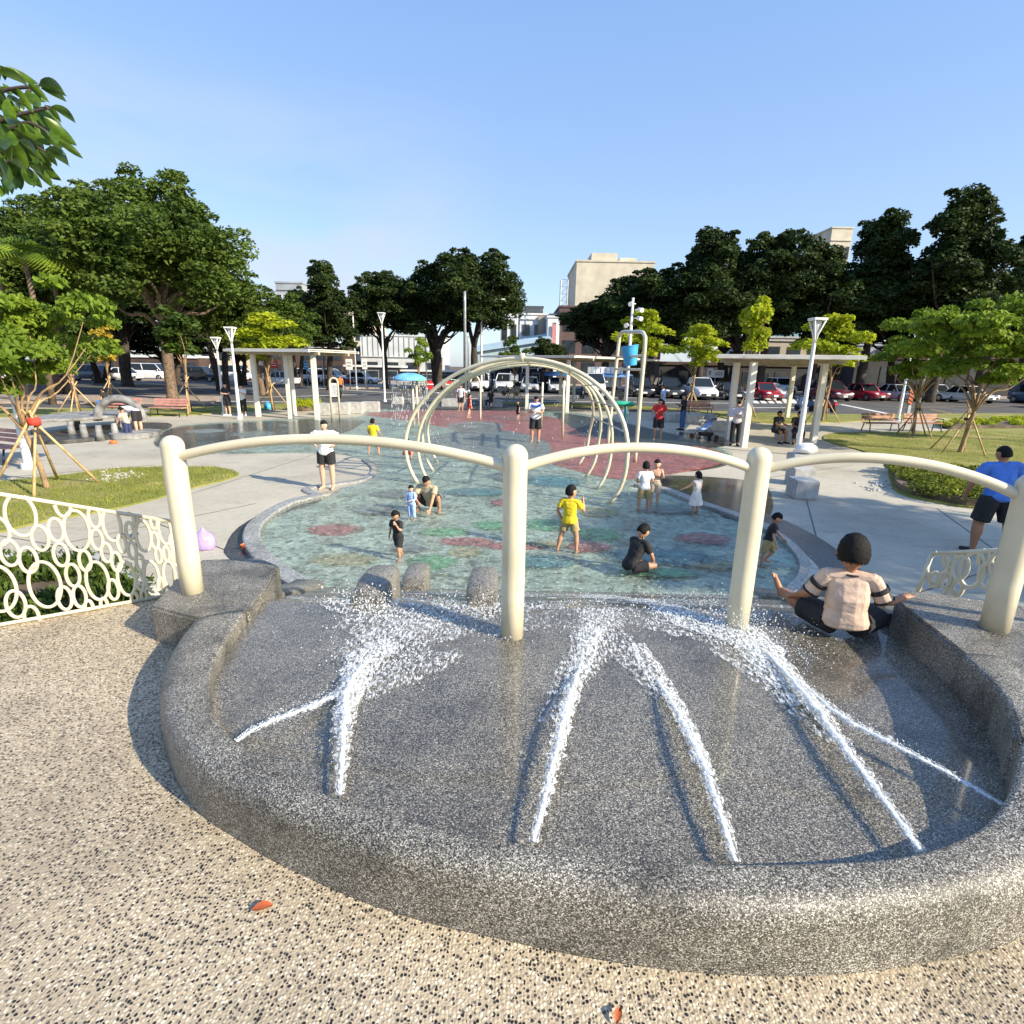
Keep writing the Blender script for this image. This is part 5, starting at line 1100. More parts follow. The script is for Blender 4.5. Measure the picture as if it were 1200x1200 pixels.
for px, py, w, l in ((466, 474, .7, 'white block seat under the left side of the mushroom curtain'), (490, 474, .7, 'pale block seat under the right side of the mushroom curtain'), (532, 477, 1.7, 'wide low pale block inside the left side of the tunnel'), (577, 477, 1.4, 'wide low block in the middle of the tunnel view')): block(px, py, w, .6, .5, .0, l)
# bags on block
b_ = P(942, 552); 
def bag(c, s, m, label, name='bag', cat='bag', seed=0, knot=True, loc_rot=0):
    mb = MB()
    def fn(v):
        w = Vector(v); k = .16*mnoise.noise(w*2.2+Vector((seed, 0, 0)))+.06*mnoise.noise(w*6); w = w*(1+k)
        if w.z < -.55: w.z = -.55
        if knot and w.z > .45: f_ = (w.z-.45)*1.4; w.x *= max(.12, 1-f_*1.5); w.y *= max(.12, 1-f_*1.5); w.z += f_*.25
        return w
    mb.ell((0, 0, .55*s[2]), s, 26, 18, None, fn); o = mb.build(name, m, None, True); o.location = c; return tag(o, label, cat)
bag(Vector((b_.x+.1, b_.y+.25, .5)), (.30, .2, .17), M['white_pl'], 'crumpled white plastic bag lying on a concrete cube', seed=3, knot=False)
bag(Vector((b_.x-.32, b_.y+.05, .0)), (.22, .2, .22), M['white_pl'], 'white plastic bag leaning at the side of a concrete cube', seed=6, knot=False)
bag(P(240, 643), (.17, .14, .20), M['purple'], 'lilac plastic bag on the paving behind the first cream post', seed=1)
bag(P(314, 480), (.22, .18, .30), M['bluep'], 'blue bag hanging low by the left shelter post', seed=2)
# toys and litter
t = MB(); t.ring_loft([[Vector((r*math.cos(a), r*math.sin(a)*.8, z)) for a in [2*math.pi*k/16 for k in range(16)]] for r, z in [(.05, 0), (.07, .03), (.085, .08), (.075, .08), (.05, .02)]]); o = t.build('sand_toy', M['orangep'], None, 'auto'); o.location = P(289, 644, .012); tag(o, 'orange sand toy lying on the dark border', 'toy')
o = MB().ell((0, 0, .05), (.12, .10, .07), 12, 8).build('toy_ball', M['orangep'], None, True); o.location = P(133, 520, .0); tag(o, 'orange toy in the water by the water table', 'toy')
def leaf_obj(c, m, label, L=.06, rz=0):
    V = []; Fc = []
    for i in range(5):
        t_ = i/4; w = math.sin(math.pi*min(1, t_*.9+.06))*L*.26; z = .006+.010*math.sin(t_*3); V += [(t_*L-L/2, -w, z+.006), (t_*L-L/2, 0, z), (t_*L-L/2, w, z+.008)]
    for i in range(4): a = i*3; Fc += [(a, a+1, a+4, a+3), (a+1, a+2, a+5, a+4)]
    o = fast_mesh('fallen_leaf', V, Fc, m, None, True); o.location = c; o.rotation_euler = (0, 0, rz); return tag(o, label, 'leaf')
leaf_obj(P(308, 1066, TZ+.002), M['deadleaf'], 'orange fallen leaf on the pebble terrace outside the rim', .075, .3); leaf_obj(P(724, 1193, TZ+.002), M['deadleaf'], 'brown fallen leaf at the bottom edge of the pebble terrace', .05, 1.2)
sd = thing('sandals', 'pair of dark blue sandals on the paving behind the left fence', 'sandals', tuple(P(149, 629)))
for dx in (-.07, .08): MB().ell((dx, dx*.4, .02), (.045, .12, .025), 12, 6).build('sole', cloth('navy'), sd, True); MB().tube([(dx-.045, dx*.4+.02, .02), (dx, dx*.4+.03, .07), (dx+.045, dx*.4+.02, .02)], .012, 6).build('strap', cloth('navy'), sd, True)
# planting bed behind left fence
bedp = [(-160, 668), (40, 660), (110, 657), (140, 668), (186, 698), (150, 730), (-160, 790)]
bp_ = ngon(bedp, 0, 1); struct('planting_bed', MB().prism(bp_, -.05, .05), M['soil'])
curb([(-160, 668), (40, 660), (108, 657), (118, 660), (150, 676), (188, 700)], .14, 0, .16, M['block'], 'bed_kerb', -1)
V = []; Fc = []; rr = random.Random(12); bx_ = [p[0] for p in bp_]; by_ = [p[1] for p in bp_]; k = 0
while k < 5200:
    x, y = rr.uniform(max(min(bx_), -9), max(bx_)), rr.uniform(min(by_), max(by_))
    if not inside(x, y, bp_): continue
    if mnoise.noise(Vector((x*1.6, y*1.6, 3))) < -.15: k += .5; continue
    k += 1; a = rr.uniform(0, 6.28); L = rr.uniform(.07, .17); w = L*.14; t_ = rr.uniform(.1, .9); dx, dy = math.cos(a), math.sin(a); z = rr.uniform(.03, .12); o = len(V)
    V += [(x-dy*w, y+dx*w, z), (x+dy*w, y-dx*w, z), (x+dx*L*.55*t_+dy*w, y+dy*L*.55*t_-dx*w, z+L*.7), (x+dx*L*t_, y+dy*L*t_, z+L*(1-.5*t_))]; Fc.append((o, o+1, o+2, o+3))
tag(fast_mesh('ground_cover', V, Fc, M['leaf_mid']), 'dark green strappy plants filling the bed behind the left fence', 'plants', None, 'stuff')
# white pebbles patch in left lawn, rocks at right hedge
mb = MB(); rr = random.Random(4)
for k in range(90): c = P(134+rr.gauss(0, 13), 557+rr.gauss(0, 3), .04); r = rr.uniform(.015, .045); mb.ell(c, (r, r*.8, r*.5), 7, 5)
tag(mb.build('pebbles', M['block'], None), 'scatter of pale pebbles on the left lawn', 'pebbles', None, 'stuff')
mb = MB()
for k in range(60): c = P(1030+rr.gauss(0, 13), 569+rr.gauss(0, 3), .015); r = rr.uniform(.02, .05); mb.ell(c, (r, r*.8, r*.6), 7, 5)
tag(mb.build('pebbles', M['block'], None), 'scatter of wet pale stones at the end of the right hedge', 'pebbles', None, 'stuff')

# ------------------------------------------------------------------ round stone water table
b0 = P(130, 512); wtb = thing('water_table', 'round low grey stone water play table with a stone arch', 'water table', tuple(b0))
def slab(cx, cy, rx, ry, z0, z1, m, nm, seed):
    c = P(cx, cy, 0); R_ = abs(P(cx+rx, cy, 0).x-c.x); R2 = abs(P(cx, cy-ry, 0).y-c.y); q = []
    for i in range(20): a = 2*math.pi*i/20; k = 1+.10*mnoise.noise(Vector((math.cos(a)*1.4, math.sin(a)*1.4, seed))); q.append((c.x+R_*k*math.cos(a), c.y+R2*k*math.sin(a)))
    MB().prism(q, z0, z1).build(nm, m, wtb, 'auto', .02, True)
slab(128, 508, 50, 11, .0, .12, M['rockdark'], 'base_slab', 1); slab(112, 503, 40, 9, .52, .62, M['rock'], 'table_slab', 4); slab(160, 512, 26, 4, .0, .2, M['rock'], 'step_slab', 7)
for px, py in ((85, 512), (100, 516), (118, 517), (136, 514), (92, 505), (140, 506), (150, 512)): p = P(px, py); MB().tube([p, p+Vector((0, 0, .54))], [.13, .09], 10).build('foot', M['rock'], wtb, True, world=True)
ac = P(144, 507); MB().tube([ac+Vector((.80*math.cos(a), .1*math.cos(a), .45+.82*math.sin(a))) for a in [math.pi*k/14 for k in range(15)]], .15, 10).build('stone_arch', M['rock'], wtb, 'auto', world=True)

# ------------------------------------------------------------------ stroller
b0 = P(825, 515); st = thing('stroller', 'dark folding baby stroller with grey canopy standing beside the wet paving', 'stroller', tuple(b0), math.radians(-75))
for x in (-.24, .24):
    MB().tube([(x, -.42, .10), (x, .05, .55), (x, .45, 1.02)], .014, 8).build('handle_tube', M['iron'], st, True); MB().tube([(x, .40, .10), (x, .0, .50), (x, -.15, .55)], .014, 8).build('frame_tube', M['iron'], st, True)
    for y in (-.42, .40): w_ = MB(); w_.tube([(x-.02, y, .10), (x+.02, y, .10)], .10, 16); w_.build('wheel', M['tyre'], st, 'auto')
MB().tube([(-.24, .45, 1.02), (0, .48, 1.04), (.24, .45, 1.02)], .018, 8).build('handle', M['iron'], st, True)
MB().ring_loft([[Vector((x, y0, z0)) for x, y0, z0 in ((-.2, y, z), (.2, y, z), (.2, y+.03, z+.05), (-.2, y+.03, z+.05))] for y, z in ((-.30, .42), (-.05, .42), (.12, .55), (.26, .85))]).build('seat', cloth('lightblue'), st, 'auto')
MB().ring_loft([[Vector((.23*math.cos(a), y+.0, z+.20*max(0, math.sin(a)))) for a in [math.pi*k/8 for k in range(9)]]+[Vector((0, y, z-.01))] for y, z in ((.02, .78), (.14, .88), (.28, .86), (.34, .78))]).build('canopy', cloth('grey'), st, 'auto')
MB().box((0, .05, .22), (.38, .4, .14), taper=1.1).build('basket', cloth('black'), st)

# ------------------------------------------------------------------ foliage
def leaf_cloud(n, blobs, L, seed, flat=.35, droop=.0, inner=.25):
    rg = np.random.default_rng(seed); w = np.array([(b_[1][0]*b_[1][1])**.9+.01 for b_ in blobs]); w /= w.sum(); idx = rg.choice(len(blobs), n, p=w)
    C_ = np.array([b_[0] for b_ in blobs])[idx]; Rr = np.array([b_[1] for b_ in blobs])[idx]
    d = rg.normal(size=(n, 3)); d /= np.linalg.norm(d, axis=1)[:, None]; d[:, 2] = np.where(d[:, 2] < -.35, -d[:, 2]*.6, d[:, 2])
    r = np.where(rg.random(n) < inner, rg.uniform(.2, .8, n), rg.uniform(.8, 1.06, n)); p = C_+d*Rr*r[:, None]
    a = rg.normal(size=(n, 3)); a[:, 2] = a[:, 2]*.5-droop; a /= np.linalg.norm(a, axis=1)[:, None]
    nn = d*.8+rg.normal(size=(n, 3))*.6+np.array([0, 0, flat]); b_ = np.cross(nn, a); b_ /= (np.linalg.norm(b_, axis=1)[:, None]+1e-6)
    l = L*rg.uniform(.6, 1.3, n)[:, None]; wd = l*.26
    v0 = p-a*l*.5; v1 = p+b_*wd-a*l*.05+nn*l*.04; v2 = p+a*l*.5-np.array([0, 0, 1])*l*.08; v3 = p-b_*wd-a*l*.05+nn*l*.04
    V = np.stack([v0, v1, v2, v3], 1).reshape(-1, 3); Fc = np.arange(n*4).reshape(-1, 4); return V, Fc
def crown_blobs(seed, k, rx, rz, cz, br=(.20, .36), shape='round'):
    rg = random.Random(seed); out = []
    for i in range(k):
        u = rg.uniform(-1, 1); a = rg.uniform(0, 6.28); f_ = rg.random()**.38*.82; c = math.sqrt(1-u*u); wv = 1.0
        if shape == 'tier': wv = .72+.30*math.sin(u*7+seed)
        if shape == 'airy': wv = 1.05-.50*max(0, u)+.14*math.sin(u*8+2)
        if shape == 'dome': u = rg.uniform(-.75, 1); c = math.sqrt(1-max(0, u)**2)*(1 if u > -.3 else .85)
        if shape == 'umbrella': wv = .6+.5*u
        x, y, z = rx*f_*c*math.cos(a)*wv, rx*f_*c*math.sin(a)*wv, cz+rz*f_*u
        core = shape == 'airy' and i < 14
        if core: u = -.4+1.35*i/14; x, y = rx*.24*math.cos(i*2.3)*(1-.5*i/14), rx*.24*math.sin(i*2.3)*(1-.5*i/14); z = cz+rz*u*.90
        r = rg.uniform(*br)*rx*(1.1-.3*abs(u)) if not core else rx*(.44-.20*i/14)
        if rx > 3:
            for q in range(2):
                a2 = rg.uniform(0, 6.28); e2 = rg.uniform(-.2, 1.4); rr2 = rx*rg.uniform(.045, .085); out.append(((x+math.cos(a2)*math.cos(e2)*r*1.1, y+math.sin(a2)*math.cos(e2)*r*1.1, z+math.sin(e2)*r*.95), (rr2*1.3, rr2*1.3, rr2*.7)))
        out.append(((x, y, z), (r, r, r*(.78 if shape != 'round' else .66))))
    return out
def tree_mesh(tname, label, cat, seed, H_, rx, rz, nleaf, L, lm, bm_, tr, k=46, fork=.35, br=(.20, .36), shape='round', group=None, trunks=1, limbs=9, flat=.35, cz=None, droop=0., inner=.25):
    t = thing(tname, label, cat, (0, 0, 0), 0, group); cz = cz or H_-rz; bl = crown_blobs(seed, k, rx, rz, cz, br, shape); rg = random.Random(seed)
    V, Fc = leaf_cloud(nleaf, bl, L, seed, flat, droop, inner); fast_mesh('crown', V, Fc, lm, t)
    mb = MB(); zb = cz-rz*.9
    for q in range(trunks):
        ox = (q-(trunks-1)/2)*tr*2.2; zf = max(H_*fork, zb*.8); bend = rg.uniform(-.04, .04)*H_
        fk = Vector((ox*2+bend, rg.uniform(-.02, .02)*H_, zf)); mb.tube(cat_spline([Vector((ox, 0, -.1)), Vector((ox*1.2+bend*.3, 0, zf*.4)), fk], 4), [tr*1.35, tr*1.1]+[tr]*5+[tr*.8, tr*.75], 9)
        tg = sorted(bl, key=lambda b_: rg.random())[:limbs]
        for (c, r) in tg:
            c = Vector(c); m_ = fk.lerp(c, .5)+Vector((rg.uniform(-.1, .1)*rx, rg.uniform(-.1, .1)*rx, -abs(rg.uniform(0, .12))*rz)); st0 = Vector((ox*1.2+bend*.3, 0, zf*.4)).lerp(fk, rg.uniform(.72, 1.0)); mb.tube(cat_spline([st0, st0.lerp(m_, .5)+Vector((0, 0, rz*.12)), m_, c], 3), [tr*.6, tr*.55, tr*.5, tr*.45, tr*.4, tr*.34, tr*.28, tr*.22, tr*.16, tr*.10], 6)
    mb.build('trunk', bm_, t, True); return t
def place(t, px, Y, sx, sz, rz, label=None, z=0): t.location = (X_at(px, Y), Y, z); t.rotation_euler = (0, 0, rz); t.scale = (sx, sx, sz)
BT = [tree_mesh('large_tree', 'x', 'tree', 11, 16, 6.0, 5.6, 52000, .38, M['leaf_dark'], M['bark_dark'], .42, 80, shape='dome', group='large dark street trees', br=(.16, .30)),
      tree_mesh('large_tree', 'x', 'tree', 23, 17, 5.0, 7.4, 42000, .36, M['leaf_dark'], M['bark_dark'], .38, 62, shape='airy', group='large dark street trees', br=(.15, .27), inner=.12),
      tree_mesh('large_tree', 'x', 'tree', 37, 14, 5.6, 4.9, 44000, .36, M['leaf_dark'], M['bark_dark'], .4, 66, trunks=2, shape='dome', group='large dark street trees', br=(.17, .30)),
      tree_mesh('large_tree', 'x', 'tree', 41, 15, 7.4, 5.6, 62000, .33, M['leaf_mid'], M['bark'], .34, 100, trunks=2, shape='dome', group='large green trees on the left', br=(.15, .26), cz=9.2, inner=.15)]
used = [False]*4
def big(kind, px, Y, pytop, wpx, label, pybot=None):
    H0 = (16, 17, 14, 15)[kind]; R0 = (6.0, 5.0, 5.6, 7.4)[kind]
    top = R(px, pytop, Y).z; sz = top/H0*1.0; w = wpx/2/F*Y; sx = w/R0/.96; z0 = 0
    if used[kind]: t = dup(BT[kind], (0, 0, 0), 0, label)
    else: t = BT[kind]; used[kind] = True; t['label'] = label
    t.location = (X_at(px, Y), Y, 0); t.rotation_euler = (0, 0, rnd.uniform(0, 6.28)); t.scale = (sx, sx, sz); return t
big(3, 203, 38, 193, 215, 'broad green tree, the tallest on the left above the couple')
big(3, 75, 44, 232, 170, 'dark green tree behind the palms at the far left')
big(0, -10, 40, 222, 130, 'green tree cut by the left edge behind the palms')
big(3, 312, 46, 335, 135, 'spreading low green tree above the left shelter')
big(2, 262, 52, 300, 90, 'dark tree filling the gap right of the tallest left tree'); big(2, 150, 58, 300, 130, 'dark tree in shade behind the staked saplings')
big(2, 120, 64, 372, 90, 'added low dark tree behind the staked saplings on the left'); big(2, 205, 64, 376, 90, 'added low dark tree behind the white van on the left'); big(2, 40, 60, 360, 110, 'added low dark tree behind the large staked tree'); big(2, 285, 66, 370, 70, 'added low dark tree behind the left lamps')  # low trees added to make the band under the left crowns dark
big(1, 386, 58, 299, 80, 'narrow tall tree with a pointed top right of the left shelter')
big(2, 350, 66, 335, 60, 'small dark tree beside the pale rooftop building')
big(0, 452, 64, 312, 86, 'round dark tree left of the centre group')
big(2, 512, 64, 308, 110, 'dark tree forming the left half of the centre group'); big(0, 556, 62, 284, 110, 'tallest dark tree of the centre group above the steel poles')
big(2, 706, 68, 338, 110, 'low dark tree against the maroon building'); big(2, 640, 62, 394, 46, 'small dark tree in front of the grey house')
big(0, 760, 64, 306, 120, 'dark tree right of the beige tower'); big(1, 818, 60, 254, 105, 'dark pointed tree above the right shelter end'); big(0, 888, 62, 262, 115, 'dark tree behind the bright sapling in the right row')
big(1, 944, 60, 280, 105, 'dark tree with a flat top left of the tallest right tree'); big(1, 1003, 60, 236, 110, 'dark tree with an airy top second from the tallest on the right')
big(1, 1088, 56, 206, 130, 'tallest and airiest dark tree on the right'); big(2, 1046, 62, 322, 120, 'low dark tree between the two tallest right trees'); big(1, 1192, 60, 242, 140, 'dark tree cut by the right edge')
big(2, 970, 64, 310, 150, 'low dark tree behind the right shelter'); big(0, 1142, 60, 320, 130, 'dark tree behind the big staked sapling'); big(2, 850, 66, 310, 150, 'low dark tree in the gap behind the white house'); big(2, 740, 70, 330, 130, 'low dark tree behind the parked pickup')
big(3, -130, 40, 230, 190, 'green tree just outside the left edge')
# shade tree outside the frame on the right
shade = tree_mesh('shade_tree', 'broad tree beyond the right edge that shades the paving', 'tree', 77, 9.4, 3.5, 2.2, 9000, .30, M['leaf_mid'], M['bark'], .2, 40, group=None); shade.location = (17.0, 2.3, 0); shade.scale = (1.1, 1.1, 1)
# young trees
YT = [tree_mesh('young_tree', 'x', 'young tree', 51, 4.2, 1.15, 1.25, 3400, .17, M['leaf_lime'], M['bark_tan'], .04, 22, fork=.42, group='young bright green trees', br=(.24, .38), limbs=8, flat=.8),
      tree_mesh('young_tree', 'x', 'young tree', 52, 4.8, 1.9, 1.6, 11500, .155, M['leaf_fresh'], M['bark_tan'], .05, 34, fork=.30, group='young staked trees', br=(.15, .27), cz=3.25, limbs=10, flat=.5, droop=.9),
      tree_mesh('young_tree', 'x', 'young tree', 53, 4.4, 1.0, 1.3, 2200, .22, M['leaf_fresh'], M['bark_tan'], .05, 14, fork=.40, group='young bright green trees', br=(.28, .42), limbs=7, flat=.8, shape='tier')]
uy = [False]*3
def stakes(base, H_, r, n, label, seed):
    rg = random.Random(seed); t = thing('bamboo_tripod', label, 'tree stakes', tuple(base), 0, 'bamboo tree supports')
    for k in range(n):
        a = 2*math.pi*k/n+rg.uniform(-.3, .3)+.5; f_ = Vector((r*math.cos(a), r*math.sin(a), 0)); tp_ = Vector((-.18*r*math.cos(a), -.18*r*math.sin(a), H_*rg.uniform(.95, 1.25))); MB().tube([f_, tp_], [.030, .024], 7).build('stake', M['bamboo'], t, True)
    MB().tube([(0, 0, H_*.78), (0, 0, H_*.84)], .09, 10).build('tie', M['bark_dark'], t, True)
def young(kind, px, py, pytop, wpx, label, st=1, lm=None, Y=None, H=None):
    b_ = P(px, py) if Y is None else Vector((X_at(px, Y), Y, 0)); top = R(px, pytop, b_.y).z; H0 = (4.2, 4.8, 4.4)[kind]; R0 = (1.15, 1.9, 1.0)[kind]; sx = wpx/2/F*b_.y*1.03/R0/.95
    if uy[kind]: t = dup(YT[kind], (0, 0, 0), 0, label)
    else: t = YT[kind]; uy[kind] = True; t['label'] = label
    t.location = b_; t.scale = (sx, sx, top/H0); t.rotation_euler = (0, 0, rnd.uniform(0, 6.28))
    if lm:
        for c in t.children:
            if c.name.startswith('crown'): c.material_slots[0].link = 'OBJECT'; c.material_slots[0].material = M[lm]
    if st: stakes(b_, 1.5 if b_.y < 25 else 1.6, .9 if b_.y < 25 else 1.0, 4, 'bamboo stakes propping the '+label.split(',')[0], int(px)); 
    return t
young(1, 56, 573, 305, 205, 'large staked tree on the left lawn, its trunk tied with red cloth', 1, 'leaf_fresh')
b_ = P(51, 516-.0, 0); bb_ = P(56, 573); MB().tube([bb_+Vector((0, 0, 1.35)), bb_+Vector((0, 0, 1.50))], .115, 12).build('red_tie', M['redcloth'], None, True); o = bpy.data.objects['red_tie']; tag(o, 'red cloth tied round the trunk of the large left tree', 'cloth')
young(0, 93, 491, 372, 60, 'sapling in shade behind the water table', 1, 'leaf_mid'); young(2, 134, 478, 372, 34, 'sapling with yellow leaves left of the red benches', 1, 'leaf_yellow')
young(2, 222, 484, 352, 62, 'sapling with bronze branches right of the red bench', 1, 'leaf_mid'); young(0, 320, 481, 363, 74, 'bright yellow green tree rising behind the left shelter', 1, 'leaf_lime')
young(0, 492, 466, 393, 27, 'small bright tree behind the mushroom fountain', 0, 'leaf_fresh'); young(0, 602, 473, 391, 32, 'small bright tree behind the tunnel top', 1)
young(0, 747, 476, 358, 62, 'bright tree behind the bucket frame', 0, 'leaf_lime'); young(0, 808, 482, 376, 66, 'bright forked tree in front of the parked pickup', 1, 'leaf_lime')
young(2, 872, 490, 338, 46, 'tall thin bright tree at the right shelter end', 1, 'leaf_lime'); young(0, 963, 494, 363, 74, 'bright tree behind the forked lamp', 1, 'leaf_lime')
young(1, 1070, 512, 352, 120, 'staked tree behind the park benches', 1, 'leaf_fresh'); young(1, 1124, 531, 335, 170, 'largest staked tree on the right lawn', 1, 'leaf_fresh')
young(1, 1230, 520, 340, 130, 'green tree cut by the right edge of the lawn', 1, 'leaf_fresh')
# palms
def palm(px, Y, pytop, s, label):
    b_ = Vector((X_at(px, Y), Y, 0)); z = R(px, pytop, Y).z; t = thing('palm_tree', label, 'palm', tuple(b_), 0, 'palm trees'); MB().tube([(0, 0, -.1), (.1, 0, z*.5), (0, 0, z)], [.2, .14, .12], 9).build('trunk', M['bark'], t, True); V = []; Fc = []; rg = random.Random(int(px))
    for k in range(22):
        a = rg.uniform(0, 6.28); el = rg.uniform(.1, 1.1); prev = None
        for i in range(9):
            f_ = i/8; L = s*f_; c = Vector((math.cos(a)*L*math.cos(el*.6), math.sin(a)*L*math.cos(el*.6), z+L*math.sin(el)-f_*f_*s*.75)); 
            if prev is not None:
                d = (c-prev).normalized(); sd_ = d.cross(Vector((0, 0, 1))).normalized()
                for sg in (-1, 1):
                    for j in (0, .5):
                        q = prev.lerp(c, j); l = s*.30*math.sin(math.pi*min(1, f_*.8+.15)); o_ = len(V); e = q+sd_*sg*l+d*l*.4-Vector((0, 0, l*.55)); V += [tuple(q), tuple(q+d*s*.035), tuple(e+d*.02), tuple(e)]; Fc.append((o_, o_+1, o_+2, o_+3))
            prev = c
    fast_mesh('fronds', V, Fc, M['leaf_fresh'] if px < 200 else M['leaf_mid'], t)
palm(28, 34, 290, 3.0, 'palm with arching fronds above the left lawn trees'); palm(62, 33, 300, 2.7, 'palm right of the first palm at the left'); palm(88, 36, 296, 2.4, 'smallest palm of the left three'); palm(380, 68, 388, 2.2, 'dark palm in front of the cream building')
# hedges
def hedge(px, hgt_, n, L, m, label, cat='hedge'):
    q = ngon(px, 0, 3); xs = [p[0] for p in q]; ys = [p[1] for p in q]; rg = random.Random(n); cx, cy = sum(xs)/len(xs), sum(ys)/len(ys); t = thing('hedge', label, cat, (cx, cy, 0)); bl = []; tr = 0
    area = (max(xs)-min(xs))*(max(ys)-min(ys)); k = 0
    while k < 90 and tr < 3000:
        tr += 1; x, y = rg.uniform(min(xs), max(xs)), rg.uniform(min(ys), max(ys))
        if inside(x, y, q): k += 1; bl.append(((x-cx, y-cy, hgt_*rg.uniform(.35, .62)), (hgt_*rg.uniform(.5, .8),)*2+(hgt_*.45,)))
    V, Fc = leaf_cloud(n, bl, L, n, .5); fast_mesh('foliage', V, Fc, m, t); MB().prism([((x-cx)*.97, (y-cy)*.97) for x, y in q], 0, hgt_*.45).build('inner_mass', M['soil'], t)
hedge([(1046, 560), (1062, 545), (1090, 552), (1130, 562), (1160, 560), (1200, 566), (1210, 590), (1150, 597), (1100, 589), (1052, 577)], .42, 15000, .085, leafmat('hedge_leaf', (.05, .09, .012), (.30, .33, .03), 2.5, .3), 'rounded yellow green hedge beside the heavy man in blue')
hedge([(1104, 498), (1150, 496), (1300, 491), (1300, 501), (1150, 503), (1106, 503)], .40, 9000, .14, M['leaf_lime'], 'long low lime green hedge behind the right lawn')
hedge([(347, 478), (370, 477), (370, 481), (347, 482)], .62, 2500, .12, M['leaf_lime'], 'small clipped bright shrub under the left shelter', 'shrub')
# overhanging branch top-left
nb0 = R(-60, 150, 3.0); br = thing('overhanging_branch', 'leafy branch with long drooping leaves hanging into the top left corner', 'branch', tuple(nb0)); lv = []
Z5 = [(40,120,300,255),(40,140,210,270),(0,110,40,230),(210,280,320,380),(200,300,310,430),(300,270,515,345),(320,290,520,395),(350,420,480,560),(400,430,590,560),(340,510,600,740),(330,540,440,620),(250,480,380,640),(450,680,650,840),(380,640,440,740),(120,560,400,740),(350,770,540,900),(340,780,450,900),(200,700,380,960),(220,880,410,1030),(220,850,480,1010),(170,910,250,1050),(100,860,165,1085),(0,440,160,600),(0,560,120,740),(60,700,170,950),(0,640,80,800),(20,800,100,1000),(0,900,90,1090),(30,560,200,700),(100,600,330,750),(150,500,280,640),(0,700,60,850),(40,960,130,1080),(0,1000,60,1100),(-60,300,60,420),(-80,500,40,620),(-100,820,20,960),(-90,180,10,300),(80,300,180,370),(20,250,120,330),(180,590,330,720),(240,720,400,900),(60,460,170,560),(130,700,230,880),(-40,620,90,720),(-60,760,60,900),(160,380,260,500),(70,380,150,520)]
rg = random.Random(8); V = []; Fc = []
Z5 = Z5+[(a+rg.uniform(-70, 10), b_+rg.uniform(-30, 50), c+rg.uniform(-80, -5), d+rg.uniform(-40, 60)) for a, b_, c, d in Z5 if c < 520 and a < 300]+[(a-rg.uniform(60, 160), b_+rg.uniform(-60, 60), c-rg.uniform(80, 170), d+rg.uniform(-60, 60)) for a, b_, c, d in Z5 if a > 60]
for x0, y0, x1, y1 in Z5:
    Y = rg.uniform(2.7, 3.4); a = R(x0/6.67, 60+y0/6.67, Y); b2 = R(x1/6.67, 60+y1/6.67, Y+rg.uniform(-.12, .12)); ax_ = b2-a; L = ax_.length; view = (a-Vector((0, 0, CH))).normalized(); sd_ = ax_.cross(view+Vector((rg.uniform(-.5, .5), 0, rg.uniform(-.2, .9)))).normalized(); nn = sd_.cross(ax_).normalized(); o_ = len(V)
    for i in range(9):
        t_ = i/8; w = L*.155*math.sin(math.pi*t_**.8)**.8+.0008; c = a+ax_*t_+nn*L*.10*math.sin(t_*math.pi)
        for s in (-1, -.5, 0, .5, 1): V.append(tuple(c+sd_*w*s+nn*(abs(s)*w*.35)-nb0))
    for i in range(8):
        for j in range(4): q = o_+i*5+j; Fc.append((q, q+1, q+6, q+5))
fast_mesh('leaves', V, Fc, M['leaf_near'], br, True); tw = MB()
for pts in ([(-100, 500), (0, 330), (120, 290), (300, 275)], [(-100, 600), (60, 520), (220, 480), (380, 440)], [(-100, 760), (60, 620), (230, 560), (440, 680)], [(-120, 900), (40, 780), (180, 700), (340, 780)], [(-100, 1000), (60, 860), (200, 850)], [(-60, 500), (60, 380), (150, 390), (240, 300)]):
    tw.tube(cat_spline([R(x/6.67, 60+y/6.67, 3.05)-nb0 for x, y in pts], 5), .008, 6)
tw.build('twigs', M['bark_dark'], br, True)

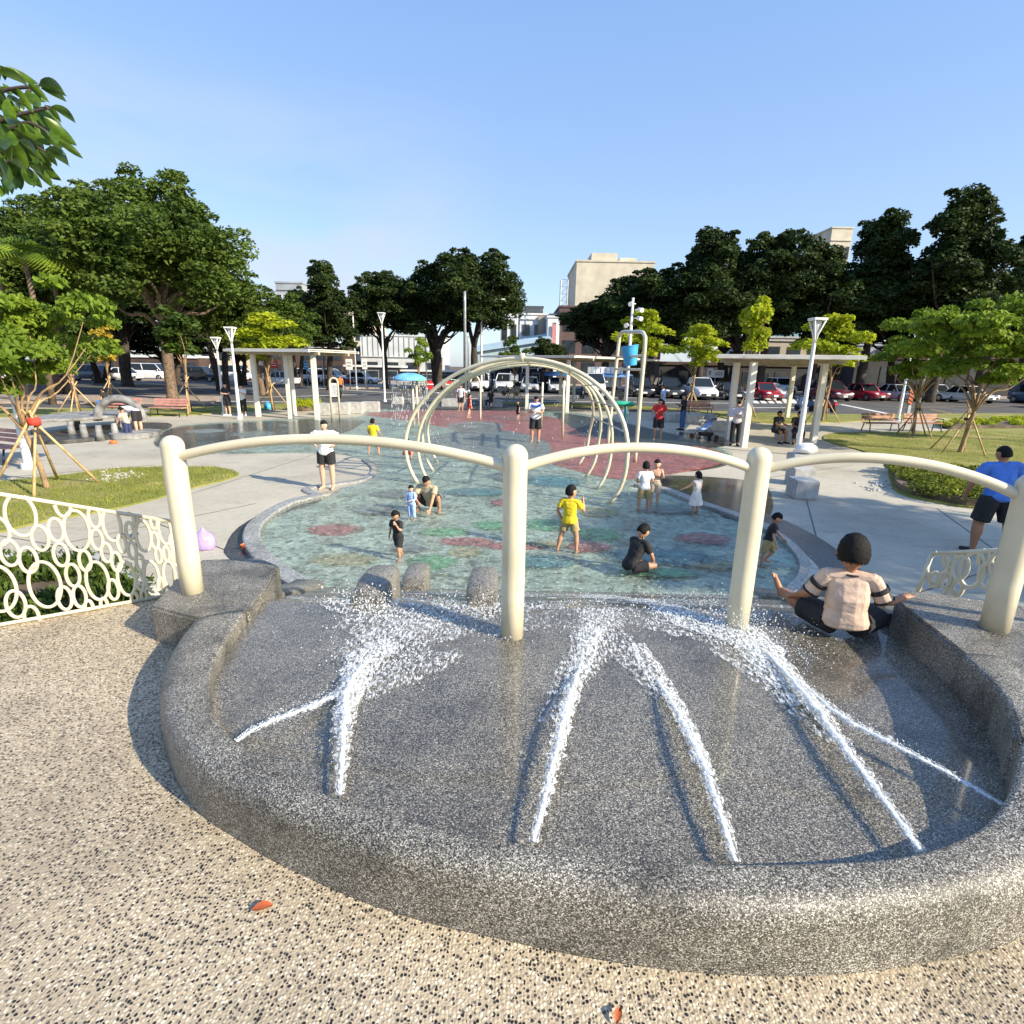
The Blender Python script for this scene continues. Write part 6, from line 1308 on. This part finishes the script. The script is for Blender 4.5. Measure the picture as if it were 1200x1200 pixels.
# ------------------------------------------------------------------ vehicles
def car_proto(kind, paint, label, group='parked cars'):
    t = thing(dict(sedan='sedan_car', hatch='hatchback_car', suv='suv_car', van='van', pickup='pickup_truck')[kind], label, {'van': 'van', 'pickup': 'pickup truck'}.get(kind, 'car'), (0, 0, 0), 0, group)
    L, W, Hh = dict(sedan=(4.55, 1.78, 1.46), hatch=(4.1, 1.72, 1.5), suv=(4.6, 1.86, 1.72), van=(4.9, 1.85, 1.95), pickup=(5.1, 1.88, 1.78))[kind]; h = L/2; belt = Hh*.60; w = W/2
    hood = belt-.06; st = dict(sedan=[(-h, .62, .86, .80), (-h+.12, .30, belt-.05, .92), (-h+.9, .22, belt, 1), (0, .20, belt, 1), (h-1.25, .20, belt-.02, 1), (h-.5, .22, hood-.10, .97), (h-.1, .30, hood-.22, .88), (h, .42, .60, .78)])
    S_ = st['sedan'] if kind != 'van' else [(-h, .4, belt-.1, .9), (-h+.1, .26, belt, .97), (0, .22, belt, 1), (h-.9, .22, belt-.05, 1), (h-.3, .25, belt-.22, .96), (h, .40, .62, .84)]
    rg_ = []
    for y, zb, zt, k in S_:
        ww = w*k; rg_.append([Vector((-ww*.94, y, zb)), Vector((ww*.94, y, zb)), Vector((ww, y, zb+.12)), Vector((ww, y, (zb+zt)/2+.05)), Vector((ww*.96, y, zt-.08)), Vector((ww*.86, y, zt)), Vector((-ww*.86, y, zt)), Vector((-ww*.96, y, zt-.08)), Vector((-ww, y, (zb+zt)/2+.05)), Vector((-ww, y, zb+.12))])
    MB().ring_loft(rg_).build('body', paint, t, 'auto', .02)
    gh = dict(sedan=(-h+.75, -h+1.35, .35, h-1.35), hatch=(-h+.1, -h+.45, .45, h-1.1), suv=(-h+.08, -h+.38, .45, h-1.2), van=(-h+.05, -h+.2, h-1.3, h-.55), pickup=(-.75, -.6, .55, h-1.35))[kind]
    def ringz(y, z, ww): return Vector((-ww, y, z)), Vector((ww, y, z))
    b0_, t0, t1, b1_ = gh; wb, wt_ = w*.90, w*.70
    gm = MB(); gm.add([(-wb, b0_, belt-.03), (wb, b0_, belt-.03), (wb, b1_, belt-.03), (-wb, b1_, belt-.03), (-wt_, t0, Hh-.05), (wt_, t0, Hh-.05), (wt_, t1, Hh-.05), (-wt_, t1, Hh-.05)], [(0, 1, 5, 4), (1, 2, 6, 5), (2, 3, 7, 6), (3, 0, 4, 7), (4, 5, 6, 7)]); gm.build('windows', M['cglass'], t)
    rf = MB(); rf.add([(-wt_*1.03, t0-.04, Hh-.055), (wt_*1.03, t0-.04, Hh-.055), (wt_*1.03, t1+.04, Hh-.055), (-wt_*1.03, t1+.04, Hh-.055), (-wt_*.9, t0+.1, Hh), (wt_*.9, t0+.1, Hh), (wt_*.9, t1-.1, Hh), (-wt_*.9, t1-.1, Hh)], [(0, 1, 2, 3), (4, 5, 6, 7), (0, 1, 5, 4), (1, 2, 6, 5), (2, 3, 7, 6), (3, 0, 4, 7)]); rf.build('roof', paint, t)
    for s in (-1, 1):
        for (ya, yb_) in ((b0_, t0), (b1_, t1), ((b0_+b1_)/2-.05, (t0+t1)/2)): MB().tube([(s*wb, ya, belt-.03), (s*wt_*1.01, yb_, Hh-.05)], .045, 6).build('pillar', paint, t, True)
        MB().ell((s*(w+.07), b1_-.25, belt+.05), (.09, .06, .07), 8, 6).build('mirror', paint, t, True)
        MB().ell((s*w*.66, h-.12, .66), (.22, .14, .09), 10, 6).build('headlight', M['hlamp'], t, True); MB().ell((s*w*.72, -h+.07, belt-.18), (.16, .08, .11), 10, 6).build('tail_light', M['tlamp'], t, True)
        for y in (-h+.82, h-.85):
            wh = MB().tube([(s*(w-.20), y, .32), (s*(w+.015), y, .32)], .32, 20).build('wheel', M['tyre'], t, 'auto'); MB().tube([(s*(w+.0), y, .32), (s*(w+.025), y, .32)], [.21, .19], 14).build('rim', M['rimm'], wh, 'auto')
    MB().box((0, h-.01, .42), (W*.62, .06, .20), ch=.02).build('grille', M['iron'], t); MB().box((0, h+.03, .44), (.36, .02, .15)).build('number_plate', M['plate'], t); MB().box((0, -h-.01, .62), (.36, .02, .15)).build('rear_plate', M['plate'], t)
    if kind == 'pickup': MB().box((0, -h+.95, belt+.02), (W*.8, 1.7, .06)).build('bed_cover', M['iron'], t)
    return t
protos = {}
def car(kind, col, px, py, hd, label, s=1.14):
    k = (kind,)
    p = P(px, py+(2.2 if px < 440 else 0)); d = math.radians(hd)
    if k not in protos: t = car_proto(kind, PAINT[col], label); protos[k] = t; t.location = (p.x, p.y+(.2 if px < 540 else -3.2), 0); t.rotation_euler = (0, 0, d); t['label'] = label; src = t
    else: t = dup(protos[k], (p.x, p.y+(.2 if px < 540 else -3.2), 0), d, label)
    for c in t.children:
        if c.name.split('.')[0] in ('body', 'roof', 'pillar', 'mirror'): c.material_slots[0].link = 'OBJECT'; c.material_slots[0].material = PAINT[col]
    t.scale = (s, s, s); t.location.z = .012; return t
RC = [('sedan', 'white', 1104, 469.5, 195, 'white sedan facing right, nearest to the staked tree on the right'), ('hatch', 'white', 1068, 467.5, 195, 'white hatchback half hidden by the bench lamp'), ('sedan', 'silver', 1026, 467.5, 190, 'silver sedan with its nose toward the benches'), ('sedan', 'red', 989, 467, 190, 'red sedan right of the right shelter'),
      ('suv', 'maroon', 950, 467, 185, 'dark maroon suv behind the shelter post'), ('sedan', 'red', 876, 466.5, 185, 'bright red car between the shelter posts'), ('sedan', 'dark', 838, 466, 183, 'charcoal sedan left of the shelter'), ('pickup', 'white', 806, 465.5, 180, 'white pickup behind the forked sapling'),
      ('suv', 'dark', 772, 464, 180, 'dark suv behind the person in the cap'), ('suv', 'black', 741, 463, 180, 'black car seen through the bucket frame'), ('suv', 'blue', 1184, 471, 185, 'blue grey suv near the right edge'), ('sedan', 'black', 1205, 476, 120, 'black car cut by the right edge'),
      ('van', 'white', 690, 461, 178, 'white van beside the blue tarpaulin'), ('sedan', 'white', 650, 459, 178, 'white car behind the shower frame'), ('sedan', 'silver', 620, 458, 178, 'silver car behind the tunnel posts'), ('suv', 'white', 592, 457.5, 178, 'white suv behind the tunnel, right of the curved street light'), ('suv', 'white', 566, 456.5, 178, 'white car behind the cane shaped pipe'),
      ('sedan', 'white', 423, 448.5, -95, 'white sedan at the left of the traffic island trees'), ('suv', 'white', 388, 447.5, -95, 'white suv behind the scooters'), ('sedan', 'white', 327, 450, 95, 'white sedan seen through the left shelter'), ('suv', 'white', 358, 447, -92, 'white suv behind the middle shelter post'),
      ('van', 'white', 272, 445, -95, 'white van left of the left shelter'), ('suv', 'dark', 236, 445, -92, 'dark car beside the lamp on the left'), ('van', 'white', 176, 443, -92, 'white van between the left tree trunks'), ('sedan', 'white', 141, 444, 92, 'white car left of the van between trunks'), ('suv', 'grey', 100, 444, 92, 'grey car in tree shade at the left'), ('van', 'white', 14, 447, 92, 'white van near the left edge'), ('sedan', 'silver', 60, 445, 92, 'silver car behind the large staked tree')]
for r_ in RC: car(*r_)
for kind, col, px, py, hd, lb in [('van', 'white', 748, 456, 180, 'tall white van behind the bucket frame'), ('suv', 'silver', 900, 460, 180, 'silver suv behind the covered car'), ('suv', 'dark', 1010, 460, 185, 'dark suv in the second row behind the silver sedan'), ('suv', 'white', 1150, 463, 185, 'white car in the second row behind the big sapling'), ('suv', 'black', 700, 456, 180, 'black suv in shade at the far kerb'), ('sedan', 'grey', 1085, 461, 186, 'grey car in the second row between the white ones'), ('suv', 'silver', 822, 459, 180, 'pale suv in the second row near the round sign')]: car(kind, col, px, py, hd, lb)
# covered car
b_ = P(911, 467); cc = MB(); rg_ = []
for y, zt, ww in ((-2.2, .5, .6), (-2.0, .95, .85), (-1.1, 1.1, .93), (-.6, 1.45, .8), (.5, 1.48, .8), (1.2, 1.08, .92), (2.0, .85, .88), (2.25, .4, .65)):
    rg_.append([Vector((x*ww*(1+.05*mnoise.noise(Vector((x*3, y*2, 0)))), y, z*zt+.05)) for x, z in ((-1.02, 0), (-1, .45), (-.92, .72), (-.6, .98), (0, 1.02), (.6, .98), (.92, .72), (1, .45), (1.02, 0))])
cc.ring_loft(rg_); cv = cc.build('covered_car', M['foil'], None, True); cv.location = (b_.x, b_.y+1.6, 0); cv.rotation_euler = (0, 0, math.radians(190)); tag(cv, 'car under a wrinkled silver cover between the shelter posts', 'covered car')
# scooters
sc_ = thing('motor_scooter', 'dark scooter under the arch board', 'scooter', (0, 0, 0), 0, 'parked scooters')
for y in (-.62, .62): w_ = MB().tube([(-.05, y, .24), (.05, y, .24)], .24, 16).build('wheel', M['tyre'], sc_, 'auto')
MB().ring_loft([[Vector((a*w, y, z0+b_*(z1-z0))) for a, b_ in ((-1, 0), (1, 0), (1, .7), (.6, 1), (-.6, 1), (-1, .7))] for y, w, z0, z1 in ((-.85, .10, .50, .70), (-.5, .17, .30, .74), (-.1, .17, .26, .70), (.05, .16, .22, .34), (.35, .16, .22, .34))]).build('body', PAINT['dark'], sc_, 'auto')
MB().box((0, -.38, .79), (.28, .75, .10), taper=.85).build('seat', M['iron'], sc_); MB().box((0, .46, .66), (.36, .10, .62), Matrix.Rotation(.3, 3, 'X')).build('front_shield', PAINT['white'], sc_)
MB().tube([(-.32, .34, 1.02), (0, .42, 1.05), (.32, .34, 1.02)], .02, 8).build('handlebar', M['iron'], sc_, True)
for s in (-1, 1): MB().tube([(s*.25, .36, 1.02), (s*.3, .34, 1.22)], .01, 6).build('mirror_stem', M['iron'], sc_, True)
SC = [(356, 452, 80, 'dark'), (365, 452, 75, 'blue'), (378, 452, 80, 'dark'), (384, 452, 78, 'black'), (392, 452, 85, 'dark'), (399, 466, 15, 'black'), (407, 451.5, 80, 'red'), (412, 451, 80, 'silver'), (420, 451, 70, 'dark'), (432, 450, 95, 'red'), (583, 463, 80, 'dark'), (598, 464, 75, 'dark'), (690, 468, 85, 'dark'), (704, 468, 85, 'silver'), (719, 469, 80, 'dark'), (942, 482, 20, 'blue'), (967, 483, 15, 'red')]
SL = ['scooter parked behind the middle shelter post', 'blue scooter next to it in the gap of the left shelter', 'dark scooter left of the notice board', 'black scooter touching the notice board edge', 'dark scooter behind the notice board arch', 'black scooter standing on the road right of the notice board', 'red scooter at the start of the traffic island', 'silver scooter beside the red one at the island', 'dark scooter at the island pole', 'red and black scooter alone on the island', 'dark scooter behind the seated person in the tunnel', 'dark scooter at the white cars behind the tunnel', 'dark scooter left of the bucket frame', 'silver scooter between two dark ones left of the bucket frame', 'dark scooter touching the bucket frame leg', 'blue scooter behind the right shelter lamp', 'red scooter right of the blue one behind the shelter']
for i, ((px, py, hd, col), lb) in enumerate(zip(SC, SL)):
    p = P(px, py)
    if i == 0: sc_.location = (p.x, p.y, .02); sc_.rotation_euler = (0, 0, math.radians(hd)); sc_['label'] = lb; o = sc_
    else: o = dup(sc_, (p.x, p.y, .02), math.radians(hd), lb)
    for c in o.children:
        if c.name.startswith('body') or c.name.startswith('front_shield'): c.material_slots[0].link = 'OBJECT'; c.material_slots[0].material = PAINT[col]
person('person in orange vest standing among the parked scooters', P(399.5, 463), 180, 1.7, top=('shirt', 'orange', .1), bottom=('pants', 'grey', 1.8), skin='a')

# ------------------------------------------------------------------ street things at the far side
b_ = P(1063, 487); bo = thing('bollard_marker', 'black and orange striped road marker on a grey base behind the benches', 'road marker', tuple(b_)); MB().box((0, 0, .35), (.22, .22, .7), taper=.8).build('base', M['steel'], bo)
mk = MB().box((0, 0, 1.2), (.32, .05, 1.0)).build('panel', M['iron'], bo); s_ = MB()
for k in range(4): s_.box((0, -.03, .86+.24*k), (.34, .01, .09), Matrix.Rotation(.6, 3, 'Y'))
s_.build('stripe', M['orangep'], bo)
def text_mesh(txt, size, m, parent, loc, name='lettering'):
    cu = bpy.data.curves.new(name, 'FONT'); cu.body = txt; cu.size = size; cu.extrude = .004; cu.align_x = 'CENTER'; cu.align_y = 'CENTER'; o = bpy.data.objects.new(name, cu); COL.objects.link(o)
    dg_ = bpy.context.evaluated_depsgraph_get(); me = bpy.data.meshes.new_from_object(o.evaluated_get(dg_)); bpy.data.objects.remove(o); o = bpy.data.objects.new(name, me); COL.objects.link(o); me.materials.append(m); o.parent = parent; o.location = loc; o.rotation_euler = (math.pi/2, 0, 0); return o
b_ = Vector((X_at(836, 66), 66, 0)); sg = thing('shop_sign', 'small white sign board with dark letters above the charcoal sedan', 'sign', tuple(b_)); zc = R(836, 438, 66).z
MB().tube([(0, 0, 0), (0, 0, zc)], .06, 8).build('post', M['steel'], sg, True); MB().box((.25, -.1, zc), (1.35, .08, .85)).build('board', M['white_pl'], sg); MB().box((-.75, -.1, zc+.1), (.62, .08, 1.0)).build('side_board', M['white_pl'], sg)
text_mesh('SGS', .55, M['iron'], sg, (.28, -.16, zc)); text_mesh('8', .7, M['iron'], sg, (-.74, -.16, zc+.1))
def sign(px, Y, py, w, h, m, label, txt=None, tm=None):
    zc = R(px, py, Y).z; b_ = Vector((X_at(px, Y), Y, 0)); t = thing('road_sign', label, 'sign', tuple(b_)); MB().tube([(0, 0, 0), (0, 0, zc+h/2)], .05, 8).build('post', M['steel'], t, True); MB().box((0, -.08, zc), (w, .05, h)).build('board', m, t)
    for k in range(2 if h > .6 else 0): MB().box((0, -.112, zc+h*.15-k*h*.3), (w*.7, .01, h*.09)).build('printed_line', tm or M['white_pl'], t)
sign(324, 60, 427, .8, .8, M['redp'], 'red square sign under the left shelter roof'); sign(361, 62, 428, .5, .9, M['bluep'], 'blue parking sign seen through the left shelter'); sign(411, 60, 427, .7, 1.1, M['white_pl'], 'white rectangular sign above the scooters', tm=M['steel']); sign(429, 60, 427, .5, 1.0, M['white_pl'], 'narrow pale sign right of the white rectangular one', tm=M['steel'])
sign(567, 62, 431, 1.3, .8, M['redp'], 'red sign behind the tunnel pipe beside the curved street light'); sign(602, 58, 443, .9, .7, M['steel'], 'grey box sign in front of the white suv behind the tunnel')
b_ = Vector((X_at(700, 62), 62, 0)); ta = thing('tarpaulin_canopy', 'blue tarpaulin canopy on poles beside the white box truck', 'canopy', tuple(b_)); zc = R(700, 438, 62).z
MB().ring_loft([[Vector((x, -2, zc-.3)), Vector((x, 0, zc+.15+.1*math.sin(x))), Vector((x, 2, zc-.3)), Vector((x, 0, zc+.1))] for x in (-6, -3, 0, 3, 3.6)]).build('sheet', M['tarp'], ta, True)
for x in (-5.5, 3.2): MB().tube([(x, -1.6, 0), (x, -1.6, zc-.2)], .05, 8).build('pole', M['steel'], ta, True)
b_ = Vector((X_at(707, 64), 64, 0)); tk = thing('box_truck', 'white ribbed box truck body parked left of the bucket frame', 'truck', tuple(b_)); MB().box((0, 0, 1.75), (3.2, 5, 2.2)).build('cargo_box', PAINT['white'], tk, 'auto', .03); MB().box((0, -2.6, .6), (2.2, .2, .3)).build('bumper', M['iron'], tk)
for k in range(6): MB().box((-1.35+k*.54, -2.52, 1.75), (.06, .05, 2.0)).build('rib', M['steel'], tk)
for x in (-1.0, 1.0): MB().tube([(x-.15, -1.8, .42), (x+.15, -1.8, .42)], .42, 16).build('wheel', M['tyre'], tk, 'auto')
rl = thing('road_railing', 'low steel railing along the far pavement behind the mushroom fountain', 'railing', (X_at(505, 66), 66, 0))
for k in range(11): MB().tube([(-4+k*.8, 0, 0), (-4+k*.8, 0, 1.1)], .04, 6).build('upright', M['steel'], rl, True)
for z in (.6, 1.1): MB().tube([(-4, 0, z), (4, 0, z)], .035, 6).build('rail', M['steel'], rl, True)
for px, m_ in ((504, 'redp'), (527, 'redp')):
    b_ = Vector((X_at(px, 63), 63, 0)); ba_ = thing('traffic_barrier', 'red plastic road barrier %s' % ('under the mushroom water curtain' if px == 504 else 'left of the tall grey pole'), 'barrier', tuple(b_)); MB().box((0, 0, .5), (1.0, .35, 1.0), taper=.5).build('body', M['redp'], ba_); MB().box((0, 0, .62), (.8, .36, .14)).build('white_band', M['white_pl'], ba_)
wl_ = thing('low_wall', 'long low tiled wall under the trees at the left', 'wall', (X_at(60, 42), 42, 0)); MB().box((-8, 0, .35), (13, .4, .7)).build('wall', M['walk'], wl_, False, .02); MB().box((-8, 0, .73), (13.2, .5, .07)).build('coping', M['block'], wl_, False, .01)

# ------------------------------------------------------------------ buildings
def building(px0, px1, pytop, Y, depth, m, label, rows=0, cols=0, wm=None, roof=None, zb=0, z0f=.08, z1f=.92, frame=True, wfrac=(.6, .55), name='building', rot=0):
    x0, x1 = R(px0, 440, Y).x, R(px1, 440, Y).x; top = R((px0+px1)/2, pytop, Y).z; w = x1-x0
    t = thing(name, label, 'building', ((x0+x1)/2, Y, 0), rot); MB().box((0, depth/2, top/2), (w, depth, top)).build('wall', m, t)
    MB().box((0, depth/2, top+.12), (w+.3, depth+.3, .3)).build('parapet', roof or m, t)
    if rows:
        for r in range(rows):
            for c in range(cols):
                cx = -w/2+w*(c+.5)/cols; cz = top*(z0f+(z1f-z0f)*(r+.5)/rows); ww, hh_ = w/cols*wfrac[0], top*(z1f-z0f)/rows*wfrac[1]
                wi = MB().box((cx, -.02, cz), (ww+.16, .10, hh_+.16)).build('window', wm or WM['white'], t); MB().box((cx, -.055, cz), (ww, .05, hh_)).build('pane', M['wglass'], wi)
        MB().box((0, -.12, top*z1f+.2), (w*1.0, .22, .12)).build('ledge', roof or m, t)
    return t, top, w
t, top, w = building(670, 757, 307, 112, 18, WM['beige'], 'tall plain beige tower block rising behind the dark trees', 0, 0); MB().box((-w*.12, 6, top+1.0), (w*.34, 6, 2.2)).build('roof_house', WM['beige'], t); MB().box((w*.20, 6, top+.7), (w*.22, 5, 1.4)).build('roof_house', WM['cream'], t)
MB().box((w*.497, -.1, top*.78), (.9, .3, 1.6)).build('window', M['wglass'], t)
t, top, w = building(653, 772, 361, 92, 14, WM['maroon'], 'dark maroon brick building with black windows under the beige tower', 3, 5, WM['dark']); lt = MB()
for s in (-1, 1):
    for y in (0, 1.2): lt.tube([(-w*.46+s*.55, 1+y, top), (-w*.46+s*.55, 1+y, top+4.2)], .08, 6)
for k in range(4): lt.tube([(-w*.46-.55, 1, top+k*1.05), (-w*.46+.55, 1, top+(k+1)*1.05)], .05, 6); lt.tube([(-w*.46-.55, 1, top+(k+1)*1.05), (-w*.46+.55, 1, top+(k+1)*1.05)], .05, 6)
lt.build('roof_frame', M['steel'], t)
t, top, w = building(608, 650, 369, 98, 10, WM['white'], 'pale grey house with dark windows and a brown fin left of the maroon building', 3, 3, WM['grey']); MB().box((w*.08, -.3, top*.8), (1.0, .5, top*.36)).build('brown_fin', WM['tan'], t)
building(598, 613, 352, 120, 8, WM['white'], 'white stair tower on the rooftops left of the grey house', 3, 2, WM['grey']); building(585, 606, 366, 116, 8, WM['white'], 'cluster of white rooftop huts behind the centre trees', 2, 2, WM['grey']); building(612, 634, 360, 124, 8, WM['cream'], 'small cream rooftop house right of the white stair tower', 2, 2, WM['grey'])
t, top, w = building(640, 652, 372, 90, 4, WM['white'], 'slim house with red and white vertical banners', 0, 0); MB().box((w*.1, -.3, top*.76), (.55, .1, 2.8)).build('banner', mat('faded_red_banner', (.55, .22, .22), .7), t); MB().box((w*.45, -.3, top*.7), (.5, .12, 5.2)).build('banner', M['white_pl'], t)
# shed with sloped roof
x0, x1 = R(556, 440, 84).x, R(642, 440, 84).x; zt = R(600, 386, 84).z; zs = R(560, 404, 84).z; sh = thing('metal_shed', 'pale blue sheet metal shed with a sloping roof behind the tunnel', 'shed', ((x0+x1)/2, 84, 0)); w = x1-x0
MB().add([(-w/2, 0, 0), (w/2, 0, 0), (w/2, 12, 0), (-w/2, 12, 0), (-w/2, 0, zs*.8), (w/2, 0, zt*.82), (w/2, 12, zt), (-w/2, 12, zs)], [(0, 1, 5, 4), (1, 2, 6, 5), (2, 3, 7, 6), (3, 0, 4, 7)]).build('wall', WM['bluegrey'], sh); MB().add([(-w/2-.4, -.5, zs*.8), (w/2+.4, -.5, zt*.82), (w/2+.4, 12, zt+.1), (-w/2-.4, 12, zs+.1), (-w/2-.4, -.5, zs*.8+.15), (w/2+.4, -.5, zt*.82+.15), (w/2+.4, 12, zt+.25), (-w/2-.4, 12, zs+.25)], [(0, 1, 2, 3), (4, 5, 6, 7), (0, 1, 5, 4), (1, 2, 6, 5), (2, 3, 7, 6), (3, 0, 4, 7)]).build('roof', WM['bluegrey'], sh)
building(555, 648, 431, 76, 6, WM['dark'], 'dark open shop row under the blue shed', 1, 7, WM['grey'], WM['panel'])
t, top, w = building(424, 520, 394, 104, 10, WM['panel'], 'white ribbed panel building behind the centre trees', 1, 4, WM['grey'], z0f=.05, z1f=.5)
for k in range(16): MB().box((-w/2+w*(k+.5)/16, -.05, top*.75), (.08, .1, top*.45)).build('rib', WM['grey'], t)
building(405, 441, 362, 114, 10, WM['cream'], 'cream apartment house left of the round dark tree', 4, 3, WM['tan']); building(332, 362, 332, 110, 8, WM['grey'], 'pale grey block with a roof structure above the left trees', 5, 4, WM['white'])
building(316, 404, 405, 98, 8, WM['brown'], 'dark brown shop building behind the left shelter', 2, 5, WM['dark'], WM['panel']); building(100, 235, 418, 94, 8, WM['brown'], 'low building behind the left parked cars, tree shade put into its dark brown walls', 1, 7, WM['dark'], WM['panel']); building(-60, 98, 424, 94, 8, WM['dark'], 'low building at the far left, tree shade put into its dark walls', 1, 7, WM['dark']); building(236, 314, 408, 100, 8, WM['cream'], 'cream building with a tiled awning behind the left lamps', 2, 4, WM['dark'], M['roofm'])  # the two leftmost low buildings carry the shade under the trees as wall colour
building(404, 470, 430, 92, 5, WM['dark'], 'dark shop front with a pale curved awning', 1, 3, WM['grey'], WM['panel']); building(470, 556, 436, 92, 5, WM['dark'], 'dark open garage behind the road railing', 1, 4, WM['grey'], WM['panel'])
t, top, w = building(829, 867, 379, 88, 9, WM['white'], 'white two storey house visible between the right trees', 3, 2, WM['grey']); building(866, 962, 396, 86, 9, WM['tan'], 'tan house with a slanting roof behind the right shelter', 2, 4, WM['dark'], M['roofm'])
building(772, 1000, 428, 78, 5, WM['dark'], 'long dark single storey shop row behind the right parked cars', 1, 12, WM['brown'], WM['brown']); building(1000, 1260, 420, 74, 6, WM['dark'], 'dark shop row at the far right', 1, 10, WM['dark'], WM['brown'])  # shop walls coloured near black to stand in for shade under the trees
building(1120, 1260, 372, 84, 8, WM['grey'], 'grey house with pale window frames behind the right edge trees', 3, 5, WM['white']); building(918, 954, 290, 112, 8, WM['teal'], 'glass fronted teal building glimpsed between the right trees', 8, 3, WM['teal']); building(949, 972, 267, 130, 8, WM['beige'], 'beige block peeking over the right treetops', 6, 4, WM['tan'])
building(962, 1120, 402, 92, 8, WM['grey'], 'grey house hidden deep behind the right trees', 3, 6, WM['panel'])
